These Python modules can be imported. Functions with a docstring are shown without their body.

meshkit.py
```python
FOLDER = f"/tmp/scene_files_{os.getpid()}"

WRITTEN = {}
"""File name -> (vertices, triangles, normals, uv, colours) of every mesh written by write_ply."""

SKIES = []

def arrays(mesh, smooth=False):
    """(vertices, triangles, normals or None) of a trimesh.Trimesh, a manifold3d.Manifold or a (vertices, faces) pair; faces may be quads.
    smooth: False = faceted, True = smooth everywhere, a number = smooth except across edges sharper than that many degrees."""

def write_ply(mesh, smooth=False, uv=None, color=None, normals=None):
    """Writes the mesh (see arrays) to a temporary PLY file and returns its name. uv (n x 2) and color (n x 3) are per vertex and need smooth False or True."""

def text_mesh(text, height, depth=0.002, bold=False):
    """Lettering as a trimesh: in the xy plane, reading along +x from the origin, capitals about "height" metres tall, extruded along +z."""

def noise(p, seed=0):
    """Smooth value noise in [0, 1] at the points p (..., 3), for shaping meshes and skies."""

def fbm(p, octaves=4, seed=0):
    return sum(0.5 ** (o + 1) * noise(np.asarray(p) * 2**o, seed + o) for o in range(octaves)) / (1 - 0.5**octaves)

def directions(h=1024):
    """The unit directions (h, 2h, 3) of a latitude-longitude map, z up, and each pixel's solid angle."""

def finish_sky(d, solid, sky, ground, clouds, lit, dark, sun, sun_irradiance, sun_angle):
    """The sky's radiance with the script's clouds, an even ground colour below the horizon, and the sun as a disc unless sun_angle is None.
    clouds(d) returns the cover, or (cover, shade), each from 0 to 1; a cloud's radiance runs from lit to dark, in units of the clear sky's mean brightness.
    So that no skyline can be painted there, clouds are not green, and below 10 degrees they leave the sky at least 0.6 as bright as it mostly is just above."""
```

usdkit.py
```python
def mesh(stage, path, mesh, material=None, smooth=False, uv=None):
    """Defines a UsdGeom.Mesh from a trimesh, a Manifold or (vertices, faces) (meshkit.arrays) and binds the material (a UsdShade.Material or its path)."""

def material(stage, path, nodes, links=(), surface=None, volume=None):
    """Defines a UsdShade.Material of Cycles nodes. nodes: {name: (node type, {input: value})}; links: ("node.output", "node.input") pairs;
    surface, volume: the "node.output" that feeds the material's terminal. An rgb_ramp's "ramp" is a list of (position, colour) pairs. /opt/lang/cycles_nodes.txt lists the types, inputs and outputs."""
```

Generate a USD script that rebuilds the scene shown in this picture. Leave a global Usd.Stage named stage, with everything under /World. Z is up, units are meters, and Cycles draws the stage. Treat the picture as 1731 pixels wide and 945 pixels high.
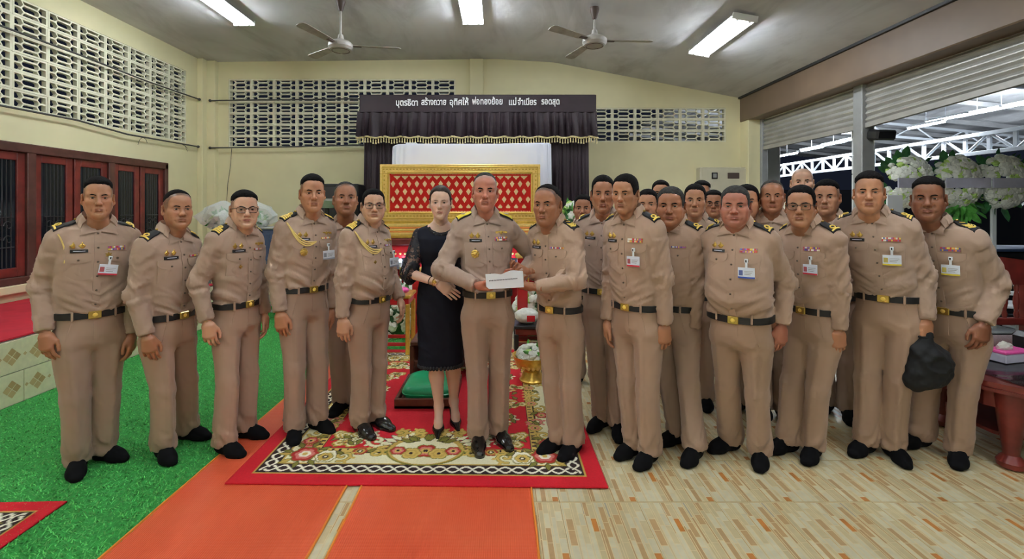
import math, random, numpy as np, trimesh, usdkit, meshkit
import manifold3d as m3
from manifold3d import Manifold
from shapely.geometry import Polygon, box as sbox, Point, LineString
from shapely import affinity, union_all, contains_xy
from scipy import ndimage
from pxr import Usd, UsdGeom, UsdShade, UsdLux, Sdf, Gf, Vt

stage = Usd.Stage.CreateInMemory()
UsdGeom.SetStageUpAxis(stage, 'Z'); UsdGeom.SetStageMetersPerUnit(stage, 1.0)
UsdGeom.Xform.Define(stage, '/World'); UsdGeom.Scope.Define(stage, '/World/Looks')
# ------------------------------------------------------------------ camera, sky, exposure
EXPOSURE = 1.25
FPX, CX, CY, CAMZ = 800.0, 845.0, 353.0, 1.5      # focal length and principal point in pixels of the 1731 x 945 frame
cam = UsdGeom.Camera.Define(stage, '/World/camera')
cam.CreateHorizontalApertureAttr(36.0); cam.CreateFocalLengthAttr(FPX / 1731 * 36)
cam.CreateHorizontalApertureOffsetAttr((865.5 - CX) / 1731 * 36)
cam.CreateVerticalApertureOffsetAttr(-(472.5 - CY) / 1731 * 36)
cam.CreateClippingRangeAttr(Gf.Vec2f(0.05, 500)); cam.CreateExposureAttr(EXPOSURE)
cam.CreateFStopAttr(0.0)
cam.AddTranslateOp().Set(Gf.Vec3d(0, 0, CAMZ)); cam.AddRotateXYZOp().Set(Gf.Vec3f(90, 0, 0))
TUBE_POWER = 44.0; OUT_POWER = 120.0
dome = UsdLux.DomeLight.Define(stage, '/World/night_sky')
dome.CreateIntensityAttr(0.003); dome.CreateColorAttr(Gf.Vec3f(0.35, 0.45, 0.8))

def P(px, py, D):                                  # pixel at depth D -> world point
    return np.array([(px - CX) / FPX * D, D, CAMZ + (CY - py) / FPX * D])
def G(px, py, z=0.0):                              # pixel on the level z -> world point
    D = (CAMZ - z) * FPX / (py - CY)
    return np.array([(px - CX) / FPX * D, D, z])

# ------------------------------------------------------------------ naming
used = {}
def numbered(parent, name):
    k = (str(parent), name); n = used.get(k, -1) + 1; used[k] = n
    return f'{parent}/{name}' if n == 0 else f'{parent}/{name}_{n:03d}'
def path_of(parent): return '/World' if parent is None else str(parent.GetPath())
def tag(p, label=None, cat=None, group=None, kind=None):
    for k, v in (('label', label), ('category', cat), ('group', group), ('kind', kind)):
        if v: p.SetCustomDataByKey(k, v)
    return p
def thing(name, label=None, cat=None, loc=(0, 0, 0), rz=0.0, group=None, kind=None, parent=None):
    x = UsdGeom.Xform.Define(stage, numbered(path_of(parent), name))
    x.AddTranslateOp().Set(Gf.Vec3d(*map(float, loc)))
    if rz: x.AddRotateZOp().Set(float(rz))
    return tag(x.GetPrim(), label, cat, group, kind)
def obj(name, m, mat, parent=None, label=None, cat=None, group=None, kind=None, smooth=30, col=None):
    pth = numbered(path_of(parent), name)
    if isinstance(m, MB): m, col = m.get()
    mm = usdkit.mesh(stage, pth, m, MAT[mat] if isinstance(mat, str) else mat, smooth=(True if (col is not None and smooth) else smooth))
    if col is not None:
        UsdGeom.PrimvarsAPI(mm).CreatePrimvar('paint', Sdf.ValueTypeNames.Color3fArray, 'vertex').Set(Vt.Vec3fArray.FromNumpy(np.asarray(col, np.float32)))
    return tag(mm.GetPrim(), label, cat, group, kind)
def struct(name, m, mat, parent=None, smooth=30): return obj(name, m, mat, parent, kind=None if parent else 'structure', smooth=smooth)
def dup(root, loc, rz=0.0, label=None, name=None, group=None):
    was = root.GetCustomData()
    x = UsdGeom.Xform.Define(stage, numbered('/World', name or root.GetName()))
    r = x.GetPrim(); r.GetReferences().AddInternalReference(root.GetPath())
    x.ClearXformOpOrder()
    x.AddTranslateOp(opSuffix='place').Set(Gf.Vec3d(*map(float, loc))); x.AddRotateZOp(opSuffix='place').Set(float(rz))
    r.SetInstanceable(True)
    return tag(r, label or was.get('label'), was.get('category'), group or was.get('group'))

# ------------------------------------------------------------------ mesh helpers
def sRGB(r, g, b):
    c = np.array([r, g, b]) / 255.0
    return tuple(np.where(c < 0.04045, c / 12.92, ((c + 0.055) / 1.055) ** 2.4))
class MB:
    def __init__(s): s.v, s.f, s.c, s.n = [], [], [], 0
    def add(s, v, f=None, col=None):
        if f is None:
            a = meshkit.arrays(v); v, f = a[0], a[1]
        v, f = np.asarray(v, float), np.asarray(f, int)
        if f.shape[1] == 4: f = np.vstack([f[:, [0, 1, 2]], f[:, [0, 2, 3]]])
        s.v.append(v); s.f.append(f + s.n); s.n += len(v)
        s.c.append(np.broadcast_to(np.asarray(col if col is not None else (1, 1, 1), float), (len(v), 3)))
        return s
    def box(s, lo, hi, b=0.0, col=None): return s.add(*boxm(lo, hi, b), col=col)
    def tube(s, pts, r, n=8, col=None, cap=True): return s.add(*tubem(pts, r, n, cap), col=col)
    def get(s):
        c = np.vstack(s.c)
        return (np.vstack(s.v), np.vstack(s.f)), (c if not np.allclose(c, 1) else None)
_B8 = np.array([[x, y, z] for z in (-1, 1) for y in (-1, 1) for x in (-1, 1)], float)
_BF = np.array([[0, 2, 3, 1], [4, 5, 7, 6], [0, 1, 5, 4], [2, 6, 7, 3], [0, 4, 6, 2], [1, 3, 7, 5]])
def boxm(lo, hi, b=0.0):
    lo, hi = np.minimum(lo, hi), np.maximum(lo, hi)
    c, h = (np.asarray(lo, float) + hi) / 2, (np.asarray(hi, float) - lo) / 2
    if b <= 0: return c + _B8 * h, np.vstack([_BF[:, [0, 1, 2]], _BF[:, [0, 2, 3]]])
    b = min(b, h.min() * 0.49); pts = []
    for k in range(3):
        q = h - b; q = q.copy(); q[k] = h[k]; pts.append(_B8 * q)
    return hullm(np.vstack(pts) + c)
def hullm(pts):
    m = Manifold.hull_points(np.asarray(pts, np.float64)).to_mesh()
    return np.array(m.vert_properties[:, :3], float), np.array(m.tri_verts, int)
def tubem(pts, r, n=8, cap=True, up=None, flat=None):
    p = np.asarray(pts, float); t = np.gradient(p, axis=0); t /= np.linalg.norm(t, axis=1, keepdims=True) + 1e-12
    a = np.zeros_like(p); ref = np.array([0, 0, 1.0]) if abs(t[0, 2]) < 0.9 else np.array([1.0, 0, 0])
    if up is not None: ref = np.asarray(up, float)
    for i in range(len(p)):
        q = np.cross(ref, t[i]); q /= np.linalg.norm(q) + 1e-12; a[i] = q
        if up is None: ref = np.cross(t[i], q)
    bb = np.cross(t, a); ang = np.arange(n) * 2 * np.pi / n
    r = np.broadcast_to(np.asarray(r, float), (len(p),)); r2 = r if flat is None else r * flat
    v = p[:, None] + r[:, None, None] * np.cos(ang)[None, :, None] * a[:, None] + r2[:, None, None] * np.sin(ang)[None, :, None] * bb[:, None]
    i, j = np.meshgrid(np.arange(len(p) - 1), np.arange(n), indexing='ij')
    q = np.stack([i * n + j, i * n + (j + 1) % n, (i + 1) * n + (j + 1) % n, (i + 1) * n + j], -1).reshape(-1, 4)
    f = np.vstack([q[:, [0, 1, 2]], q[:, [0, 2, 3]]]); v = v.reshape(-1, 3)
    if cap:
        m = len(v); v = np.vstack([v, p[:1], p[-1:]]); k = np.arange(n); e = (len(p) - 1) * n
        f = np.vstack([f, np.stack([np.full(n, m), (k + 1) % n, k], 1), np.stack([np.full(n, m + 1), e + k, e + (k + 1) % n], 1)])
    return v, f
def lathe(prof, n=24, c=(0, 0, 0)):
    prof = np.asarray(prof, float); ang = np.arange(n) * 2 * np.pi / n
    v = np.stack([prof[:, None, 0] * np.cos(ang), prof[:, None, 0] * np.sin(ang), np.broadcast_to(prof[:, None, 1], (len(prof), n))], -1).reshape(-1, 3) + np.asarray(c)
    i, j = np.meshgrid(np.arange(len(prof) - 1), np.arange(n), indexing='ij')
    q = np.stack([i * n + j, i * n + (j + 1) % n, (i + 1) * n + (j + 1) % n, (i + 1) * n + j], -1).reshape(-1, 4)
    return v, np.vstack([q[:, [0, 1, 2]], q[:, [0, 2, 3]]])
def extrude(poly, d):
    out = [trimesh.creation.extrude_polygon(g, d, engine='earcut') for g in getattr(poly, 'geoms', [poly]) if g.area > 1e-9]
    m = trimesh.util.concatenate(out); return np.array(m.vertices), np.array(m.faces)
def xf(v, R=None, t=(0, 0, 0)):
    v = np.asarray(v, float)
    return (v if R is None else v @ np.asarray(R).T) + np.asarray(t, float)
def rotx(a): c, s = math.cos(a), math.sin(a); return np.array([[1, 0, 0], [0, c, -s], [0, s, c]])
def roty(a): c, s = math.cos(a), math.sin(a); return np.array([[c, 0, s], [0, 1, 0], [-s, 0, c]])
def rotz(a): c, s = math.cos(a), math.sin(a); return np.array([[c, -s, 0], [s, c, 0], [0, 0, 1]])
UPX = np.array([[1, 0, 0], [0, 0, -1], [0, 1, 0]], float)      # xy drawing -> upright in xz, extrusion towards -y
ICO = {k: (lambda m: (np.array(m.vertices), np.array(m.faces)))(trimesh.creation.icosphere(subdivisions=k)) for k in (0, 1, 2, 3)}

# ------------------------------------------------------------------ materials
MAT = {}
def mat(name, col, rough=0.6, metal=0.0, var=0.0, vscale=6.0, bump=0.0, bscale=80.0, coord='pos', var2=None, bdist=0.002, **kw):
    nodes = {'p': ('principled_bsdf', dict({'base_color': col, 'roughness': rough, 'metallic': metal}, **kw))}; links = []
    nodes['t'] = ('geometry', {}) if coord == 'pos' else ('texture_coordinate', {})
    src = 't.position' if coord == 'pos' else 't.object'
    if var > 0 or var2 is not None:
        nodes['n'] = ('noise_texture', {'scale': vscale, 'detail': 5.0, 'roughness': 0.6}); links.append((src, 'n.vector'))
        a = tuple(max(0, x * (1 - var)) for x in col); b = var2 if var2 is not None else tuple(min(1, x * (1 + var)) for x in col)
        nodes['r'] = ('rgb_ramp', {'ramp': [(0.3, a), (0.7, b)]}); links += [('n.fac', 'r.fac'), ('r.color', 'p.base_color')]
    if bump > 0:
        nodes['bn'] = ('noise_texture', {'scale': bscale, 'detail': 3.0}); links.append((src, 'bn.vector'))
        nodes['b'] = ('bump', {'strength': bump, 'distance': bdist}); links += [('bn.fac', 'b.height'), ('b.normal', 'p.normal')]
    MAT[name] = usdkit.material(stage, '/World/Looks/' + name, nodes, links, 'p.BSDF'); return MAT[name]
def paintmat(name, rough=0.6, bump=0.0, bscale=200.0, bdist=0.001, grain=0.0, gscale=60.0, **kw):   # colour comes from the mesh's own 'paint' primvar
    nodes = {'p': ('principled_bsdf', dict({'roughness': rough}, **kw)), 'a': ('attribute', {'attribute': 'paint'}), 't': ('geometry', {})}; links = []
    if grain > 0:
        nodes['n'] = ('noise_texture', {'scale': gscale, 'detail': 4.0}); nodes['m'] = ('map_range', {'from_min': 0.3, 'from_max': 0.7, 'to_min': 1 - grain, 'to_max': 1 + grain})
        nodes['x'] = ('mix', {'mix_type': 'multiply', 'fac': 1.0})
        links += [('t.position', 'n.vector'), ('n.fac', 'm.value'), ('a.color', 'x.color1'), ('m.result', 'x.color2'), ('x.color', 'p.base_color')]
    else: links.append(('a.color', 'p.base_color'))
    if bump > 0:
        nodes['bn'] = ('noise_texture', {'scale': bscale, 'detail': 3.0}); nodes['b'] = ('bump', {'strength': bump, 'distance': bdist})
        links += [('t.position', 'bn.vector'), ('bn.fac', 'b.height'), ('b.normal', 'p.normal')]
    MAT[name] = usdkit.material(stage, '/World/Looks/' + name, nodes, links, 'p.BSDF')
def emit(name, col, s): MAT[name] = usdkit.material(stage, '/World/Looks/' + name, {'e': ('emission', {'color': col, 'strength': s})}, [], 'e.emission')
def pane(name, tint=(1, 1, 1), gloss=0.06, rough=0.03, fac=0.12):
    MAT[name] = usdkit.material(stage, '/World/Looks/' + name, {'t': ('transparent_bsdf', {'color': tint}), 'g': ('glossy_bsdf', {'color': (1, 1, 1), 'roughness': rough}), 'f': ('fresnel', {'IOR': 1.45}), 'm': ('mix_closure', {})},
                                [('t.BSDF', 'm.closure1'), ('g.BSDF', 'm.closure2'), ('f.fac', 'm.fac')], 'm.closure')

mat('wall_paint', (0.74, 0.69, 0.43), 0.7, var=0.05, vscale=1.3, bump=0.15, bscale=40)
mat('block_paint', (0.74, 0.72, 0.55), 0.75, var=0.07, vscale=5, bump=0.2, bscale=60)
MAT['ceiling_paint'] = usdkit.material(stage, '/World/Looks/ceiling_paint', {'t': ('geometry', {}), 'mp': ('mapping', {'scale': (1.0, .35, 1.0)}), 'n': ('noise_texture', {'scale': 1.6, 'detail': 6.0, 'roughness': .62, 'distortion': .6}), 'n2': ('noise_texture', {'scale': .5, 'detail': 3.0}), 'm': ('mix', {'mix_type': 'multiply', 'fac': .8}),
    'r': ('rgb_ramp', {'ramp': [(.28, (.44, .44, .46)), (.5, (.66, .67, .70)), (.75, (.74, .75, .78))]}), 'r2': ('rgb_ramp', {'ramp': [(.3, (.74, .70, .66)), (.65, (1, 1, 1))]}), 'bn': ('noise_texture', {'scale': 9.0, 'detail': 4.0}), 'b': ('bump', {'strength': .3, 'distance': .01}), 'p': ('principled_bsdf', {'roughness': .85})},
    [('t.position', 'mp.vector'), ('mp.vector', 'n.vector'), ('t.position', 'n2.vector'), ('n.fac', 'r.fac'), ('n2.fac', 'r2.fac'), ('r.color', 'm.color1'), ('r2.color', 'm.color2'), ('m.color', 'p.base_color'), ('t.position', 'bn.vector'), ('bn.fac', 'b.height'), ('b.normal', 'p.normal')], 'p.BSDF')
mat('beam_paint', (0.17, 0.115, 0.075), 0.5, var=0.1, vscale=2)
mat('shutter_metal', (0.42, 0.41, 0.38), 0.45, metal=0.35, var=0.12, vscale=4)
mat('steel_post', (0.36, 0.37, 0.37), 0.45, metal=0.3, var=0.1, vscale=5)
mat('white_metal', (0.75, 0.8, 0.85), 0.4)
mat('fixture_white', (0.85, 0.86, 0.86), 0.35)
mat('roof_sheet', (0.62, 0.63, 0.64), 0.5, metal=0.2, var=0.15, vscale=2)
mat('dark_wood', (0.16, 0.022, 0.016), 0.38, var=0.35, vscale=7, bump=0.1, bscale=30)
mat('red_wood', (0.2, 0.028, 0.02), 0.18, var=0.35, vscale=8, coat_weight=0.4, coat_roughness=0.12)
mat('frame_wood', (0.085, 0.03, 0.022), 0.45, var=0.3, vscale=9)
mat('night_glass', (0.012, 0.016, 0.022), 0.08)
mat('iron', (0.02, 0.02, 0.022), 0.45)
mat('rail_metal', (0.06, 0.06, 0.055), 0.5)
mat('fan_grey', (0.42, 0.40, 0.37), 0.45, var=0.12, vscale=9)
mat('fan_dark', (0.09, 0.06, 0.05), 0.5)
mat('fan_blade', (0.36, 0.33, 0.3), 0.4, var=0.25, vscale=11)
mat('turf_base', (0.03, 0.30, 0.05), 0.9, var=0.3, vscale=30, bump=0.9, bscale=140, bdist=0.01)
mat('grout', (0.36, 0.33, 0.25), 0.8)
mat('panel_beige', (0.6, 0.56, 0.42), 0.45, var=0.06, vscale=4)
mat('black_plastic', (0.012, 0.012, 0.013), 0.4)
mat('grey_plastic', (0.28, 0.28, 0.27), 0.45)
mat('white_plastic', (0.75, 0.78, 0.8), 0.35)
mat('black_velvet', (0.020, 0.009, 0.014), 0.6, var=0.3, vscale=4, sheen_weight=0.08, sheen_tint=(0.5, 0.4, 0.45))
mat('letter_white', (0.85, 0.85, 0.85), 0.6)
mat('fringe_gold', (0.62, 0.52, 0.26), 0.5, var=0.2, vscale=60)
mat('white_cloth', (0.72, 0.76, 0.9), 0.8, bump=0.1, bscale=200)
mat('gold', (0.80, 0.53, 0.10), 0.3, metal=0.65, var=0.18, vscale=25, bump=0.25, bscale=90, bdist=0.003)
mat('gold_leaf', (0.86, 0.62, 0.2), 0.38, metal=0.35, var=0.1, vscale=40)
mat('motif_gold', (0.92, 0.68, 0.36), 0.55)
mat('casket_red', (0.60, 0.016, 0.010), 0.7, specular_ior_level=.2)
mat('lacquer_red', (0.5, 0.012, 0.018), 0.3, var=0.1, vscale=6)
mat('orange_stripe', (0.75, 0.25, 0.05), 0.4)
mat('carpet_red_cloth', (0.5, 0.012, 0.03), 0.9, var=0.12, vscale=7, bump=0.4, bscale=200)
mat('petal_white', (0.72, 0.74, 0.66), 0.6, var=0.12, vscale=40)
mat('petal_green', (0.42, 0.62, 0.16), 0.6, var=0.3, vscale=25)
mat('leaf_green', (0.025, 0.13, 0.035), 0.5, var=0.5, vscale=14)
mat('leaf_bright', (0.10, 0.38, 0.06), 0.5, var=0.4, vscale=14)
mat('ribbon', (0.5, 0.5, 0.6), 0.5, var=0.1, vscale=8)
mat('cushion_green', (0.012, 0.34, 0.14), 0.3, bump=0.2, bscale=14, bdist=0.01, var=0.1)
mat('cushion_wood', (0.11, 0.035, 0.018), 0.4, var=0.3, vscale=14)
mat('pink', (0.85, 0.1, 0.4), 0.4)
mat('paper', (0.86, 0.88, 0.95), 0.6)
mat('ink', (0.05, 0.05, 0.07), 0.7)
mat('shadow_blue', (0.05, 0.08, 0.16), 0.4)
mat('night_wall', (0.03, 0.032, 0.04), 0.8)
pane('clear_wrap', (0.93, 0.95, 0.97), rough=0.12)
MAT['cloudy_wrap'] = usdkit.material(stage, '/World/Looks/cloudy_wrap', {'t': ('transparent_bsdf', {}), 'p': ('principled_bsdf', {'base_color': (.8, .84, .88), 'roughness': .15}), 'm': ('mix_closure', {'fac': .38})}, [('t.BSDF', 'm.closure1'), ('p.BSDF', 'm.closure2')], 'm.closure')
pane('window_pane', (0.6, 0.65, 0.7))
pane('lens_glass', (0.95, 0.95, 0.97))
paintmat('printed', 0.5)
paintmat('tile_print', 0.42, grain=0.06, gscale=25)
paintmat('rug_print', 0.95, bump=0.5, bscale=350, grain=0.08, gscale=120)
emit('tube_light', (0.88, 0.94, 1.0), TUBE_POWER); emit('outside_tube', (0.85, 0.92, 1.0), OUT_POWER)
emit('led_blue', (0.55, 0.65, 1.0), 30)
# ================================================================== THE SETTING
XL, YB, XR = -5.2, 8.34, 4.22
ZL, XPK, ZPK, ZR = 4.085, 0.45, 4.14, 3.45
rs = np.random.default_rng(7)

def ceil_z(x): return ZL + (ZPK - ZL) * (x - XL) / (XPK - XL) if x < XPK else ZPK + (ZR - ZPK) * (x - XPK) / (XR - XPK)
# ---- floor: concrete bed with tiles laid on it
floor = struct('floor', MB().box((XL - .1, -3.6, -0.12), (16, 20, -0.012)), 'grout')
FT = 0.4
def tile_print(n_strip=11, L=FT, seed=3):
    """One printed floor tile: raised strips of stone print running along y, each a flat rectangle of its own colour."""
    r = np.random.default_rng(seed); mb = MB()
    cream, pale, tan, orange, grey = sRGB(198, 184, 142), sRGB(206, 200, 170), sRGB(178, 146, 100), sRGB(180, 116, 52), sRGB(168, 164, 146)
    mb.box((0.001, 0.001, -0.0118), (L - .001, L - .001, -0.0006), 0, col=sRGB(216, 200, 156))
    x = 0.003; wide = [.012, .03, .009, .019, .026, .008, .018, .034, .01, .02, .024, .009, .013]; k = 0
    while x < L - .008:
        w = min(wide[k % len(wide)] * r.uniform(.8, 1.2), L - .003 - x); k += 1; y = 0.003 - r.uniform(0, .03)
        while y < L - .008:
            ln = r.uniform(.06, .13) if w > .024 else r.uniform(.1, .3)
            y0, y1 = max(y, .003), min(y + ln, L - .003); y += ln
            if y1 - y0 < .012: continue
            c = [cream, pale, pale, tan, orange, grey, cream][int(r.choice(7, p=[.25, .22, .17, .16, .065, .075, .06]))]
            c = np.array(c) * r.uniform(.9, 1.06)
            g = .0018
            mb.add([[x + g, y0 + g, 0], [x + w - g, y0 + g, 0], [x + w - g, y1 - g, 0], [x + g, y1 - g, 0]], [[0, 1, 2], [0, 2, 3]], c)
        x += w
    return mb.get()
(tv, tf), tc = tile_print()
NX0, NX1, NY0, NY1 = -3, 11, -1, 15
n_t = 0
for j in range(NY0, NY1):
    for i in range(NX0, NX1):
        x0, y0 = .305 + (i - 0) * FT, 2.02 + (j - 1) * FT * 1.005
        if x0 < -.9 or x0 + FT > XR + .3 or (x0 < -.1 and y0 > 2.7): continue
        obj('tile', (tv + [x0, y0, rs.uniform(-.0004, .0002)], tf), 'tile_print', floor, smooth=False, col=tc); n_t += 1
# ---- walls with openings; the vent blocks fill them one by one
def vent_block(w=0.4, h=0.2, d=0.05):
    outer = sbox(-w / 2 + .001, -h / 2 + .001, w / 2 - .001, h / 2 - .001)
    hole = sbox(-w / 2 + .024, -h / 2 + .022, w / 2 - .024, h / 2 - .022)
    hexo = Polygon([(-.122, 0), (-.075, .047), (.075, .047), (.122, 0), (.075, -.047), (-.075, -.047)])
    slot = LineString([(-.066, 0), (.066, 0)]).buffer(.0275, quad_segs=3)
    struts = [LineString([(sx * .078, sy * .042), (sx * .1, sy * .08)]).buffer(.0075, cap_style='flat') for sx in (-1, 1) for sy in (-1, 1)]
    bars = [LineString([(sx * .11, 0), (sx * .18, 0)]).buffer(.009, cap_style='flat') for sx in (-1, 1)]
    inner = union_all([hexo.difference(slot)] + struts + bars).intersection(outer)
    p = union_all([outer.difference(hole), inner]).simplify(.0008)
    v, f = extrude(p, d)
    return v, f
bv, bf = vent_block()
def wall_with_holes(name, poly2d, holes, place, thick=.14):
    for hl in holes: poly2d = poly2d.difference(sbox(*hl))
    v, f = extrude(poly2d, thick)
    return struct(name, (place(v), f), 'wall_paint', smooth=False)
# back wall: drawing (x, z) at y = YB, thickness away from the room
back_place = lambda v: xf(xf(v, UPX), None, (0, YB + .14, 0))          # extrusion runs towards the room
BAND_L, BAND_R = (-4.785, 2.585, -0.785, 3.785), (1.585, 2.68, 3.985, 3.28)
wall_b = wall_with_holes('wall_back', Polygon([(XL - .2, -.1), (XR + .36, -.1), (XR + .36, ZR + .1), (XR, ZR + .08), (XPK, ZPK + .08), (XL - .2, ZL + .08)]), [BAND_L, BAND_R], back_place)
def back_blocks(b):
    nx, nz = round((b[2] - b[0]) / .4), round((b[3] - b[1]) / .2)
    for k in range(nz):
        for i in range(nx):
            v = xf(bv, UPX) + [b[0] + .2 + .4 * i, YB + .058 + rs.uniform(-.003, .003), b[1] + .1 + .2 * k]
            obj('vent_block', (v, bf), 'block_paint', wall_b, smooth=False)
back_blocks(BAND_L); back_blocks(BAND_R)
# left wall: drawing (y, z) at x = XL
LPL = np.array([[0, 0, -1], [1, 0, 0], [0, 1, 0]], float)
left_place = lambda v: xf(v, LPL, (XL, 0, 0))
LB = (3.85, 2.585, 7.85, 3.785); WIN = (3.0, .70, 7.36, 2.19)
wall_l = wall_with_holes('wall_left', sbox(-3.6, -.1, YB + .14, ZL + .08), [LB, WIN], left_place)
for k in range(6):
    for i in range(10):
        v = xf(bv, LPL) + [XL + rs.uniform(-.003, .003) - .005, LB[0] + .2 + .4 * i, LB[1] + .1 + .2 * k]
        obj('vent_block', (v, bf), 'block_paint', wall_l, smooth=False)
# wall behind the camera closes the hall
struct('wall_front', MB().box((XL - .2, -3.75, -.1), (XR + .4, -3.6, 4.3)), 'wall_paint')
# pilasters of the back wall
struct('trim_1', MB().box((-5.2, YB - .1, 0), (-4.96, YB + .01, ZL), .008).box((-5.2, YB - .22, 0), (-5.1, YB - .1, ZL), .008), 'wall_paint')
struct('trim_2', MB().box((-.53, YB - .06, 0), (-.29, YB + .01, 4.13), .008), 'wall_paint')
struct('trim_3', MB().box((XR + .02, YB - .26, 0), (XR + .30, YB + .01, 3.05), .008), 'wall_paint')
# ceiling: two slopes
cz = [(XL - .2, ZL - .002), (-2.4, 4.115), (XPK - .5, ZPK), (XPK + .5, ZPK - .06), (XR + .02, ZR)]
cp = Polygon(cz + [(x, z + .12) for x, z in cz[::-1]])
v, f = extrude(cp, YB + 3.75)
struct('ceiling', (xf(v, UPX, (0, YB + .1, 0)), f), 'ceiling_paint', smooth=False)
# beam over the shutters, with the slab above the opening
struct('trim_4', MB().box((XR, -3.6, 3.02), (XR + .5, YB - .01, 3.56), .012), 'beam_paint')
struct('trim_5', MB().box((XR - .03, -3.6, 3.425), (XR + .01, YB - .01, 3.47), .004), 'iron')
# window in the left wall: frame, mullions, shutters' sashes, panes, iron grille
wn = struct('window_1', MB().box((XL - .05, WIN[0], WIN[3] - .08), (XL + .05, WIN[2], WIN[3] + .02), .008).box((XL - .05, WIN[0], WIN[1] - .02), (XL + .06, WIN[2], WIN[1] + .07), .008)
            .box((XL - .05, WIN[2] - .07, WIN[1]), (XL + .05, WIN[2], WIN[3]), .008), 'frame_wood')
for y in (WIN[0] + .03, 4.14, 5.22, 6.3): obj('mullion', MB().box((XL - .05, y - .05, WIN[1] + .06), (XL + .045, y + .05, WIN[3] - .07), .008), 'frame_wood', wn)
for k, (a, b) in enumerate([(3.08, 4.09), (4.19, 5.17), (5.27, 6.25), (6.35, 7.29)]):
    m = (a + b) / 2
    for lo, hi in ((a, m - .012), (m + .012, b)):
        z0, z1, w = WIN[1] + .07, WIN[3] - .08, .085
        mb = MB().box((XL - .03, lo, z0), (XL + .015, lo + w, z1), .006).box((XL - .03, hi - w, z0), (XL + .015, hi, z1), .006)
        mb.box((XL - .03, lo + w, z0), (XL + .015, hi - w, z0 + .1), .006).box((XL - .03, lo + w, z1 - .09), (XL + .015, hi - w, z1), .006)
        sash = obj('sash', mb, 'dark_wood', wn)
        obj('glass_pane', MB().box((XL - .012, lo + w - .004, z0 + .095), (XL - .006, hi - w + .004, z1 - .085)), 'night_glass', sash)
        g = MB(); c = (lo + hi) / 2; zc = z0 + .5
        for dy in (-.09, -.045, 0, .045, .09): g.tube([(XL - .022 + .034, c + dy, z0 + .1), (XL - .022 + .034, c + dy, z1 - .09)], .0055, 6)
        for s in (-1, 1):
            for q in (0.05, -.1):
                t = np.linspace(0, 2.2 * np.pi, 14); r = .055 * (1 - t / 9)
                g.tube(np.stack([np.full(14, XL + .016), c + s * (.06 - r * np.cos(t) * .9), zc + q + r * np.sin(t)], 1), .005, 5)
        g.tube([(XL + .014, c - .12, zc + .14), (XL + .014, c + .12, zc + .14)], .006, 6).tube([(XL + .014, c - .12, zc - .18), (XL + .014, c + .12, zc - .18)], .006, 6)
        obj('grille', g, 'iron', sash)
struct('trim_6', MB().box((XL, 2.6, .6), (XL + .09, 7.6, .69), .01), 'wall_paint')
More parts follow.
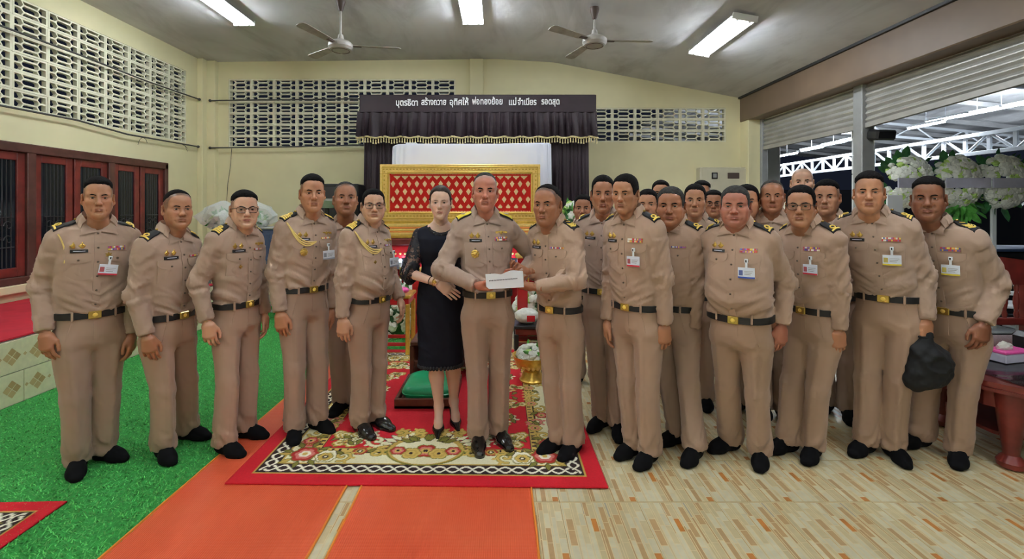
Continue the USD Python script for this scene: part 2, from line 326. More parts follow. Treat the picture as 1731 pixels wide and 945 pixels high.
# rods along the walls
def rail(pts, label):
    mb = MB().tube(pts, .012, 8)
    r = obj('curtain_rod', mb, 'rail_metal', None, label, 'rod')
    for p in (pts[0], pts[-1]): obj('end_cap', MB().add(ICO[1][0] * .024 + p, ICO[1][1]), 'rail_metal', r)
    return r
rail([P(355, 170, 8.22), P(490, 168.5, 8.22), P(650, 166.5, 8.22)], 'thin dark rod across the upper rows of vent blocks on the back wall')
rail([P(355, 250, 8.22), P(500, 248, 8.22), P(640, 244.5, 8.22)], 'thin dark rod just below the vent blocks on the back wall')
def Lp(px, py, o=.07):
    D = -(XL + o) * FPX / (CX - px); return np.array([XL + o, D, CAMZ + (CY - py) / FPX * D])
rail([Lp(-60, 17), Lp(0, 43), Lp(140, 95), Lp(250, 138), Lp(337, 168)], 'thin dark rod slanting across the upper vent blocks of the left wall')
lr = rail([Lp(-60, 165), Lp(0, 178), Lp(130, 203), Lp(215, 227), Lp(335, 248)], 'thin dark rod with loose wires below the vent blocks of the left wall')
for px, py, dx, dy in ((240, 233, -7, 12), (243, 233, 6, 9), (305, 243, 12, 8), (300, 243, 18, 2), (308, 244, 9, 12)):
    obj('loose_wire', MB().tube([Lp(px, py), Lp(px + dx * .6, py + dy * .3, .1), Lp(px + dx, py + dy, .09)], .003, 5), 'rail_metal', lr)
obj('hanging_cord', MB().tube([P(392, 249, 8.28), P(389, 285, 8.3), P(385, 310, 8.3), P(383, 345, 8.3)], .004, 5), 'rail_metal', None, 'thin cord hanging down the back wall left of the black curtain', 'cord')

# ---- raised tiled platform along the left wall, carpeted
XP = -3.72
plat = thing('platform', 'raised platform along the left wall, faced with cream diamond tiles and carpeted red', 'platform')
obj('core', MB().box((XL + .004, 1.2, 0.0), (XP - .014, 6.28, .494)), 'grout', plat)
def diamond_tile(L=.4, H=.245):
    mb = MB(); base = sRGB(226, 216, 184); tan = sRGB(186, 152, 104); tan2 = sRGB(200, 168, 122)
    mb.box((0, .002, .002), (.012, L - .002, H - .002), .0015, col=base)
    for cy, cz, q in ((L * .27, H * .5, .034), (L * .77, H * .5, .034)):
        for a, b in ((-1, 0), (1, 0), (0, -1), (0, 1)):
            y, z = cy + a * q * 1.06, cz + b * q * 1.06; d = q * .96
            mb.add([[.0126, y - d, z], [.0126, y, z - d], [.0126, y + d, z], [.0126, y, z + d]], [[0, 1, 2], [0, 2, 3]], tan if (a + b) > 0 else tan2)
    for cy in (0.02, L * .52): 
        mb.add([[.0125, cy - .016, H * .5], [.0125, cy, H * .5 - .016], [.0125, cy + .016, H * .5], [.0125, cy, H * .5 + .016]], [[0, 1, 2], [0, 2, 3]], tan2)
    return mb.get()
(dv, df), dc = diamond_tile()
for k in range(2):
    for i in range(12): obj('tile', (dv + [XP - .012, 1.3 + .4 * i + (.2 if k else 0), .247 * k], df), 'tile_print', plat, smooth=False, col=dc)
gx, gy = np.meshgrid(np.linspace(XL + .01, XP - .02, 24), np.linspace(1.2, 6.26, 60), indexing='ij')
def sheet(X, Y, Z, t=.006):
    n, m = X.shape; top = np.stack([X, Y, Z], -1).reshape(-1, 3); bot = top - [0, 0, t]
    i, j = np.meshgrid(np.arange(n - 1), np.arange(m - 1), indexing='ij'); a = i * m + j
    q = np.stack([a, a + m, a + m + 1, a + 1], -1).reshape(-1, 4)
    f = np.vstack([q[:, [0, 1, 2]], q[:, [0, 2, 3]]]); N = n * m
    edge = np.concatenate([np.arange(m), np.arange(1, n) * m + m - 1, (n - 1) * m + np.arange(m - 2, -1, -1), np.arange(n - 2, -1, -1) * m])
    e0, e1 = edge[:-1], edge[1:]
    side = np.vstack([np.stack([e0, e1, e1 + N], 1), np.stack([e0, e1 + N, e0 + N], 1)])
    return np.vstack([top, bot]), np.vstack([f, f[:, ::-1] + N, side])
gz = .508 + .012 * meshkit.fbm(np.stack([gx * 3, gy * 3, gx * 0], -1), 3, 5)
obj('carpet', sheet(gx, gy, gz, .012), 'carpet_red_cloth', plat)
#for y in (2.4, 4.15): obj('drape', MB().box((XL + .02, y, .515), (XL + .5, y + 1.6, .56), .02), 'frame_wood', plat) if False else None

# ---- shutters and posts on the right
def shutter(name, y0, y1, z0, z1, ztop, label, n):
    s = thing(name, label, 'roller shutter')
    X = XR + .27
    for k in range(n):
        a = k / n; za, zb = z0 + (ztop - z0) * a, z1 + (ztop - z1) * a
        pr = np.array([(0, -.06), (-.012, .15), (-.026, .4), (-.026, .6), (-.012, .85), (0, 1.04), (.012, 1.04), (.012, -.06)])
        v = []
        for y, z, zz0 in ((y0, za, z0), (y1, zb, z1)): v += [(X + q[0], y, z + q[1] * (ztop - zz0) / n * .97) for q in pr]
        m_ = len(pr); f = [[i, (i + 1) % m_, m_ + (i + 1) % m_, m_ + i] for i in range(m_)]
        f3 = [[0, i, i + 1] for i in range(1, m_ - 1)] + [[m_, m_ + i + 1, m_ + i] for i in range(1, m_ - 1)]
        obj('slat', (np.array(v, float), np.vstack([np.array(f)[:, [0, 1, 2]], np.array(f)[:, [0, 2, 3]], np.array(f3)])), 'shutter_metal', s)
    mb = MB()
    mb.add(hullm([(X + dx, y, z + dz) for y, z in ((y0, z0), (y1, z1)) for dx in (-.03, .02) for dz in (-.06, 0)]))
    obj('bottom_bar', mb, 'shutter_metal', s)
    return s
shutter('roller_shutter', 5.93, 8.06, 2.55, 2.56, 3.08, 'grey roller shutter half raised beside the back wall', 7)
shutter('roller_shutter', .6, 5.78, 2.78, 2.55, 3.08, 'wide grey roller shutter nearest the camera, above the wreaths', 7)
obj('shutter_post', MB().box((XR + .2, 5.78, 0), (XR + .36, 5.93, 3.04), .01), 'steel_post', None, 'grey steel guide post between the two roller shutters', 'post')
obj('shutter_guide', MB().box((XR + .22, 8.02, 0), (XR + .32, 8.1, 3.04), .006), 'steel_post', None, 'narrow steel guide rail of the shutter by the yellow back wall', 'rail')

# ================================================================== LIGHTS ON THE CEILING, FANS
def fixture(x, y, label=None, grp=None):
    z = ceil_z(x) - .01; tilt = 0 if x < XPK else math.atan2(ZR - ZPK, XR - XPK)
    lt = thing('ceiling_light', label, 'ceiling light', (x, y, z), group=grp)
    R = roty(-tilt); w, L = .14, .62
    prof = [(-w, -.040), (-w - .006, -.040), (-w - .006, -.034), (-.05, 0), (.05, 0), (w + .006, -.034), (w + .006, -.040), (w, -.040), (.045, -.014), (-.045, -.014)]
    v, f = extrude(Polygon(prof), 2 * L); obj('reflector', (xf(xf(v, UPX, (0, L, 0)), R), f), 'fixture_white', lt, smooth=False)
    for s in (-1, 1):
        mb = MB().box((-w - .004, s * L - .012, -.075), (w + .004, s * L + .012, -.005), .002); mb.v = [xf(q, R) for q in mb.v]; obj('end_plate', mb, 'fixture_white', lt)
    for s in (-1, 1):
        m = MB().tube([(s * .07, -.585, -.062), (s * .07, .585, -.062)], .016, 10); m.v = [xf(q, R) for q in m.v]; obj('tube', m, 'tube_light', lt)
        m = MB()
        for e in (-1, 1):
            m = MB().tube([(s * .07, e * .586, -.062), (s * .07, e * .606, -.062)], .017, 10); m.v = [xf(q, R) for q in m.v]; obj('tube_cap', m, 'grey_plastic', lt)
    return lt
fixture(-3.52, 5.90, 'twin-tube ceiling light above the left vent blocks'); fixture(-.37, 5.93, 'twin-tube ceiling light above the middle of the hall'); fixture(2.78, 5.97, 'twin-tube ceiling light on the right slope of the ceiling')
for y in (2.0, -1.6):
    for x, q in ((-3.52, 'left'), (-.37, 'middle'), (2.78, 'right')): fixture(x, y, f'twin-tube ceiling light out of the picture, {q} row, ' + ('above the people' if y > 0 else 'behind the camera'))
def fan(px, py, D, zc, rots, label):
    hub = P(px, py, D); f_ = thing('ceiling_fan', label, 'ceiling fan', hub)
    h = zc - hub[2]
    obj('canopy', lathe([(0, h), (.055, h), (.058, h - .03), (.03, h - .13), (.018, h - .15), (0, h - .15)], 20), 'fan_dark', f_)
    obj('rod', MB().tube([(0, 0, .05), (0, 0, h - .1)], .0135, 10), 'fan_grey', f_)
    obj('motor', lathe([(0, .16), (.03, .155), (.04, .1), (.055, .085), (.12, .065), (.15, .035), (.152, -.005), (.13, -.035), (.1, -.045), (.095, -.04), (.06, -.05), (0, -.052)], 28), 'fan_grey', f_)
    obj('motor_ring', lathe([(.1, -.044), (.108, -.05), (.112, -.046), (.105, -.038), (.1, -.044)], 28), 'fan_dark', f_)
    for a in rots:
        mb = MB(); pl = Polygon([(.14, -.03), (.26, -.05), (.68, -.068), (.72, -.05), (.735, 0), (.72, .05), (.68, .062), (.26, .045), (.14, .03)])
        v, f = extrude(pl, .006); v = xf(v, rotx(math.radians(9))); v[:, 2] += .022
        obj('blade', (xf(v, rotz(math.radians(a))), f), 'fan_blade', f_)
        mb.box((.1, -.022, .014), (.25, .022, .03), .003); mb.v = [xf(q, rotz(math.radians(a))) for q in mb.v]; obj('blade_arm', mb, 'fan_dark', f_)
fan(576, 80, 5.9, 4.11, (10, 140, 252), 'three-bladed ceiling fan on a long rod at left')
fan(1005, 72, 5.88, 4.0, (3, 108, 216), 'three-bladed ceiling fan on a short rod right of the middle light')

# ================================================================== OUTSIDE, under the canopy
canopy = thing('canopy_roof', 'corrugated canopy roof outside the shutters, seen from below', 'roof')
v = []; nx_, ny_ = 100, 2
X_, Y_ = np.meshgrid(np.linspace(4.75, 15, 140), np.array([1.0, 9, 19]), indexing='ij')
obj('roofing', sheet(X_, Y_, 4.35 - .1 * (X_ - 4.75) + .018 * np.sin(X_ * 40), .004), 'roof_sheet', canopy)
for y in np.arange(2.5, 19, 1.5): obj('purlin', MB().add(hullm([(x, y + dy, 4.30 - .1 * (x - 4.75) - dz) for x in (4.8, 14.9) for dy in (-.03, .03) for dz in (0, .1)])), 'roof_sheet', canopy)
def truss(x, z0, z1, y0, y1, label, n=14):
    t = thing('roof_truss', label, 'truss')
    for z in (z0, z1): obj('chord', MB().box((x - .035, y0, z - .035), (x + .035, y1, z + .035), .004), 'white_metal', t)
    ys = np.linspace(y0, y1, n)
    for k in range(n - 1):
        m = MB().box((x - .02, ys[k] - .03, z0), (x + .02, ys[k] + .03, z1)); obj('strut', m, 'white_metal', t)
        a, b = (z0, z1) if k % 2 else (z1, z0)
        obj('strut', MB().tube([(x, ys[k], a), (x, ys[k + 1], b)], .026, 6), 'white_metal', t)
truss(8.6, 2.5, 2.83, 6.6, 15.6, 'white steel lattice truss low under the canopy, above the wreaths', 22)
def cross_truss(y, label):
    t = thing('roof_truss', label, 'truss')
    for dz in (-.15, -.55): obj('chord', MB().add(hullm([(x, y + dy, 4.35 - .1 * (x - 4.75) + dz * (1 if dz > -.3 else (1 - (x - 4.9) * .03)) - q) for x in (4.9, 14) for dy in (-.03, .03) for q in (0, .06)])), 'white_metal', t)
    xs = np.linspace(5, 13.6, 15)
    for k in range(14):
        a, b = (-.18, -.55) if k % 2 else (-.55, -.18)
        obj('strut', MB().tube([(xs[k], y, 4.35 - .1 * (xs[k] - 4.75) + a), (xs[k + 1], y, 4.35 - .1 * (xs[k + 1] - 4.75) + b)], .02, 6), 'white_metal', t)
cross_truss(7.6, 'lattice truss spanning the canopy, nearer one'); cross_truss(12.0, 'lattice truss spanning the canopy, farther one')
k = 0
for px, py, D in ((1598, 201, 9), (1652, 191, 9.0), (1693, 183, 9), (1565, 212, 9.4), (1330, 262, 11.5), (1372, 252, 11.5), (1409, 243, 11.5), (1440, 236, 11.5), (1300, 270, 14)):
    k += 1; wide = px > 1500; c = P(px, py, D); o_ = ['', 'leftmost', 'second from left', 'third from left', 'rightmost', 'lowest', 'second', 'third', 'fourth', 'farthest']
    ORD = {1598: 'second from left', 1652: 'third from left', 1693: 'rightmost', 1565: 'leftmost', 1330: 'second from left', 1372: 'third from left', 1409: 'fourth from left', 1440: 'rightmost', 1300: 'leftmost'}
    t = thing('canopy_lamp', 'tube lamp under the canopy, %s in the %s opening' % (ORD[px], 'wide' if wide else 'narrow'), 'tube lamp', c, 90, group='tube lamps under the canopy')
    obj('housing', MB().box((-.42, -.03, .02), (.42, .03, .06), .006), 'white_metal', t); obj('tube', MB().tube([(-.4, 0, 0), (.4, 0, 0)], .02, 8), 'outside_tube', t)
    if c[2] < 4.2: obj('hanger', MB().tube([(0, 0, .05), (0, 0, max(.12, 4.33 - .1 * (c[0] - 4.75) - c[2]))], .008, 5), 'white_metal', t)
obj('canopy_column', MB().box((4.62, 6.05, 0), (4.8, 6.22, 1.95), .006).box((4.62, 6.05, 1.956), (4.8, 6.22, 2.2), .006).box((4.62, 6.05, 2.206), (4.8, 6.22, 4.2), .006), 'white_plastic', None, 'white tiled column just outside the shutter post', 'column')
obj('canopy_column', MB().box((4.85, 8.6, 0), (5.1, 8.85, 4.2), .01), 'steel_post', None, 'blue-grey column outside behind the bald men', 'column')
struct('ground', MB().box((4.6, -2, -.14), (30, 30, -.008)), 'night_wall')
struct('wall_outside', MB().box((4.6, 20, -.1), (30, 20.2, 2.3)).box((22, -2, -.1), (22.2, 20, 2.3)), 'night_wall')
sp = thing('wall_speaker', 'small black loudspeaker on the post between the shutters', 'loudspeaker', P(1490, 228, 5.7), 0)
obj('cabinet', (lambda q: (xf(q[0], rotx(.2)), q[1]))(boxm((-.12, -.09, -.06), (.12, .09, .06), .02)), 'black_plastic', sp)
obj('bracket', MB().box((-.03, .05, -.02), (.02, .28, .02), .004), 'iron', sp)
# ================================================================== TURF, MATS, RUGS
turf = obj('artificial_turf', MB().box((XP + .004, .9, -.011), (-.95, YB - .02, .001)), 'turf_base', None, 'bright green artificial turf laid along the tiled platform', 'turf')
def turf_blades(n=70000):
    r = np.random.default_rng(11)
    x = r.uniform(XP + .01, -1.70, n); y = 1.3 + (YB - 1.5) * r.uniform(0, 1, n) ** 1.7
    x[-9000:] = r.uniform(-1.7, -1.0, 9000); y[-9000:] = r.uniform(4.75, 7.5, 9000)
    a = r.uniform(0, 2 * np.pi, n); L = r.uniform(.008, .02, n); w = .0035; h = r.uniform(.004, .014, n)
    d = np.stack([np.cos(a), np.sin(a)], 1); q = np.stack([-d[:, 1], d[:, 0]], 1)
    c = np.stack([x, y], 1)
    v = np.zeros((n, 3, 3)); v[:, 0, :2] = c - q * w; v[:, 1, :2] = c + q * w; v[:, 2, :2] = c + d * L[:, None]
    v[:, :2, 2] = .0005; v[:, 2, 2] = h + .001
    g = np.array([.055, .42, .085]) * r.uniform(.6, 1.5, (n, 1)); g[:, 0] += r.uniform(0, .05, n)
    return (v.reshape(-1, 3), np.arange(3 * n).reshape(-1, 3)), np.repeat(g, 3, 0)
tvf, tcol = turf_blades()
paintmat('blade', 0.7)
obj('grass_blades', tvf, 'blade', turf, kind='stuff', smooth=False, col=tcol)

def mat_material():
    MAT['orange_mat'] = usdkit.material(stage, '/World/Looks/orange_mat', {
        't': ('geometry', {}), 'mp': ('mapping', {'scale': (1, 1, 1)}),
        'w': ('wave_texture', {'wave_type': 'bands', 'bands_direction': 'x', 'scale': 32.0, 'distortion': 1.2, 'detail': 2.0}),
        'w2': ('wave_texture', {'wave_type': 'bands', 'bands_direction': 'y', 'scale': 70.0, 'distortion': .3}),
        'n': ('noise_texture', {'scale': 2.2, 'detail': 5.0}), 'ad': ('math', {'math_type': 'multiply_add', 'value2': .4}),
        'r': ('rgb_ramp', {'ramp': [(0.3, sRGB(216, 84, 50)), (0.7, sRGB(228, 104, 66))]}),
        'b': ('bump', {'strength': 0.35, 'distance': 0.004}), 'p': ('principled_bsdf', {'roughness': 0.42})},
        [('t.position', 'w.vector'), ('t.position', 'w2.vector'), ('t.position', 'n.vector'), ('n.fac', 'r.fac'), ('r.color', 'p.base_color'), ('w2.fac', 'ad.value1'), ('w.fac', 'ad.value3'), ('ad.value', 'b.height'), ('b.normal', 'p.normal')], 'p.BSDF')
mat_material(); mat('mat_hem', sRGB(228, 140, 50), 0.5)
def floor_mat(x0, x1, y0, y1, dx0, dx1, label, seed):
    m = thing('floor_mat', label, 'mat', group=None)
    t = np.linspace(0, 1, 60); Y = y0 + (y1 - y0) * t
    wob = lambda s: .008 * (meshkit.fbm(np.stack([Y * 2.5, Y * 0 + s, Y * 0], -1), 3, seed) - .5)
    l, r = x0 + dx0 * t + wob(1), x1 + dx1 * t + wob(7)
    U = np.linspace(0, 1, 26)[:, None]
    X = l[None] * (1 - U) + r[None] * U; YY = np.broadcast_to(Y, X.shape)
    Z = .0046 + .005 * np.maximum(0, meshkit.fbm(np.stack([X * 3, YY * 3, X * 0], -1), 3, seed) - .45)
    obj('weave', sheet(X, YY, Z, .0035), 'orange_mat', m)
    for e, o in ((l, 1), (r, -1)): obj('hem', MB().tube(np.stack([e + o * .004, Y, np.full(60, .0062)], 1), .006, 6), 'mat_hem', m)
floor_mat(-1.72, -.83, 1.5, 4.62, .03, .03, 'wide orange woven plastic mat between the turf and the rug', 3)
floor_mat(-.745, .175, 1.5, 4.62, -.015, -.01, 'orange woven plastic mat under the front of the rug, beside the floor tiles', 4)

def paint_rug(W, L, res, seed, ring=1.0):
    nx, ny = int(W / res) + 1, int(L / res) + 1
    x = np.linspace(-W / 2, W / 2, nx); y = np.linspace(-L / 2, L / 2, ny); X, Y = np.meshgrid(x, y, indexing='ij')
    red, dark, cream, gold, olive, pink, white, crim, ochre = [np.array(sRGB(*c)) for c in ((196, 14, 34), (40, 20, 20), (226, 222, 186), (190, 160, 76), (120, 118, 40), (206, 120, 110), (238, 234, 214), (170, 36, 30), (206, 176, 92))]
    C = np.broadcast_to(red, (nx, ny, 3)).copy()
    dx, dy = W / 2 - np.abs(X), L / 2 - np.abs(Y); d = np.minimum(dx, dy); s = np.where(dx < dy, Y, X); k = ring
    def put(mask, c): C[mask] = c
    put((d > .1 * k) & (d < .21 * k), dark); put((np.abs(d - .104 * k) < .005) | (np.abs(d - .206 * k) < .005), gold)
    for sg in (1, -1):
        w = d - .155 * k - sg * .028 * k * np.sin(2 * np.pi * s / (.15 * k)); put((np.abs(w) < .0085) & (d > .11 * k) & (d < .2 * k), white)
    put((d > .211 * k), cream)
    inner = .47 * k + .05 * k * (np.abs(s) < .62 * L / 2) * 0
    cx_, cy_ = np.maximum(0, .78 * k - dx), np.maximum(0, .70 * k - dy)
    cut = np.where((dx < .82 * k) & (dy < .58 * k), 1, 0)                                    # stepped corner
    di = np.where(cut == 1, np.minimum(dx - .1 * k, dy - .1 * k), d)
    fld = d - .335 * k
    put((fld > -.012) & (fld < .055), ochre); put((np.abs(fld) < .006) | (np.abs(fld - .05) < .005), dark)
    put((fld > .012) & (fld < .042) & (np.sin(s * 140) > .55), dark)
    put(fld > .055, red)
    def shape(p, c):
        for g in getattr(p, 'geoms', [p]):
            if g.is_empty: continue
            a0, b0, a1, b1 = g.bounds
            i0, i1 = np.searchsorted(x, a0), np.searchsorted(x, a1); j0, j1 = np.searchsorted(y, b0), np.searchsorted(y, b1)
            if i1 <= i0 or j1 <= j0: continue
            m = contains_xy(g, X[i0:i1, j0:j1], Y[i0:i1, j0:j1]); C[i0:i1, j0:j1][m] = c
    R = np.random.default_rng(seed)
    def sym(p, c, every=True):
        for sx in (1, -1):
            for sy in (1, -1): shape(affinity.scale(p, sx, sy, origin=(0, 0)), c)
    def spiral(cx, cy, r, a0, turns, hand, w):
        t = np.linspace(0, turns * 2 * np.pi, 26); q = r * (1 - t / t[-1] * .85)
        return [(cx + q[i] * math.cos(a0 + hand * t[i]), cy + q[i] * math.sin(a0 + hand * t[i])) for i in range(26)]
    def scroll(cx, cy, r, a0, hand, c, w=.012):
        pts = spiral(cx, cy, r, a0, 1.15, hand, w); ln = LineString(pts)
        sym(ln.buffer(w + .005), olive if c is not olive else dark); sym(ln.buffer(w), c)
        for i in range(2, 14, 3):
            px, py = pts[i]; a = math.atan2(py - cy, px - cx)
            sym(affinity.rotate(Point(px + math.cos(a) * .02, py + math.sin(a) * .02).buffer(.016).intersection(Point(px + math.cos(a + .5) * .028, py + math.sin(a + .5) * .028).buffer(.02)), 0), c)
    def flower(cx, cy, r, cols, n=6, a0=0.0):
        for q, c in zip((1.12, 1.0, .72, .45, .22), cols):
            u = union_all([Point(cx + math.cos(a0 + i * 2 * np.pi / n) * r * q * .55, cy + math.sin(a0 + i * 2 * np.pi / n) * r * q * .55).buffer(r * q * .42) for i in range(n)] + [Point(cx, cy).buffer(r * q * .5)])
            sym(u, c)
    def leaf(cx, cy, a, L_, c):
        b = Polygon([(0, 0), (L_ * .4, L_ * .22), (L_, 0), (L_ * .4, -L_ * .22)]).buffer(.004)
        b = affinity.translate(affinity.rotate(b, math.degrees(a), origin=(0, 0)), cx, cy); sym(b.buffer(.005), dark if c is not gold else olive); sym(b, c)
    hx, hy = W / 2, L / 2
    # medallion at the middle of each end
    my = hy - .38 * k
    for sx in (1,):
        sym(affinity.scale(Point(0, my).buffer(.225 * k), 1.1, .85), olive); sym(affinity.scale(Point(0, my).buffer(.212 * k), 1.1, .85), gold); sym(affinity.scale(Point(0, my + .015).buffer(.185 * k), 1.12, .85), cream)
        for q in np.linspace(.15, 1.35, 7):
            leaf(.22 * k * 1.1 * math.cos(q - .2), my - .18 * k * math.sin(q - .2) * .95, -q + .3, .09 * k, ochre if int(q * 9) % 2 else cream)
    scroll(.33 * k, my - .10 * k, .07 * k, 2.2, -1, cream); scroll(.40 * k, my - .19 * k, .05 * k, .5, 1, cream); scroll(.20 * k, my - .215 * k, .045 * k, 1.5, 1, gold); scroll(.07 * k, my - .235 * k, .04 * k, 2.5, -1, ochre)
    for i, s_ in enumerate((.0, .085, .17)):
        flower(s_ * k, my + (.02 + .03 * (i % 2)) * k, (.075 - .012 * i) * k, [(olive), crim if i != 1 else ochre, pink if i != 1 else gold, ochre, dark])
    for a in (.3, .9, 1.5, 2.4): leaf(.1 * k * math.cos(a), my - .08 * k - .03 * math.sin(a), -a, .08 * k, olive)
    # cream border: corner bouquets and running scrolls
    bx, by = hx - .31 * k, hy - .31 * k
    flower(bx, by, .085 * k, [olive, crim, pink, white, ochre]); flower(bx - .14 * k, by + .02 * k, .07 * k, [olive, white, cream, ochre, olive]); flower(bx + .02 * k, by - .14 * k, .065 * k, [olive, pink, crim, ochre, dark])
    for a in np.linspace(0, 6.0, 9): leaf(bx + .09 * k * math.cos(a), by + .09 * k * math.sin(a), a, .06 * k, olive if R.random() < .6 else gold)
    s_ = .30 * k; i = 0
    while s_ < hx - .45 * k:
        scroll(s_, by + (.02 if i % 2 else -.02), .06 * k, R.uniform(0, 6), 1 if i % 2 else -1, [gold, ochre, pink][i % 3], .009)
        flower(s_ + .1 * k, by + (.03 if i % 2 else -.04) * k, .045 * k, [olive, ochre if i % 2 else crim, gold, dark, cream]); leaf(s_ + .05, by - .03, R.uniform(0, 6), .05 * k, olive); s_ += .19 * k; i += 1
    s_ = .05; i = 0
    while s_ < hy - .45 * k:
        scroll(bx + (.02 if i % 2 else -.02), s_, .06 * k, R.uniform(0, 6), 1 if i % 2 else -1, [ochre, gold, pink][i % 3], .009)
        flower(bx + (.03 if i % 2 else -.03) * k, s_ + .1 * k, .048 * k, [olive, crim if i % 2 else ochre, pink, ochre, dark]); leaf(bx, s_ + .05, R.uniform(0, 6), .06 * k, olive); s_ += .2 * k; i += 1
    # sprays on the red field
    for (fx, fy) in ((hx - .50 * k, hy - .50 * k), (hx - .52 * k, hy - .80 * k), (hx - .50 * k, hy - 1.1 * k), (.50 * k, hy - .50 * k)):
        if fx < .1 or fy < .05: continue
        scroll(fx, fy, .07 * k, R.uniform(0, 6), 1, cream, .011)
        for q in range(4): flower(fx + R.uniform(-.09, .09), fy + R.uniform(-.08, .08), .04 * k, [olive, ochre, cream, gold, olive], 5)
        for q in range(5): leaf(fx + R.uniform(-.08, .08), fy + R.uniform(-.08, .08), R.uniform(0, 6), .06 * k, ochre if q % 2 else olive)
    Z = .013 + .0012 * R.random(X.shape)
    n, m = X.shape; N = n * m
    vf = sheet(X, Y, Z, .008); col = np.vstack([C.reshape(-1, 3)] * 2)
    return vf, col
rv, rc = paint_rug(2.07, 2.45, .0055, 5)
v = rv[0].copy(); sx = .012 * (v[:, 1] < 0); v[:, 1] += -.018 * v[:, 0] * (v[:, 1] < 0)
obj('rug', (v + [-.456, 2.545 + 1.225, 0.001], rv[1]), 'rug_print', None, 'large red floral rug with cream border under the people in the middle', 'rug', col=rc)
rv, rc = paint_rug(1.5, 1.3, .008, 9, .8)
v = xf(rv[0], rotz(.035)); obj('rug', (v + [-2.19 - .745, 2.41 - .67, -.004], rv[1]), 'rug_print', None, 'red-edged floral rug at the near left corner, on the turf', 'rug', col=rc)

# ================================================================== FLOWERS
def blossom(n, rad, rng, spread, squash=.8, ico=1):
    """n blossoms as one mesh; spread(k) gives centre and outward direction."""
    V, F = ICO[ico]; mb_v, mb_f = [], []; 
    ang = np.arctan2(V[:, 1], V[:, 0]); el = np.arccos(np.clip(V[:, 2], -1, 1))
    for k in range(n):
        c, d = spread(k); r = rad * rng.uniform(.75, 1.2)
        q = V * (1 + .16 * np.cos(ang * 6 + rng.uniform(0, 6)) * np.sin(el) - .25 * (el < .4))[:, None] * r; q[:, 2] *= squash
        d = np.asarray(d, float); d /= np.linalg.norm(d); a = np.cross([0.3, .2, 1.0], d); a /= np.linalg.norm(a); b = np.cross(d, a)
        mb_v.append(q @ np.stack([a, b, d]) + c); mb_f.append(F + k * len(V))
    return np.vstack(mb_v), np.vstack(mb_f)
LEAF = np.array([[0, 0, 0], [.35, .16, .03], [.75, .12, .06], [1, 0, 0.02], [.75, -.12, .06], [.35, -.16, .03], [.35, 0, -.015], [.75, 0, .02]], float)
LEAFF = np.array([[0, 6, 1], [0, 5, 6], [1, 6, 7], [1, 7, 2], [6, 5, 4], [6, 4, 7], [2, 7, 3], [7, 4, 3]])
def leafm(c, d, L, roll, rng=None, w=1.0):
    d = np.asarray(d, float); d /= np.linalg.norm(d); a = np.cross(d, [0.1, 0.3, 1.0]); a /= np.linalg.norm(a); b = np.cross(a, d)
    ca, sa = math.cos(roll), math.sin(roll); a2, b2 = a * ca + b * sa, -a * sa + b * ca
    top = (LEAF * [1, w, 1]) @ np.stack([d, a2, b2]) * L + c; bot = top - b2 * .004
    return np.vstack([top, bot]), np.vstack([LEAFF, LEAFF[:, ::-1] + 8])
def bank(name, label, cat, ctr, size, n, rad, seed, leaves=40, green=.22, parent=None):
    """A mound of blossoms and leaves about CTR (its base centre); SIZE = half widths and height."""
    r = np.random.default_rng(seed); t = parent or thing(name, label, cat, ctr)
    def sp(k):
        a, h = r.uniform(-np.pi, np.pi), r.uniform(0, 1); q = math.sqrt(max(0.05, 1 - h * h * .85)) * r.uniform(.85, 1.0)
        p = np.array([size[0] * q * math.cos(a), size[1] * q * math.sin(a), size[2] * h]); return p, np.array([math.cos(a) / size[0], math.sin(a) / size[1], (h - .1) / size[2] * 1.5])
    ng = int(n * green)
    obj('mound', (ICO[2][0] * np.array(size) * .86 * [1, 1, 1] + [0, 0, size[2] * .1], ICO[2][1]) if False else hullm(np.vstack([np.array([[size[0] * .84 * math.cos(a) * math.sqrt(1 - h * h * .85), size[1] * .84 * math.sin(a) * math.sqrt(1 - h * h * .85), size[2] * .95 * h] for a in np.linspace(0, 6.28, 16)]) for h in (0, .3, .6, .85, .98)])), 'leaf_green', t)
    obj('blossoms', blossom(n - ng, rad, r, sp), 'petal_white', t, kind='stuff'); obj('green_blossoms', blossom(max(ng, 1), rad * .8, r, sp), 'petal_green', t, kind='stuff')
    mb = MB()
    for k in range(leaves):
        p, d = sp(k); mb.add(*leafm(p * .93, d + r.normal(0, .8, 3) * np.linalg.norm(d), rad * r.uniform(1.6, 3.2), r.uniform(0, 6)))
    obj('leaves', mb, 'leaf_bright' if seed % 2 else 'leaf_green', t, kind='stuff')
    return t
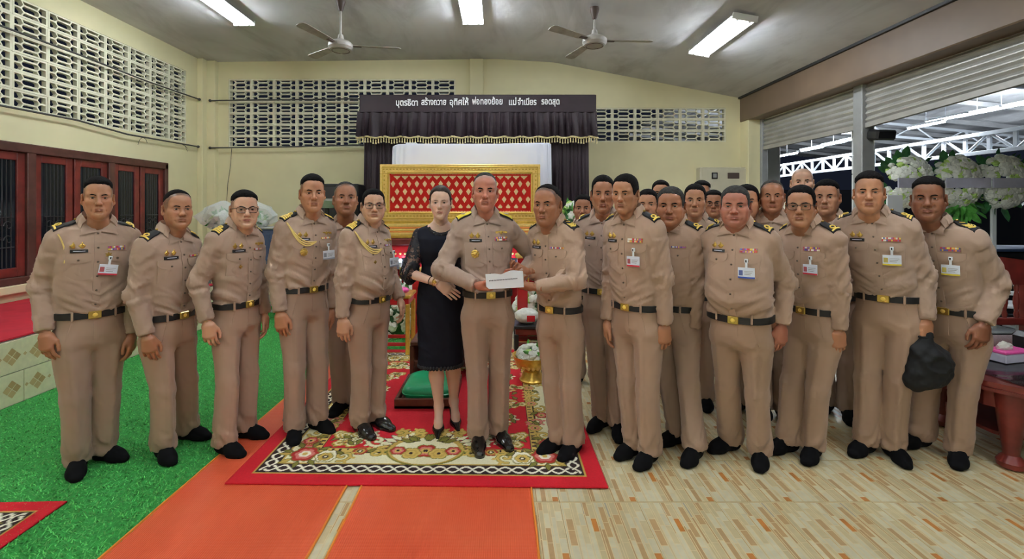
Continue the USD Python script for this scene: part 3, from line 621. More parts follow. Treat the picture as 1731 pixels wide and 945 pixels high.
# ================================================================== THE BIER: curtain, cloth-covered box, casket front, table
cur = thing('curtain', 'black pleated backdrop curtain with lettered valance and gold tassel fringe', 'curtain', (0, 7.62, 0))
VX0, VX1 = (607 - CX) / FPX * 7.62, (1007 - CX) / FPX * 7.62
zt, zf, zb_ = CAMZ + (CY - 161) / FPX * 7.62, CAMZ + (CY - 189) / FPX * 7.62, CAMZ + (CY - 233) / FPX * 7.62
obj('header', MB().box((VX0 + .02, -.05, zf - .02), (VX1, .0, zt), .01), 'black_velvet', cur)
def pleats(x0, x1, z0, z1, amp, per, y, seed, flare=.3, n=260, m=14):
    r = np.random.default_rng(seed); U, Vv = np.meshgrid(np.linspace(0, 1, n), np.linspace(0, 1, m), indexing='ij')
    ph = U * (x1 - x0) / per * 2 * np.pi + 1.3 * np.sin(U * 37) + .7 * np.sin(U * 91 + 2)
    A = amp * (.25 + .75 * Vv ** .7)
    X = x0 + (x1 - x0) * U + .3 * A * np.sin(ph * 2); Yy = y - A * (1 + np.sin(ph + .35 * np.sin(Vv * 3))) ; Z = z1 + (z0 - z1) * Vv
    Z = Z + .012 * np.sin(ph) * Vv
    X += flare * (U - .5) * .1 * Vv
    n_, m_ = U.shape; top = np.stack([X, Yy, Z], -1).reshape(-1, 3); bot = top + [0, .006, 0]; N = len(top)
    i, j = np.meshgrid(np.arange(n_ - 1), np.arange(m_ - 1), indexing='ij'); a = i * m_ + j
    q = np.stack([a, a + 1, a + m_ + 1, a + m_], -1).reshape(-1, 4); f = np.vstack([q[:, [0, 1, 2]], q[:, [0, 2, 3]]])
    return np.vstack([top, bot]), np.vstack([f, f[:, ::-1] + N])
obj('valance', pleats(VX0 - .02, VX1 + .01, zb_, zf, .055, .125, -.02, 3), 'black_velvet', cur, smooth=True)
obj('side_curtain', pleats(-2.2, -1.55, .02, zb_ + .12, .035, .13, .06, 4, n=90), 'black_velvet', cur, smooth=True)
obj('side_curtain', pleats(.55, 1.43, .02, zb_ + .12, .035, .12, .06, 5, n=120), 'black_velvet', cur, smooth=True)
obj('side_curtain', pleats(-1.55, .55, 1.9, zb_ + .12, .03, .16, .07, 6, n=160), 'black_velvet', cur, smooth=True)
fr = obj('fringe_braid', MB().tube([(x, -.09 + .01 * math.sin(x * 60), zb_ - .005 + .012 * math.sin(x * 23)) for x in np.linspace(VX0 - .03, VX1 + .02, 160)], .016, 6), 'fringe_gold', cur)
for x in np.linspace(VX0, VX1, 92):
    j = .012 * math.sin(x * 23) + zb_ - .02 + rs.uniform(-.006, .006)
    obj('tassel', lathe([(0, 0), (.006, -.004), (.012, -.02), (.007, -.03), (.014, -.075), (0, -.075)], 7, (x, -.09, j)), 'fringe_gold', cur)
THAI = [[[[[236,35],[236,44],[240,46],[254,47],[260,45],[263,42],[265,37],[265,-1],[264,-2],[255,-2],[254,-1],[254,33],[253,36],[251,37],[245,37],[239,34]]],[[[191,29],[195,40],[203,46],[219,47],[228,43],[233,34],[233,-1],[232,-2],[222,-2],[222,31],[219,36],[216,37],[210,37],[205,35],[202,27],[202,17],[204,10],[208,7],[215,8],[217,7],[218,0],[217,-2],[214,-3],[205,-3],[196,2],[196,4],[193,7],[192,15],[191,15]]],[[[148,28],[147,38],[149,42],[155,46],[173,47],[173,46],[178,46],[183,44],[183,35],[182,34],[179,34],[171,37],[160,37],[158,35],[160,32],[176,28],[184,22],[186,17],[186,9],[184,4],[180,0],[172,-3],[159,-3],[159,-2],[154,-2],[149,0],[148,1],[148,22],[155,23]],[[159,9],[162,7],[171,7],[174,9],[175,15],[174,17],[170,19],[159,21]]],[[[145,55],[151,59],[182,59],[183,58],[183,50],[182,49],[146,49],[145,50]]],[[[107,0],[107,5],[109,10],[112,10],[119,7],[127,7],[132,11],[132,13],[130,15],[120,18],[112,22],[109,25],[107,29],[107,37],[109,41],[112,44],[120,47],[132,47],[132,46],[139,45],[141,43],[141,36],[139,34],[131,37],[122,37],[118,35],[118,33],[125,28],[131,27],[137,24],[142,19],[143,8],[140,2],[134,-2],[130,-2],[130,-3],[118,-3],[118,-2],[113,-2]]],[[[57,15],[58,36],[60,41],[65,46],[75,47],[80,45],[84,47],[91,47],[98,43],[100,38],[100,-2],[90,-2],[89,-1],[89,35],[88,37],[84,37],[83,32],[76,32],[75,36],[71,37],[68,29],[68,17],[69,16],[69,12],[73,7],[83,7],[84,4],[84,-1],[83,-2],[81,-3],[71,-3],[64,0],[59,7],[58,15]]],[[[10,45],[11,46],[20,46],[21,45],[21,13],[24,8],[27,7],[33,7],[38,12],[38,45],[39,46],[48,46],[49,45],[49,10],[46,3],[39,-2],[45,-3],[49,-7],[49,-22],[48,-23],[40,-23],[39,-22],[39,-13],[37,-13],[35,-10],[35,-5],[38,-4],[38,-2],[24,-3],[16,0],[13,3],[10,10]]]],[[[[290,17],[292,22],[294,24],[290,30],[290,37],[292,42],[300,47],[310,47],[314,45],[313,37],[312,36],[303,37],[301,35],[301,32],[305,28],[312,28],[312,19],[306,19],[303,18],[301,16],[301,11],[302,9],[305,7],[314,7],[317,8],[319,13],[319,46],[330,46],[330,10],[328,4],[324,0],[316,-3],[303,-3],[297,-1],[293,2],[290,8]]],[[[253,35],[253,44],[257,46],[271,47],[277,45],[280,42],[282,37],[282,-1],[281,-2],[272,-2],[271,-1],[271,33],[270,36],[268,37],[262,37],[256,34]]],[[[216,1],[217,6],[220,10],[226,7],[233,7],[238,11],[240,18],[240,26],[238,33],[235,36],[231,37],[225,37],[221,35],[217,35],[216,37],[217,44],[224,47],[234,47],[242,44],[248,38],[251,29],[251,15],[248,6],[244,1],[235,-3],[225,-3]]],[[[170,28],[170,35],[172,40],[175,43],[181,46],[195,47],[206,42],[210,35],[210,-2],[200,-2],[199,-1],[199,31],[196,36],[187,37],[182,35],[182,32],[190,29],[190,22],[185,21],[183,18],[183,7],[189,7],[190,4],[190,-1],[186,-3],[179,-3],[176,-2],[173,1],[172,3],[172,20],[175,25]]],[[[123,41],[123,46],[124,47],[132,47],[134,45],[137,36],[137,32],[141,23],[141,19],[146,8],[149,9],[153,15],[154,29],[152,34],[150,36],[147,37],[139,37],[137,45],[140,47],[150,47],[157,44],[162,39],[165,31],[165,17],[163,11],[158,3],[156,3],[154,0],[148,-2],[137,-2],[136,-1],[133,8],[133,12],[129,21],[129,25],[125,34],[125,38]]],[[[90,35],[90,44],[94,46],[108,47],[114,45],[117,42],[119,37],[119,-1],[118,-2],[109,-2],[108,-1],[108,33],[107,36],[105,37],[99,37],[93,34]]],[[[54,5],[56,10],[59,10],[66,7],[74,7],[79,11],[79,13],[77,15],[67,18],[59,22],[56,25],[54,29],[54,37],[56,41],[59,44],[67,47],[79,47],[79,46],[86,45],[88,43],[88,36],[86,34],[78,37],[69,37],[65,35],[65,33],[72,28],[78,27],[84,24],[89,19],[90,8],[87,2],[83,-1],[77,-3],[65,-3],[65,-2],[60,-2],[54,0]]],[[[60,56],[64,57],[64,58],[61,61],[60,67],[65,70],[71,70],[76,67],[77,59],[88,59],[89,58],[89,50],[88,49],[61,49],[60,50]]],[[[8,7],[8,16],[13,24],[23,28],[31,28],[36,30],[35,35],[31,37],[23,37],[15,33],[12,33],[11,42],[13,44],[22,47],[34,47],[38,45],[41,49],[50,49],[51,48],[51,44],[49,40],[46,37],[47,35],[47,-2],[37,-2],[36,-1],[36,19],[25,18],[22,17],[19,14],[20,8],[23,7],[31,8],[32,7],[33,5],[33,-1],[32,-2],[29,-3],[16,-2],[10,3]]]],[[[[190,50],[190,56],[194,57],[194,58],[191,61],[190,67],[195,70],[204,69],[207,65],[207,59],[218,59],[219,58],[219,50],[218,49],[191,49]]],[[[179,45],[180,46],[189,46],[190,45],[191,32],[205,46],[216,46],[217,45],[217,43],[207,33],[215,26],[217,21],[217,-1],[216,-2],[207,-2],[206,-1],[206,19],[203,23],[199,24],[190,16],[190,-1],[189,-2],[180,-2],[179,-1]]],[[[150,60],[150,65],[154,69],[167,69],[170,68],[175,62],[175,53],[167,41],[167,7],[173,7],[174,5],[174,-1],[171,-3],[160,-2],[157,1],[156,4],[156,43],[161,52],[163,53],[164,59],[156,59],[152,57]]],[[[105,-1],[105,33],[109,42],[113,45],[119,47],[131,47],[136,45],[139,49],[148,49],[149,44],[146,41],[146,39],[144,39],[144,38],[145,34],[145,-1],[144,-2],[135,-2],[134,-1],[134,31],[131,36],[128,37],[122,37],[119,36],[116,31],[116,25],[130,26],[131,24],[130,16],[121,16],[117,13],[116,10],[116,-1],[115,-2],[106,-2]]],[[[57,45],[58,46],[65,46],[66,43],[67,43],[69,45],[75,47],[84,47],[93,42],[96,35],[96,-1],[95,-2],[86,-2],[85,-1],[85,32],[83,36],[80,37],[72,36],[68,29],[68,-1],[67,-2],[58,-2],[57,-1]]],[[[58,55],[64,59],[95,59],[96,58],[96,50],[95,49],[59,49],[58,50]]],[[[9,12],[9,26],[10,27],[29,27],[30,26],[30,18],[29,17],[20,17],[21,10],[24,7],[31,7],[34,8],[36,10],[38,17],[38,26],[36,33],[30,37],[22,37],[22,36],[18,36],[14,33],[11,33],[10,35],[11,44],[16,46],[21,46],[21,47],[32,47],[40,44],[46,38],[48,33],[49,15],[45,4],[37,-2],[43,-3],[46,-5],[47,-7],[47,-22],[46,-23],[38,-23],[37,-22],[37,-13],[35,-13],[33,-10],[33,-5],[36,-4],[36,-2],[34,-3],[23,-3],[17,-1],[11,5],[10,12]]]],[[[[65,12],[65,26],[66,27],[85,27],[86,26],[86,18],[85,17],[76,17],[77,10],[80,7],[87,7],[90,8],[92,10],[94,17],[94,26],[92,33],[86,37],[78,37],[78,36],[74,36],[70,33],[67,33],[66,35],[67,44],[72,46],[77,46],[77,47],[88,47],[96,44],[102,38],[104,33],[104,28],[105,28],[105,15],[101,4],[97,0],[90,-3],[75,-2],[67,5],[66,12]]],[[[7,43],[8,46],[18,46],[19,38],[20,38],[20,32],[21,32],[21,26],[23,26],[24,26],[29,45],[30,46],[38,46],[44,24],[45,24],[49,45],[50,46],[60,46],[60,39],[58,34],[58,28],[56,23],[56,17],[55,17],[55,11],[54,11],[52,-2],[42,-2],[35,22],[34,22],[32,21],[32,17],[26,-1],[25,-2],[16,-2],[15,-1],[13,15],[11,20],[11,26],[9,31],[9,37],[8,37],[8,43]]],[[[46,69],[47,70],[56,70],[57,69],[57,50],[56,49],[47,49],[46,50]]]],[[[[240,17],[242,22],[244,24],[240,30],[240,37],[242,42],[250,47],[260,47],[264,45],[263,37],[262,36],[253,37],[251,35],[251,32],[255,28],[262,28],[262,19],[256,19],[253,18],[251,16],[251,11],[252,9],[255,7],[264,7],[267,8],[269,13],[269,46],[280,46],[280,10],[278,4],[274,0],[266,-3],[253,-3],[247,-1],[243,2],[240,8]]],[[[194,12],[194,26],[195,27],[214,27],[215,26],[215,18],[214,17],[205,17],[206,10],[209,7],[216,7],[219,8],[221,10],[223,17],[223,26],[221,33],[215,37],[207,37],[207,36],[203,36],[199,33],[196,33],[195,35],[196,44],[201,46],[206,46],[206,47],[217,47],[225,44],[231,38],[233,33],[233,28],[234,28],[234,15],[230,4],[226,0],[219,-3],[204,-2],[196,5],[195,12]]],[[[160,56],[164,57],[164,58],[161,61],[160,67],[165,70],[171,70],[176,67],[177,59],[188,59],[189,58],[189,50],[188,49],[161,49],[160,50]]],[[[147,17],[149,22],[151,24],[147,30],[147,37],[149,42],[157,47],[167,47],[171,45],[170,37],[169,36],[160,37],[158,35],[158,32],[162,28],[169,28],[169,19],[163,19],[160,18],[158,16],[158,11],[159,9],[162,7],[171,7],[174,8],[176,13],[176,46],[187,46],[187,10],[185,4],[181,0],[173,-3],[160,-3],[154,-1],[150,2],[147,8]]],[[[100,41],[100,46],[101,47],[109,47],[111,45],[114,36],[114,32],[118,23],[118,19],[123,8],[126,9],[130,15],[131,29],[129,34],[127,36],[124,37],[116,37],[114,45],[117,47],[127,47],[134,44],[139,39],[142,31],[142,17],[140,11],[135,3],[133,3],[131,0],[125,-2],[114,-2],[113,-1],[110,8],[110,12],[106,21],[106,25],[102,34],[102,38]]],[[[58,12],[58,26],[59,27],[78,27],[79,26],[79,18],[78,17],[69,17],[70,10],[73,7],[80,7],[83,8],[85,10],[87,17],[87,26],[85,33],[79,37],[71,37],[71,36],[67,36],[63,33],[60,33],[59,35],[60,44],[65,46],[70,46],[70,47],[81,47],[89,44],[95,38],[97,33],[97,28],[98,28],[98,15],[94,4],[90,0],[83,-3],[68,-2],[60,5],[59,12]]],[[[11,45],[12,46],[19,46],[20,43],[21,43],[23,45],[29,47],[38,47],[47,42],[50,35],[50,-1],[49,-2],[40,-2],[39,-1],[39,32],[37,36],[34,37],[26,36],[22,29],[22,-1],[21,-2],[12,-2],[11,-1]]]],[[[[57,45],[58,46],[67,46],[68,45],[68,15],[72,8],[80,7],[83,8],[85,12],[85,45],[86,46],[95,46],[96,45],[96,9],[91,0],[84,-3],[74,-3],[68,0],[66,-2],[58,-2],[57,-1]]],[[[85,69],[86,70],[95,70],[96,69],[96,50],[95,49],[86,49],[85,50]]],[[[34,3],[34,45],[35,46],[44,46],[45,45],[45,7],[51,7],[52,-1],[49,-3],[41,-3],[38,-2]]],[[[12,45],[13,46],[22,46],[23,45],[23,7],[30,6],[30,-1],[27,-3],[19,-3],[15,-1],[12,4]]]],[[[[203,0],[203,5],[205,10],[208,10],[215,7],[223,7],[228,11],[228,13],[226,15],[216,18],[208,22],[205,25],[203,29],[203,37],[205,41],[208,44],[216,47],[228,47],[228,46],[235,45],[237,43],[237,36],[235,34],[227,37],[218,37],[214,35],[214,33],[221,28],[227,27],[233,24],[238,19],[239,8],[236,2],[232,-1],[226,-3],[214,-3],[214,-2],[209,-2]]],[[[157,17],[159,22],[161,24],[157,30],[157,37],[159,42],[167,47],[177,47],[181,45],[180,37],[179,36],[170,37],[168,35],[168,32],[172,28],[179,28],[179,19],[173,19],[170,18],[168,16],[168,11],[170,8],[172,7],[181,7],[184,8],[186,13],[186,46],[197,46],[197,10],[195,4],[191,0],[183,-3],[170,-3],[164,-1],[160,2],[157,8]]],[[[110,9],[110,45],[111,46],[120,46],[121,45],[121,13],[122,9],[126,7],[134,8],[138,14],[138,45],[139,46],[148,46],[149,45],[149,-1],[148,-2],[140,-2],[138,0],[132,-3],[122,-3],[114,1]]],[[[110,51],[111,56],[117,59],[138,59],[138,65],[140,66],[149,65],[149,50],[148,49],[111,49]]],[[[88,4],[88,45],[89,46],[98,46],[99,45],[99,7],[106,6],[106,-1],[103,-3],[95,-3],[91,-1]]],[[[48,35],[48,44],[52,46],[66,47],[72,45],[75,42],[77,37],[77,-1],[76,-2],[67,-2],[66,-1],[66,33],[65,36],[62,37],[57,37],[51,34]]],[[[8,33],[7,41],[11,45],[18,46],[18,47],[33,46],[33,48],[30,48],[26,53],[26,60],[30,65],[40,66],[43,65],[46,62],[47,60],[46,51],[43,48],[34,46],[34,45],[38,44],[42,40],[46,29],[45,11],[43,6],[38,1],[30,-2],[17,-2],[16,-1],[16,17],[10,18],[10,26],[11,27],[26,27],[27,26],[27,8],[31,9],[33,11],[35,18],[35,27],[33,34],[27,37],[19,37],[19,36],[15,36],[11,33]],[[35,56],[38,55],[38,58],[35,58]]]],[[[[189,15],[190,34],[193,40],[197,44],[205,47],[217,47],[223,45],[228,41],[231,34],[231,-1],[230,-2],[220,-2],[220,31],[219,34],[215,37],[207,37],[203,35],[200,28],[200,17],[202,10],[204,8],[207,7],[213,8],[215,7],[215,1],[216,1],[215,-2],[203,-3],[196,0],[191,7],[190,15]]],[[[142,7],[142,16],[147,24],[157,28],[165,28],[170,30],[169,35],[165,37],[157,37],[149,33],[146,33],[145,42],[147,44],[156,47],[168,47],[172,45],[175,49],[184,49],[185,48],[185,44],[183,40],[180,37],[181,35],[181,-2],[177,-3],[181,-7],[181,-22],[180,-23],[172,-23],[171,-22],[171,-13],[169,-13],[167,-10],[167,-5],[171,-2],[170,-1],[170,19],[159,18],[156,17],[153,14],[154,8],[157,7],[165,8],[166,7],[167,5],[167,-1],[166,-2],[163,-3],[150,-2],[144,3]]],[[[94,15],[95,34],[98,40],[102,44],[110,47],[122,47],[128,45],[133,41],[136,34],[136,-1],[135,-2],[125,-2],[125,31],[124,34],[120,37],[112,37],[108,35],[105,28],[105,17],[107,10],[109,8],[112,7],[118,8],[120,7],[120,1],[121,1],[120,-2],[108,-3],[101,0],[96,7],[95,15]]],[[[48,12],[48,26],[49,27],[68,27],[69,26],[69,18],[68,17],[59,17],[60,10],[63,7],[70,7],[73,8],[75,10],[77,17],[77,26],[75,33],[69,37],[61,37],[61,36],[57,36],[53,33],[50,33],[49,42],[50,44],[55,46],[60,46],[60,47],[71,47],[79,44],[85,38],[87,33],[87,28],[88,28],[88,15],[84,4],[80,0],[73,-3],[58,-2],[50,5],[49,12]]],[[[8,0],[8,5],[10,10],[13,10],[20,7],[28,7],[33,11],[33,13],[31,15],[21,18],[13,22],[10,25],[8,29],[8,37],[10,41],[13,44],[21,47],[33,47],[33,46],[40,45],[42,43],[42,36],[40,34],[32,37],[23,37],[19,35],[19,33],[26,28],[32,27],[38,24],[43,19],[44,8],[41,2],[37,-1],[31,-3],[19,-3],[19,-2],[14,-2]]]]]
WORDS = [(669, 706, 178), (712, 754, 177), (760, 792, 177), (798, 810.5, 176), (812, 849.5, 176), (860, 873, 177), (875, 907, 177), (915.5, 946, 176)]
for polys, (p0, p1, pb) in zip(THAI, WORDS):
    D = 7.55; sh = union_all([Polygon(g[0], g[1:]).buffer(0) for g in polys]); b = sh.bounds
    sx = (p1 - p0) / FPX * D / (b[2] - b[0]); sz = .104 / 60
    sh = affinity.affine_transform(sh, [sx, 0, 0, sz, (p0 - CX) / FPX * D - b[0] * sx, CAMZ + (CY - pb) / FPX * D])
    v, f = extrude(sh, .012); obj('lettering', (xf(v, UPX, (0, -.05, 0)), f), 'letter_white', cur, smooth=False)

D = 6.9
bx0, bx1, bz1 = (662 - CX) / FPX * D, (933 - CX) / FPX * D, CAMZ + (CY - 243) / FPX * D
cl = thing('covered_box', 'large box draped in white cloth behind the gold casket', 'box', (0, D, 0))
n, m = 70, 46
U, Vv = np.meshgrid(np.linspace(-1, 1, n), np.linspace(0, 1, m), indexing='ij')
def draped(x0, x1, y0, y1, z0, z1, seed):
    a = np.linspace(0, 2 * np.pi, 160, endpoint=False); cxm, cym = (x0 + x1) / 2, (y0 + y1) / 2; hx, hy = (x1 - x0) / 2, (y1 - y0) / 2
    sq = lambda t, p: np.sign(t) * np.abs(t) ** p
    rings = []
    for k, (z, s) in enumerate([(z0, 1.02), (z0 + .35 * (z1 - z0), 1.012), (z0 + .7 * (z1 - z0), 1.005), (z1 - .08, 1.0), (z1 - .02, .995), (z1, .97), (z1 + .006, .8), (z1 + .008, .4)]):
        fold = .006 * np.sin(a * 13 + seed) * (1.2 if k < 4 else .3) + .004 * np.sin(a * 29)
        rings.append(np.stack([cxm + (hx * s) * sq(np.cos(a), .18) + fold * np.cos(a), cym + hy * s * sq(np.sin(a), .18) + fold * np.sin(a), np.full(160, z) + (.02 * np.cos(a) ** 3 * (k > 2))], 1))
    v = np.vstack(rings + [[[cxm, cym, z1 + .008]]]); f = []
    for k in range(len(rings) - 1):
        i = np.arange(160); q = np.stack([k * 160 + i, k * 160 + (i + 1) % 160, (k + 1) * 160 + (i + 1) % 160, (k + 1) * 160 + i], 1); f += [q[:, [0, 1, 2]], q[:, [0, 2, 3]]]
    k = len(rings) - 1; i = np.arange(160); f.append(np.stack([k * 160 + i, k * 160 + (i + 1) % 160, np.full(160, len(v) - 1)], 1))
    return v, np.vstack(f)
obj('cloth', draped(bx0, bx1, -.02, .5, .62, bz1, 1), 'white_cloth', cl, smooth=40)
obj('plinth', MB().box((bx0 + .05, .03, 0), (bx1 - .05, .46, .64), .01), 'lacquer_red', cl)
obj('small_white_box', MB().box((-.075, -.06, 0), (.075, .06, .05), .012), 'white_plastic', None, 'small white box lying on top of the cloth-covered box', 'box').GetPrim() if False else None
sb = thing('small_box', 'small white box lying on top of the cloth-covered box, under the valance', 'box', (P(696, 243, 7.1)[0], 7.1, bz1 - .006 - .012)); obj('body', MB().box((-.075, -.05, .003), (.075, .05, .04), .01), 'white_plastic', sb); obj('lid', MB().box((-.08, -.055, .041), (.08, .055, .056), .006), 'white_plastic', sb)

DC = 6.25; cx0, cx1 = (643 - CX) / FPX * DC, (913 - CX) / FPX * DC
Z_ = lambda py, D=DC: CAMZ + (CY - py) / FPX * D
cas = thing('casket', 'gold-framed casket front with red panel of gold lotus motifs', 'casket', (0, DC, 0))
z1, z0 = Z_(278), Z_(374)
obj('body', MB().box((cx0 + .04, .02, z0), (cx1 - .04, .56, z1 - .02), .01), 'gold', cas)
def frame_rect(x0, x1, za, zb, w, ya, yb, bev=.006):
    mb = []
    return [MB().box((x0, ya, zb - w), (x1, yb, zb), bev), MB().box((x0, ya, za), (x1, yb, za + w), bev), MB().box((x0, ya, za + w), (x0 + w, yb, zb - w), bev), MB().box((x1 - w, ya, za + w), (x1, yb, zb - w), bev)]
for m_ in frame_rect(cx0, cx1, z0, z1, .125, -.03, .03): obj('frame', m_, 'gold_leaf', cas)
for m_ in frame_rect(cx0 + .03, cx1 - .03, z0 + .03, z1 - .03, .012, -.04, -.02, .004): obj('moulding', m_, 'gold', cas)
for m_ in frame_rect(cx0 + .1, cx1 - .1, z0 + .1, z1 - .1, .014, -.045, -.02, .004): obj('moulding', m_, 'gold', cas)
px0, px1, pz0, pz1 = cx0 + .145, cx1 - .135, z0 + .15, z1 - .145
obj('panel', MB().box((px0 - .03, -.012, pz0 - .03), (px1 + .03, .005, pz1 + .03)), 'casket_red', cas)
for i in range(46):
    x = cx0 + .05 + (cx1 - cx0 - .1) * i / 45
    for z in (z1 - .065, z0 + .07): obj('stud', MB().box((x - .013, -.036, z - .008), (x + .013, -.028, z + .008), .003), 'gold', cas)
for i in range(11):
    z = z0 + .1 + (z1 - z0 - .2) * i / 10
    for x in (cx0 + .06, cx1 - .06): obj('stud', MB().box((x - .008, -.036, z - .012), (x + .008, -.028, z + .012), .003), 'gold', cas)
tooth = MB()
for i in range(92):
    x = px0 + (px1 - px0) * (i + .5) / 92
    for z, s in ((pz1 + .026, -1), (pz0 - .026, 1)): tooth.add(hullm([(x - .008, -.018, z), (x + .008, -.018, z), (x, -.018, z + s * .018), (x - .008, -.008, z), (x + .008, -.008, z), (x, -.008, z + s * .018)]))
for i in range(26):
    z = pz0 + (pz1 - pz0) * (i + .5) / 26
    for x, s in ((px0 - .026, 1), (px1 + .026, -1)): tooth.add(hullm([(x, -.018, z - .008), (x, -.018, z + .008), (x + s * .018, -.018, z), (x, -.008, z - .008), (x, -.008, z + .008), (x + s * .018, -.008, z)]))
obj('saw_tooth_edge', tooth, 'motif_gold', cas, kind='stuff')
def motif(half=0):
    pts = []
    prof = [(0, .046), (.007, .034), (.012, .027), (.016, .03), (.019, .018), (.03, .008), (.026, -.004), (.022, -.006), (.02, -.018), (.011, -.024), (.008, -.034), (0, -.044)]
    p = Polygon(prof + [(-x, z) for x, z in prof[-2:0:-1]])
    if half: p = p.intersection(sbox(-.1, -.1, .1, .006) if half < 0 else sbox(-.1, -.012, .1, .1))
    return p
pit = (px1 - px0) / 17.5; pz_ = (pz1 - pz0 - .045) / 4
for row in range(5):
    z = pz1 - .012 - row * pz_ - (0.0 if row == 0 else 0); hf = -1 if row == 0 else (1 if row == 4 else 0)
    for i in range(18):
        x = px0 + pit * (i + (.75 if row % 2 == 0 else .25))
        if x > px1 - .02: continue
        p = motif(hf); p = affinity.scale(p, 1.6 if hf < 0 else 1, 1, origin=(0, 0)) if hf < 0 else p
        v, f = extrude(p, .008); obj('motif', (xf(v, UPX, (x, -.012, z)), f), 'motif_gold', cas, smooth=False)
# stepped gold and orange base of the casket
zz = z0
for k, (h, o, mt) in enumerate([(.03, .03, 'gold'), (.045, .05, 'gold_leaf'), (.022, .06, 'orange_stripe'), (.03, .07, 'gold_leaf'), (.02, .075, 'orange_stripe'), (.035, .085, 'gold_leaf'), (.04, .1, 'gold')]):
    obj('base_step', MB().box((cx0 - o + .03, -.03 - o * .4, zz - h), (cx1 + o - .03, .58, zz), .008), mt, cas); zz -= h
tb = thing('altar_table', 'red lacquered altar table carrying the casket', 'table', (0, DC, 0))
obj('top', MB().box((cx0 - .1, -.1, zz - .09), (cx1 + .12, .62, zz - .003), .01), 'dark_wood', tb); obj('apron', MB().box((cx0 - .06, -.06, zz - .26), (cx1 + .08, .58, zz - .092), .01), 'lacquer_red', tb)
for x in (cx0 + .04, (cx0 + cx1) / 2 - .55, (cx0 + cx1) / 2 + .62, cx1 + .0):
    for y in (-.02, .5): obj('leg', MB().box((x - .045, y - .045, 0), (x + .045, y + .045, zz - .25), .012), 'lacquer_red', tb)
for i in range(34): obj('gilt_boss', MB().add(ICO[1][0] * [.016, .008, .016] + [cx0 + .02 + i * (cx1 - cx0) / 33, -.064, zz - .2], ICO[1][1]), 'gold_leaf', tb)
# red posts and gold side stands before it
def stand(px, py0, py1, D, w, m_, label, cat='stand'):
    t = thing('altar_post', label, cat, (P(px, 353, D)[0], D, 0)); h = Z_(py0, D)
    obj('shaft', MB().box((-w, -w, .06), (w, w, h - .05), .008), m_, t); obj('foot', MB().box((-w * 1.6, -w * 1.6, 0), (w * 1.6, w * 1.6, .06), .012), 'gold_leaf', t); obj('cap', MB().box((-w * 1.4, -w * 1.4, h - .05), (w * 1.4, w * 1.4, h), .012), 'gold_leaf', t)
    return t
stand(704, 452, 0, 5.33, .042, 'lacquer_red', 'slim red altar post beside the woman in black'); stand(883, 428, 0, 5.2, .055, 'lacquer_red', 'red altar post between the white-haired officer and the man facing him')
def side_table(x, y, w, d, h, m1, m2, label, name='side_table'):
    t = thing(name, label, 'table', (x, y, 0))
    obj('table_top', MB().box((-w / 2, -d / 2, h - .035), (w / 2, d / 2, h), .008), m1, t); obj('apron', MB().box((-w / 2 + .02, -d / 2 + .015, h - .1), (w / 2 - .02, d / 2 - .015, h - .036), .005), m2, t)
    for sx in (-1, 1):
        for sy in (-1, 1): obj('leg', MB().box((sx * (w / 2 - .03) - .022, sy * (d / 2 - .03) - .022, 0), (sx * (w / 2 - .03) + .022, sy * (d / 2 - .03) + .022, h - .09), .006), m1, t)
    for sy in (-1, 1): obj('stretcher', MB().box((-w / 2 + .04, sy * (d / 2 - .03) - .012, .1), (w / 2 - .04, sy * (d / 2 - .03) + .012, .135), .004), m2, t)
    return t
side_table(-1.09, 4.98, .36, .36, .62, 'gold', 'lacquer_red', 'small gilt table with red stretchers behind the officer in black shoes')
g = thing('gift_packet', 'pink wrapped packet on the small gilt table', 'packet', (-1.02, 4.9, .622)); obj('wrap', (ICO[2][0] * [.08, .06, .035] + [0, 0, .035], ICO[2][1]), 'pink', g); obj('ribbon', MB().box((-.01, -.062, .03), (.01, .062, .074), .004), 'petal_white', g)
side_table(.30, 4.95, .32, .3, .31, 'iron', 'dark_wood', 'low dark side table beside the gold bowl of flowers')
of = thing('offering_parcel', 'clear-wrapped offering parcel with a red label on the low dark table', 'parcel', (.28, 4.93, .312))
obj('bundle', (ICO[3][0] * [.12, .1, .075] * (1 + .12 * meshkit.noise(ICO[3][0] * 5, 3)[:, None]) + [0, 0, .075], ICO[3][1]), 'petal_white', of); obj('label_card', MB().box((-.005, -.122, .04), (.075, -.112, .10), .003), 'lacquer_red', of)
# spot lamps along the altar
for px, D, lab in ((677, 6.1, 'small bright altar lamp left of the woman in black'), (718, 6.1, 'small bright altar lamp behind the arm of the woman in black'), (862, 6.1, 'small bright altar lamp behind the elbow of the white-haired officer'), (893, 6.1, 'bright altar lamp above the held envelope')):
    c = P(px, 440, D); t = thing('altar_lamp', lab, 'lamp', c)
    obj('bulb', (ICO[2][0] * .022, ICO[2][1]), 'led_blue', t); obj('socket', lathe([(0, -.09), (.016, -.09), (.02, -.03), (.012, -.018), (0, -.018)], 12), 'white_plastic', t); obj('stem', MB().tube([(0, 0, -.09), (0, 0, -c[2] + .02)], .012, 8), 'gold', t); obj('foot', lathe([(0, -c[2]), (.07, -c[2]), (.06, -c[2] + .02), (.012, -c[2] + .04), (0, -c[2] + .04)], 16), 'gold', t)
    if px == 893: obj('crystal_tube', lathe([(0, .03), (.03, .03), (.034, .2), (.02, .27), (0, .29)], 10), 'white_plastic', t)
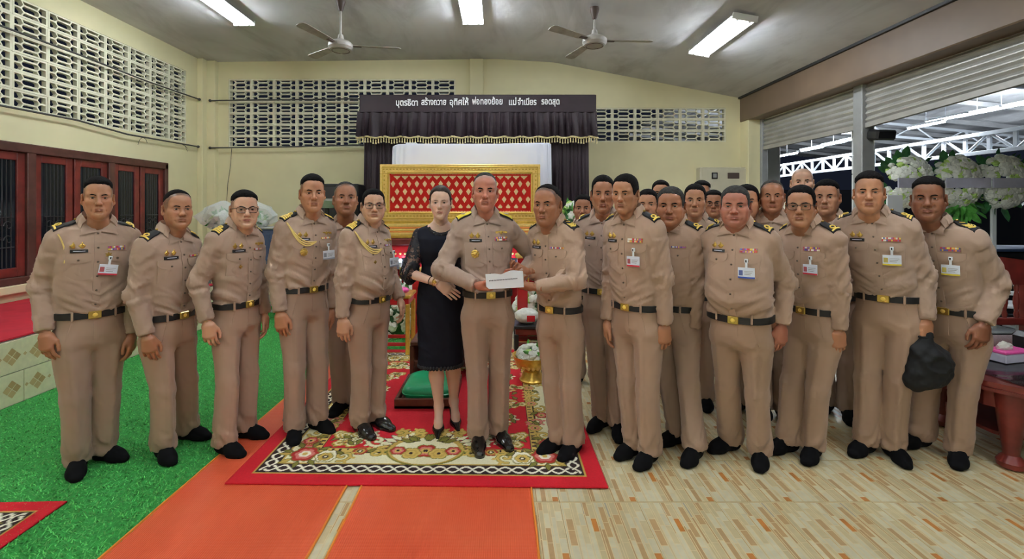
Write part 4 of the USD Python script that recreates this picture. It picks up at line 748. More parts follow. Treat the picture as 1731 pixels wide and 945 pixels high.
# flower banks at the altar's foot
bank('flower_bank', 'bank of white flowers and greenery left of the altar, behind the woman', 'flowers', (P(690, 353, 5.5)[0] - .12, 5.75, 0), (.5, .3, .62), 230, .05, 21)
bank('flower_bank', 'bank of white flowers at the altar foot between the woman and the officers', 'flowers', (-.27, 5.8, 0), (.34, .25, .5), 150, .05, 22)
bank('flower_bank', 'bank of white flowers right of the altar, behind the low dark table', 'flowers', (.57, 5.6, 0), (.5, .28, .58), 220, .05, 23)
bank('potted_greenery', 'green leafy arrangement with white flowers at the right end of the casket', 'flowers', (P(972, 353, 6.3)[0], 6.25, 1.02), (.26, .2, .55), 60, .05, 25, 90, .4)
st = thing('flower_stand', 'dark draped stand under the greenery at the right end of the casket', 'stand', (P(972, 353, 6.3)[0], 6.25, 0)); obj('drape', draped(-.22, .22, -.2, .2, 0, 1.0, 3), 'black_velvet', st)
# gold bowl on a foot
bw = thing('pedestal_bowl', 'gold pedestal bowl heaped with white flowers on the rug', 'bowl', (P(900, 353, 4.05)[0], 4.1, .014))
obj('bowl', lathe([(0, 0), (.105, 0), (.11, .015), (.095, .03), (.085, .06), (.07, .085), (.075, .1), (.11, .12), (.15, .165), (.168, .21), (.172, .225), (.16, .222), (.14, .18), (.1, .14), (0, .13)], 36), 'gold', bw)
for k in range(20):
    a = k * np.pi / 10; obj('lobe', (ICO[1][0] * [.014, .022, .034] @ rotz(a).T + [.128 * math.cos(a), .128 * math.sin(a), .155], ICO[1][1]), 'gold_leaf', bw)
flw = thing('flower_heap', 'white flowers heaped in the gold pedestal bowl', 'flowers', (P(900, 353, 4.05)[0], 4.1, .2)); bank('x', '', '', None, (.13, .13, .1), 60, .036, 27, 10, .1, parent=flw)
# prayer bench with cushion, and low wooden step behind
pb = thing('kneeling_bench', 'low wooden kneeling tray on the rug', 'bench', (-.545, 3.78, .014))
obj('tray', MB().box((-.24, -.27, 0), (.22, .27, .028), .006), 'cushion_wood', pb)
for a in (((-.24, -.27, .0), (.22, -.245, .075)), ((-.24, .245, 0), (.22, .27, .075)), ((-.24, -.245, 0), (-.215, .245, .075)), ((.195, -.245, 0), (.22, .245, .075))): obj('rim', MB().box(*a, .006), 'cushion_wood', pb)
cu = thing('cushion', 'glossy green cushion lying in the kneeling tray', 'cushion', (-.555, 3.78, .042))
V = ICO[3][0]; sqv = np.sign(V) * np.abs(V) ** [.45, .45, .8]
obj('cushion_body', (sqv * [.195, .225, .06] + [0, 0, .055] + (meshkit.fbm(V * 4, 3, 3) - .5)[:, None] * .016 * [0, 0, 1], ICO[3][1]), 'cushion_green', cu, smooth=True); obj('seam', MB().tube([(.197 * np.sign(math.cos(t)) * abs(math.cos(t)) ** .4, .227 * np.sign(math.sin(t)) * abs(math.sin(t)) ** .4, .055) for t in np.linspace(0, 2 * np.pi, 60)], .005, 5), 'cushion_green', cu)
wst = thing('wooden_step', 'dark wooden step stool with a folded green cloth behind the kneeling tray', 'stool', (-.52, 4.32, .014))
obj('seat', MB().box((-.26, -.2, .29), (.26, .2, .33), .008), 'cushion_wood', wst)
for s in (-1, 1): obj('side_panel', MB().box((s * .25 - .018, -.19, 0), (s * .25 + .018, .19, .29), .006), 'cushion_wood', wst)
obj('back_panel', MB().box((-.232, .15, .05), (.232, .17, .29), .004), 'cushion_wood', wst); obj('rail', MB().box((-.232, -.17, .1), (.232, -.15, .15), .004), 'cushion_wood', wst)
gc = thing('green_cloth', 'folded green cloth on the wooden step stool', 'cloth', (-.6, 4.3, .345)); obj('fold', MB().box((-.13, -.12, 0), (.13, .12, .035), .014), 'cushion_green', gc); obj('upper_fold', MB().box((-.125, -.11, .036), (.12, .11, .06), .01), 'cushion_green', gc)

# ================================================================== BACK-WALL FURNITURE
bq = thing('wrapped_bouquet', 'white and green bouquet in clear plastic wrap on a blue-black box', 'bouquet', P(402, 378, 6.6))
bank('x', '', '', None, (.40, .2, .16), 150, .05, 31, 60, .3, parent=bq)
r = np.random.default_rng(5); a = np.linspace(0, 2 * np.pi, 40, endpoint=False); rings = []
for z, s in ((-.06, .8), (.02, 1.05), (.12, 1.15), (.22, .95), (.3, .5)):
    w = 1 + .09 * np.sin(a * 7 + z * 20) + .05 * np.sin(a * 13); rings.append(np.stack([.46 * s * w * np.cos(a), .24 * s * w * np.sin(a), z + .02 * np.sin(a * 5)], 1))
i = np.arange(40); f = np.vstack([q for k in range(4) for Q in [np.stack([k * 40 + i, k * 40 + (i + 1) % 40, (k + 1) * 40 + (i + 1) % 40, (k + 1) * 40 + i], 1)] for q in (Q[:, [0, 1, 2]], Q[:, [0, 2, 3]])])
obj('plastic_wrap', (np.vstack(rings), f), 'cloudy_wrap', bq, smooth=False)
p_ = P(410, 362, 6.6)
p_ = P(410, 362, 6.6); bb = thing('bouquet_box', 'blue-black display box under the wrapped bouquet', 'box', (p_[0] + .12, 6.6, .62)); obj('body', MB().box((-.42, -.2, 0), (.42, .2, .60), .015), 'shadow_blue', bb); obj('front_panel', MB().box((-.36, -.212, .06), (.36, -.2, .54), .006), 'shadow_blue', bb); obj('rim', MB().box((-.43, -.21, .601), (.43, .21, .63), .006), 'grey_plastic', bb)
side_table(p_[0] + .12, 6.6, 1.0, .46, .617, 'grey_plastic', 'steel_post', 'grey table carrying the bouquet box against the back wall', 'display_table')
c_ = P(579, 312, 7.3)
ls = thing('loudspeaker', 'black box loudspeaker behind the man with downcast eyes', 'loudspeaker', (c_[0], 7.3, 0)); obj('cabinet', MB().box((-.3, -.2, .95), (.3, .2, c_[2]), .015), 'black_plastic', ls); obj('stand_pole', MB().tube([(0, 0, .03), (0, 0, .95)], .025, 10), 'iron', ls)
for k in range(3):
    a = k * 2.1; obj('stand_leg', MB().tube([(0, 0, .3), (.35 * math.cos(a), .35 * math.sin(a), .012)], .012, 6), 'iron', ls)
obj('grille', MB().box((-.26, -.21, 1.0), (.26, -.2, c_[2] - .05), .006), 'iron', ls)
sv = thing('silver_bowl', 'silver bowl in front of the black loudspeaker', 'bowl', P(553, 352, 6.55)); 
mat('silver', (.62, .65, .7), .45, metal=.25); obj('bowl', lathe([(0, 0), (.08, 0), (.14, .05), (.2, .1), (.21, .13), (.19, .13), (.12, .06), (0, .03)], 24), 'silver', sv); obj('foot', MB().tube([(0, 0, 0), (0, 0, -P(553, 352, 6.55)[2])], .03, 10), 'iron', sv)
a_, b_ = P(1178, 284, 8.3), P(1268, 350, 8.3)
eb = thing('electric_panel', 'beige electric distribution box on the back wall', 'electric box', (0, 8.3, 0)); obj('cabinet', MB().box((a_[0], -.13, b_[2]), (b_[0], .03, a_[2]), .01), 'panel_beige', eb); obj('door', MB().box((a_[0] + .03, -.145, b_[2] + .03), (b_[0] - .03, -.131, a_[2] - .03), .006), 'panel_beige', eb)
q = P(1208, 297, 8.15); obj('latch', MB().box((q[0] - .05, -.158, q[2] - .055), (q[0] + .05, -.144, q[2] + .055), .006), 'black_plastic', eb); obj('latch_inset', MB().box((q[0] - .03, -.163, q[2] - .035), (q[0] + .03, -.157, q[2] + .035), .004), 'grey_plastic', eb)
q = P(1240, 297, 8.15); obj('nameplate', MB().box((q[0] - .1, -.151, q[2] - .05), (q[0] + .1, -.144, q[2] + .05), .003), 'fan_dark', eb)

# ================================================================== WREATHS OUTSIDE
def wreath(px, D, label, seed, w=.30, leafy=0):
    c = P(px, 311, D); t = thing('funeral_wreath', label, 'wreath', (c[0], D, 0)); r = np.random.default_rng(seed); zc = c[2]
    obj('stand', MB().box((-.03, .06, 0), (.03, .09, zc + .1), .006), 'white_plastic', t); obj('stand_foot', MB().box((-.22, -.1, 0), (.22, .3, .03), .008), 'white_plastic', t)
    for up, hh in ((1, .27), (-1, .22)):
        def sp(k):
            a = r.uniform(0, np.pi); q = math.sqrt(r.uniform(0, 1)); x = w * .95 * q * math.cos(a); z = hh * q * math.sin(a)
            y = -.16 * math.sqrt(max(.02, 1 - q * q)); return np.array([x, y, zc + up * (.06 + z)]), np.array([x, y * 2.5, up * z + .02])
        obj('blossoms', blossom(70, .042, r, sp, ico=1), 'petal_white', t, kind='stuff'); obj('green_blossoms', blossom(22, .036, r, sp, ico=1), 'petal_green', t, kind='stuff')
    mb = MB()
    for k in range(26):
        a = r.uniform(-.2, np.pi + .2) if k < 16 else r.uniform(np.pi, 2 * np.pi); d = np.array([math.cos(a), r.uniform(-.4, .1), math.sin(a)])
        mb.add(*leafm(np.array([w * .8 * math.cos(a), .02, zc + .26 * math.sin(a)]), d, r.uniform(.13, .22), r.uniform(-.6, .6), w=1.5))
    obj('leaves', mb, 'leaf_green', t, kind='stuff')
    if leafy:
        mb = MB()
        for k in range(22):
            a = r.uniform(np.pi * 1.15, np.pi * 1.85); q = r.uniform(.4, 1); mb.add(*leafm(np.array([.02 + .2 * q * math.cos(a), -.08, zc - .12 + .28 * q * math.sin(a)]), [math.cos(a), -.3, math.sin(a)], .17, r.uniform(-.6, .6), w=1.9))
        obj('hanging_leaves', mb, 'leaf_bright', t, kind='stuff')
    rb = obj('ribbon', MB().add(hullm([(sx * w * .92, -.19 + dy, zc + dz) for sx in (-1, 1) for dy in (0, .02) for dz in (-.055, .06)])), 'ribbon', t)
wreath(1532, 5.75, 'white flower wreath with a grey ribbon next to the outside column', 41, .27)
sbd = thing('stand_board', 'pale board under the first flower wreath', 'board', (P(1512, 345, 5.42)[0], 5.42, 0)); obj('board', MB().box((-.09, -.012, .9), (.09, .012, 1.66), .006), 'white_plastic', sbd); obj('post', MB().box((-.015, .0, 0), (.015, .03, .9), .004), 'white_plastic', sbd)
wreath(1612, 5.75, 'white flower wreath with large drooping green leaves, second from the column', 42, .28, 1)
wreath(1690, 5.75, 'white flower wreath right of the one with drooping leaves', 43, .29)
wreath(1768, 5.75, 'white flower wreath cut by the right edge of the picture', 44, .28)

# ================================================================== FURNITURE AT RIGHT
ct = thing('coffee_table', 'red-brown lacquered coffee table with clipped corners and a glossy clear cover', 'table', (3.36, 3.0, 0))
top = Polygon([(-.52, -.2), (-.42, -.36), (.6, -.36), (.7, -.16), (.7, .3), (.6, .4), (-.3, .4), (-.52, .16)])
v, f = extrude(top, .035); obj('top', (v + [0, 0, .455], f), 'red_wood', ct, smooth=False); v, f = extrude(top.buffer(.015), .02); obj('edge_moulding', (v + [0, 0, .438], f), 'dark_wood', ct, smooth=False)
v, f = extrude(top.buffer(-.03), .1); obj('apron', (v + [0, 0, .34], f), 'dark_wood', ct, smooth=False)
gx, gy = np.meshgrid(np.linspace(-.40, .6, 60), np.linspace(-.34, .38, 40), indexing='ij')
obj('clear_cover', sheet(gx * .995, gy * .995, .4925 + .006 * meshkit.fbm(np.stack([gx * 4 + gy * 2, gy * 14, gx * 0], -1), 3, 8), .0015), 'clear_wrap', ct)
for x, y in ((-.40, -.26), (.52, -.27), (.52, .3), (-.28, .28)): obj('leg', lathe([(0, 0), (.045, 0), (.062, .012), (.066, .04), (.05, .065), (.036, .08), (.04, .12), (.058, .26), (.07, .36), (.075, .44), (0, .44)], 16, (x, y, 0)), 'dark_wood', ct)
v, f = extrude(top.buffer(-.1), .02); obj('shelf', (v + [0, 0, .16], f), 'dark_wood', ct, smooth=False)
tbx = thing('tissue_box', 'pink tissue box with a tissue pulled up, on the coffee table', 'tissue box', (3.36, 3.13, .5), 12)
obj('carton', MB().box((-.115, -.06, .0), (.115, .06, .055), .004), 'ribbon', tbx); obj('upper_carton', MB().box((-.116, -.061, .056), (.116, .061, .075), .006), 'pink', tbx)
obj('tissue', (ICO[2][0] * [.055, .03, .035] * (1 + .4 * (meshkit.noise(ICO[2][0] * 4, 2)[:, None] - .5)) + [-.03, 0, .088], ICO[2][1]), 'petal_white', tbx)
bg = thing('handbag', 'black handbag with silver clasps on the coffee table', 'bag', (3.66, 3.2, .5)); obj('body', MB().box((-.15, -.07, 0), (.15, .07, .17), .03), 'black_plastic', bg)
obj('handle', MB().tube([(.1 * math.cos(t), -.02, .16 + .1 * math.sin(t)) for t in np.linspace(0, np.pi, 14)], .009, 6), 'black_plastic', bg)
for x in (-.1, .02): obj('clasp', MB().box((x, -.078, .12), (x + .03, -.068, .15), .004), 'silver', bg)
so = thing('wooden_sofa', 'dark red wooden settee with turned spindles behind the coffee table', 'settee', (3.72, 3.78, 0))
obj('seat', MB().box((-.55, -.25, .38), (.75, .25, .43), .012), 'red_wood', so); obj('seat_rail', MB().box((-.53, -.23, .28), (.73, -.19, .379), .008), 'dark_wood', so)
pl = Polygon([(-.55, .86)] + [(-.55 + 1.3 * t, 1.06 + .06 * math.sin(math.pi * t)) for t in np.linspace(0, 1, 16)] + [(.75, .86)])
v, f = extrude(pl, .04); obj('crest_rail', (xf(v, UPX, (0, .25, 0)), f), 'dark_wood', so, smooth=False); obj('lower_rail', MB().box((-.55, .2, .52), (.75, .25, .58), .008), 'dark_wood', so)
for x in np.linspace(-.45, .65, 12): obj('spindle', lathe([(0, .575), (.013, .575), (.02, .61), (.012, .64), (.022, .70), (.022, .74), (.012, .8), (.019, .83), (.013, .865), (0, .865)], 10, (x, .225, 0)), 'dark_wood', so)
for x in (-.52, .72):
    for y in (-.21, .22): obj('leg', MB().box((x - .03, y - .03, 0), (x + .03, y + .03, .378 if y < 0 else .86), .008), 'dark_wood', so)
    obj('arm_rest', MB().box((x - .035, -.25, .64), (x + .035, .2, .68), .012), 'red_wood', so); obj('arm_post', MB().box((x - .022, -.22, .431), (x + .022, -.175, .639), .006), 'dark_wood', so)
bs = thing('settee_bench', 'dark red low bench beyond the officers at the right', 'bench', (2.95, 3.75, 0)); obj('seat', MB().box((-.2, -.28, .3), (.14, .3, .345), .01), 'dark_wood', bs)
for x in (-.17, .11):
    for y in (-.25, .27): obj('leg', MB().box((x - .025, y - .025, 0), (x + .025, y + .025, .299), .006), 'dark_wood', bs)
wc = thing('plastic_chair', 'pale plastic chair outside beyond the settee', 'chair', (5.62, 5.3, 0), -25)
obj('seat', MB().box((-.22, -.22, .42), (.22, .22, .45), .014), 'white_plastic', wc)
t = np.linspace(-1, 1, 14)
for k, (z0_, z1_) in enumerate(((.52, .56), (.72, .84))): obj('back_band', MB().add(hullm([(.23 * math.sin(q * 1.2), .2 - .12 * (1 - math.cos(q * 1.2)) + o, z) for q in t for o in (0, .02) for z in (z0_, z1_)])), 'white_plastic', wc)
for sx in (-1, 1): obj('back_post', MB().tube([(sx * .2, .19, .45), (sx * .19, .18, .6), (sx * .15, .2, .8)], .018, 8), 'white_plastic', wc)
for sx in (-1, 1):
    for sy in (-1, 1): obj('leg', MB().tube([(sx * .2, sy * .2, .42), (sx * .24, sy * .25, .0)], [.024, .018], 8), 'white_plastic', wc)
dt = thing('long_table', 'long dark-topped table outside behind the pale chair', 'table', (6.2, 6.6, 0)); obj('top', MB().box((-1.2, -.35, .93), (1.6, .35, .97), .008), 'shadow_blue', dt); obj('skirt', MB().box((-1.15, -.3, .1), (1.55, .3, .929), .01), 'black_plastic', dt)
for x in (-1.1, 1.5): obj('leg', MB().box((x - .03, -.3, 0), (x + .03, .3, .1), .004), 'iron', dt)
# ================================================================== FIGURES: implicit surfaces meshed by surface nets
class Vol:
    def __init__(s, lo, hi, h):
        s.lo, s.h = np.asarray(lo, float), h; s.n = np.ceil((np.asarray(hi, float) - s.lo) / h).astype(int) + 1
        s.ax = [(s.lo[k] + h * np.arange(s.n[k])).astype(np.float32) for k in range(3)]; s.F = np.full(s.n, 1.0, np.float32)
    def reg(s, lo, hi, pad):
        i0 = np.clip(np.floor((np.asarray(lo) - pad - s.lo) / s.h).astype(int), 0, s.n); i1 = np.clip(np.ceil((np.asarray(hi) + pad - s.lo) / s.h).astype(int) + 1, 0, s.n)
        sl = tuple(slice(a, b) for a, b in zip(i0, i1)); return sl, (s.ax[0][sl[0]][:, None, None], s.ax[1][sl[1]][None, :, None], s.ax[2][sl[2]][None, None, :])
    def op(s, fn, lo, hi, k=0.0, mode='u', pad=.03):
        sl, (x, y, z) = s.reg(lo, hi, pad + k)
        if min(q.stop - q.start for q in sl) <= 0: return
        d = fn(x, y, z); f = s.F[sl]
        if mode == 'u': r = smin(f, d, k)
        elif mode == 's': r = -smin(-f, d, k)
        else: r = -smin(-f, -d, k)
        s.F[sl] = r
    def cap(s, a, b, ra, rb, k=0.0, mode='u', cut=None, u=None, flat=1.0):
        a, b = np.asarray(a, float), np.asarray(b, float); m = max(ra, rb) * max(1, flat)
        s.op(lambda x, y, z: capd(x, y, z, a, b, ra, rb, cut, u, flat), np.minimum(a, b) - m, np.maximum(a, b) + m, k, mode)
    def ell(s, c, r, k=0.0, mode='u', R=None):
        c, r = np.asarray(c, float), np.asarray(r, float); m = np.full(3, r.max()) if R is not None else r
        def fn(x, y, z):
            p = [x - c[0], y - c[1], z - c[2]]
            if R is not None: p = [sum(R[j, i] * p[j] for j in range(3)) for i in range(3)]
            k0 = np.sqrt(sum((p[i] / r[i]) ** 2 for i in range(3))); k1 = np.sqrt(sum((p[i] / r[i] ** 2) ** 2 for i in range(3))) + 1e-6
            return (k0 * (k0 - 1) / k1).astype(np.float32)
        s.op(fn, c - m, c + m, k, mode)
    def mesh(s): return surface_nets(s.F, s.lo, s.h)
    def at(s, p, order=1):
        q = ((np.asarray(p) - s.lo) / s.h).T
        return ndimage.map_coordinates(s.F, q, order=order, mode='nearest')
    def front(s, x, z, y0=None, axis=1, far=None):
        """First surface met along +y (axis 1) from the front, or downwards (axis 2) from above, at the given pairs."""
        x, z = np.broadcast_arrays(np.asarray(x, float), np.asarray(z, float)); sh = x.shape; x, z = x.ravel(), z.ravel()
        t = s.ax[axis][::1].astype(float); t = np.linspace(t[0], t[-1], 2 * len(t)); t = t if axis == 1 else t[::-1]
        A = np.broadcast_to(x[:, None], (len(x), len(t))); B = np.broadcast_to(z[:, None], A.shape); T = np.broadcast_to(t, A.shape)
        pts = np.stack([A, T, B] if axis == 1 else [A, B, T], -1).reshape(-1, 3); f = s.at(pts).reshape(A.shape)
        neg = f < 0; k = np.argmax(neg, 1); k = np.maximum(k, 1); i = np.arange(len(x))
        f0, f1 = f[i, k - 1], f[i, k]; w = np.clip(f0 / (f0 - f1 + 1e-9), 0, 1); out = t[k - 1] + (t[k] - t[k - 1]) * w
        out[~neg.any(1)] = np.nan
        if np.isnan(out).any(): out[np.isnan(out)] = np.nanmean(out) if not np.isnan(out).all() else 0
        return out.reshape(sh)
def smin(a, b, k):
    if k <= 0: return np.minimum(a, b)
    h = np.maximum(k - np.abs(a - b), 0) / k; return np.minimum(a, b) - h * h * k * .25
def capd(x, y, z, a, b, ra, rb, cut=None, u=None, flat=1.0):
    ba = b - a; L = float(ba @ ba) + 1e-12; px, py, pz = x - a[0], y - a[1], z - a[2]
    t = np.clip((px * ba[0] + py * ba[1] + pz * ba[2]) / L, 0, 1); qx, qy, qz = px - ba[0] * t, py - ba[1] * t, pz - ba[2] * t
    if u is not None:
        du = qx * u[0] + qy * u[1] + qz * u[2]; g = du * (1 / flat - 1); qx, qy, qz = qx + u[0] * g, qy + u[1] * g, qz + u[2] * g
    d = np.sqrt(qx * qx + qy * qy + qz * qz) - (ra + (rb - ra) * t)
    if cut is not None:
        n = ba / math.sqrt(L); d = np.maximum(d, px * n[0] + py * n[1] + pz * n[2] - math.sqrt(L) - cut)
    return d.astype(np.float32)
_E = [(a, b) for a in range(8) for b in range(a + 1, 8) if bin(a ^ b).count('1') == 1]
def surface_nets(F, lo, h):
    F = F.copy(); F[0], F[-1], F[:, 0], F[:, -1], F[:, :, 0], F[:, :, -1] = 1, 1, 1, 1, 1, 1
    S = F < 0; nx, ny, nz = F.shape
    cnt = np.zeros((nx - 1, ny - 1, nz - 1), np.int8)
    for i in range(8): a, b, c = i & 1, i >> 1 & 1, i >> 2 & 1; cnt += S[a:nx - 1 + a, b:ny - 1 + b, c:nz - 1 + c]
    act = (cnt > 0) & (cnt < 8); I, J, K = np.nonzero(act); idx = np.full(act.shape, -1, np.int64); idx[I, J, K] = np.arange(len(I))
    V = np.stack([F[I + (i & 1), J + (i >> 1 & 1), K + (i >> 2 & 1)] for i in range(8)], 1).astype(float)
    acc, w = np.zeros((len(I), 3)), np.zeros(len(I)); off = np.array([[i & 1, i >> 1 & 1, i >> 2 & 1] for i in range(8)], float)
    for a, b in _E:
        va, vb = V[:, a], V[:, b]; m = (va < 0) != (vb < 0); t = np.where(m, va / np.where(m, va - vb, 1), 0)
        acc += np.where(m[:, None], off[a] + (off[b] - off[a]) * t[:, None], 0); w += m
    v = (np.stack([I, J, K], 1) + acc / w[:, None]) * h + lo
    quads = []
    for ax in range(3):
        s0 = [slice(1, n - 1) for n in F.shape]; s0[ax] = slice(0, F.shape[ax] - 1); s1 = list(s0); s1[ax] = slice(1, F.shape[ax])
        A, B = S[tuple(s0)], S[tuple(s1)]; e = np.argwhere(A != B)
        if not len(e): continue
        inside = A[tuple(e.T)]; e = e + np.array([0 if k == ax else 1 for k in range(3)])
        u, w_ = (ax + 1) % 3, (ax + 2) % 3
        def cell(du, dw): q = e.copy(); q[:, u] -= du; q[:, w_] -= dw; return idx[q[:, 0], q[:, 1], q[:, 2]]
        q = np.stack([cell(1, 1), cell(0, 1), cell(0, 0), cell(1, 0)], 1); q[~inside] = q[~inside][:, ::-1]; quads.append(q)
    q = np.vstack(quads); return v, np.vstack([q[:, [0, 1, 2]], q[:, [0, 2, 3]]])
def vnormals(v, f):
    n = np.zeros_like(v); c = np.cross(v[f[:, 1]] - v[f[:, 0]], v[f[:, 2]] - v[f[:, 0]])
    for k in range(3): np.add.at(n, f[:, k], c)
    return n / (np.linalg.norm(n, axis=1, keepdims=True) + 1e-12)
def unit(v): v = np.asarray(v, float); return v / (np.linalg.norm(v) + 1e-12)

# ---- the head: x to the picture's right, y to the back, z up; origin between the ears, crown at +.117, chin at -.118
def head_volume(h):
    V = Vol((-.10, -.135, -.25), (.10, .125, .135), h)
    V.ell((0, .012, .030), (.0745, .0965, .086)); V.ell((0, -.022, -.022), (.0655, .070, .088), .03)
    V.ell((0, -.03, .05), (.062, .064, .052), .03)
    for s in (-1, 1):
        V.cap((s * .052, .002, -.052), (s * .016, -.066, -.100), .020, .0165, .035)
        V.ell((s * .045, -.056, -.024), (.024, .022, .02), .025)
        V.cap((s * .048, -.068, .017), (s * .012, -.083, .014), .010, .010, .018)
        V.ell((s * .034, -.052, -.066), (.021, .022, .03), .03)
    V.ell((0, -.068, -.099), (.022, .019, .019), .025)
    V.cap((0, .018, -.06), (0, .036, -.24), .057, .059, .03); V.cap((0, -.022, -.115), (0, -.012, -.20), .018, .024, .05)
    for s in (-1, 1):
        V.ell((s * .033, -.095, .0005), (.0195, .0155, .0115), .014, 's')
        V.ell((s * .032, -.0725, -.001), (.0165, .0155, .0145), .005)
        V.ell((s * .032, -.090, -.0016), (.0150, .010, .0046), .0012, 's')
        V.cap((s * .017, -.087, .0085), (s * .045, -.078, .0095), .0032, .003, .004)
    V.cap((0, -.083, .014), (0, -.1035, -.026), .0085, .0105, .012); V.ell((0, -.107, -.034), (.0125, .0125, .0105), .01)
    for s in (-1, 1):
        V.ell((s * .0135, -.0955, -.038), (.0095, .011, .0085), .007); V.ell((s * .0068, -.1045, -.0445), (.0042, .006, .004), .003, 's')
        V.cap((s * .023, -.0905, -.040), (s * .035, -.079, -.072), .002, .0025, .012, 's')
    V.ell((0, -.078, -.064), (.032, .0135, .017), .016)
    V.cap((0, -.0955, -.049), (0, -.096, -.056), .0022, .003, .006, 's')
    for s in (-1, 1):
        V.cap((s * .0245, -.0790, -.0668), (s * .004, -.0915, -.0620), .003, .0048, .006); V.cap((s * .021, -.0800, -.0700), (0, -.0905, -.0730), .0036, .0058, .006)
    V.cap((-.026, -.0835, -.0680), (0, -.0985, -.0668), .0018, .002, .003, 's'); V.cap((.026, -.0835, -.0680), (0, -.0985, -.0668), .0018, .002, .003, 's')
    V.cap((-.012, -.089, -.083), (.012, -.089, -.083), .004, .004, .012, 's')
    for s in (-1, 1):
        R = rotz(s * .45) @ rotx(-.15); V.ell((s * .0815, .016, -.008), (.0075, .0205, .0335), .006, 'u', R); V.ell((s * .088, .008, -.006), (.006, .0105, .02), .004, 's', R); V.ell((s * .076, .006, -.033), (.007, .009, .012), .006)
    return V
def hair_volume(HV, line, t_side, t_top, zs=.045, zt=.095, extra=None):
    V = Vol(HV.lo, HV.lo + HV.h * (HV.n - 1), HV.h); x, y, z = np.meshgrid(*V.ax, indexing='ij', sparse=True)
    t = t_side + (t_top - t_side) * np.clip((z - zs) / (zt - zs), 0, 1) ** .8
    zl = np.interp(V.ax[1], [p[0] for p in line], [p[1] for p in line]).astype(np.float32)[None, :, None]
    zl = zl + .010 * np.clip(np.abs(x) / .05 - .75, 0, 1) * (y < -.03) * -1
    zl = zl + (.012 * (meshkit.noise(np.stack(np.broadcast_arrays(x, y, z), -1) * 95, 3) - .5)).astype(np.float32)
    t = t * np.sqrt(np.clip((z - zl) / .022, 0, 1)) - .0008 * (z - zl < .004)
    V.F = np.maximum(HV.F - t, (zl - z) * .8).astype(np.float32)
    V.F = np.maximum(V.F, np.where(np.abs(x) > .079, 1, -1) * (z < .02) * 1.0 + np.where(z < .02, 0, -1)).astype(np.float32) if True else V.F
    if extra: extra(V)
    return V
LINES = {'crop': [(-.11, .083), (-.075, .075), (-.055, .071), (-.04, .060), (.0, .056), (.05, .046), (.09, .035), (.12, .03)],
         'full': [(-.11, .083), (-.08, .074), (-.064, .062), (-.052, .035), (-.044, .0), (-.034, -.012), (-.012, -.006), (.012, .018), (.03, -.01), (.055, -.045), (.12, -.06)],
         'high': [(-.11, .105), (-.07, .097), (-.05, .085), (-.03, .058), (.0, .046), (.05, .03), (.12, .0)],
         'woman': [(-.11, .082), (-.083, .078), (-.062, .066), (-.046, .045), (-.036, .02), (-.022, .0), (0, .012), (.03, -.05), (.12, -.085)]}
HV = head_volume(.0026); HEAD = HV.mesh()
HVc = head_volume(.0042); HEADC = HVc.mesh()
def woman_extra(V):
    V.ell((0, .118, .0), (.035, .03, .05), .02)
HAIRV = {'flat': hair_volume(HVc, LINES['crop'], .002, .0115, .04, .085), 'short': hair_volume(HVc, LINES['full'], .0018, .008), 'thin': hair_volume(HVc, LINES['high'], .0012, .0045), 'woman': hair_volume(HVc, LINES['woman'], .006, .010, extra=woman_extra)}
def bristle(m, a=.0024):
    v, f = m; n = vnormals(v, f); return v + n * (a * (meshkit.noise(v * [420, 420, 260], 5) - .5))[:, None], f
HAIR = {k: bristle(V.mesh()) for k, V in HAIRV.items()}
def front_y(x, z, V=HVc): return V.front(x, z)
paintmat('skin', 0.40, bump=0.12, bscale=260, bdist=.0006, subsurface_weight=0.12, subsurface_radius=(.9, .35, .2), subsurface_scale=.006)
mat('hair_black', (.007, .006, .006), .9, var=.3, vscale=60, bump=.6, bscale=420, bdist=.003, specular_ior_level=.12)
mat('hair_grey', (.045, .043, .041), .9, specular_ior_level=.15, var=.4, vscale=60, bump=.8, bscale=420, bdist=.003)
mat('hair_brown', (.022, .012, .008), .55, specular_ior_level=.3, var=.4, vscale=50, bump=.6, bscale=300, bdist=.003)
paintmat('eyeball', .12)
SKIN = {'tan': sRGB(184, 132, 100), 'brown': sRGB(152, 102, 74), 'dark': sRGB(126, 82, 60), 'fair': sRGB(214, 168, 140), 'red': sRGB(186, 122, 100), 'pale': sRGB(226, 186, 166)}
def head_warp(p, q):
    """p: points of the head template; q: dict of shape numbers."""
    v = np.array(p, float); x, y, z = v.T
    jaw = np.clip((-.01 - z) / .09, 0, 1) * np.clip((z + .17) / .05, 0, 1); top = np.clip((z - .0) / .08, 0, 1)
    fx = q.get('w', 1.0) * (1 + (q.get('jaw', 1.0) - 1) * jaw + (q.get('temple', 1.0) - 1) * top)
    neck = np.clip((-.12 - z) / .03, 0, 1) * np.clip(1 - (np.clip(-y, 0, 1) - .05) / .03, 0, 1); fx = fx * (1 - neck) + neck * q.get('neck', 1.0)
    x2 = x * fx; nose = np.exp(-((x / .022) ** 2 + ((y + .10) / .022) ** 2 + ((z + .034) / .022) ** 2)); x2 = x2 * (1 + (q.get('nose_w', 1.0) - 1) * nose); y2 = y - (q.get('nose', 1.0) - 1) * .02 * nose
    ck = np.exp(-(((np.abs(x) - .045) / .025) ** 2 + ((y + .06) / .04) ** 2 + ((z + .05) / .035) ** 2)); x2 = x2 + np.sign(x) * .010 * q.get('cheek', 0) * ck; y2 = y2 - .006 * q.get('cheek', 0) * ck
    chin = np.exp(-((x / .03) ** 2 + ((y + .07) / .03) ** 2 + ((z + .105) / .02) ** 2)); y2 = y2 - .008 * q.get('chin', 0) * chin
    z2 = z * q.get('l', 1.0); y2 = y2 * (1 - neck) + (y2 * q.get('neck', 1.0) + (1 - q.get('neck', 1.0)) * .03) * neck
    return np.stack([x2, y2, z2], 1)
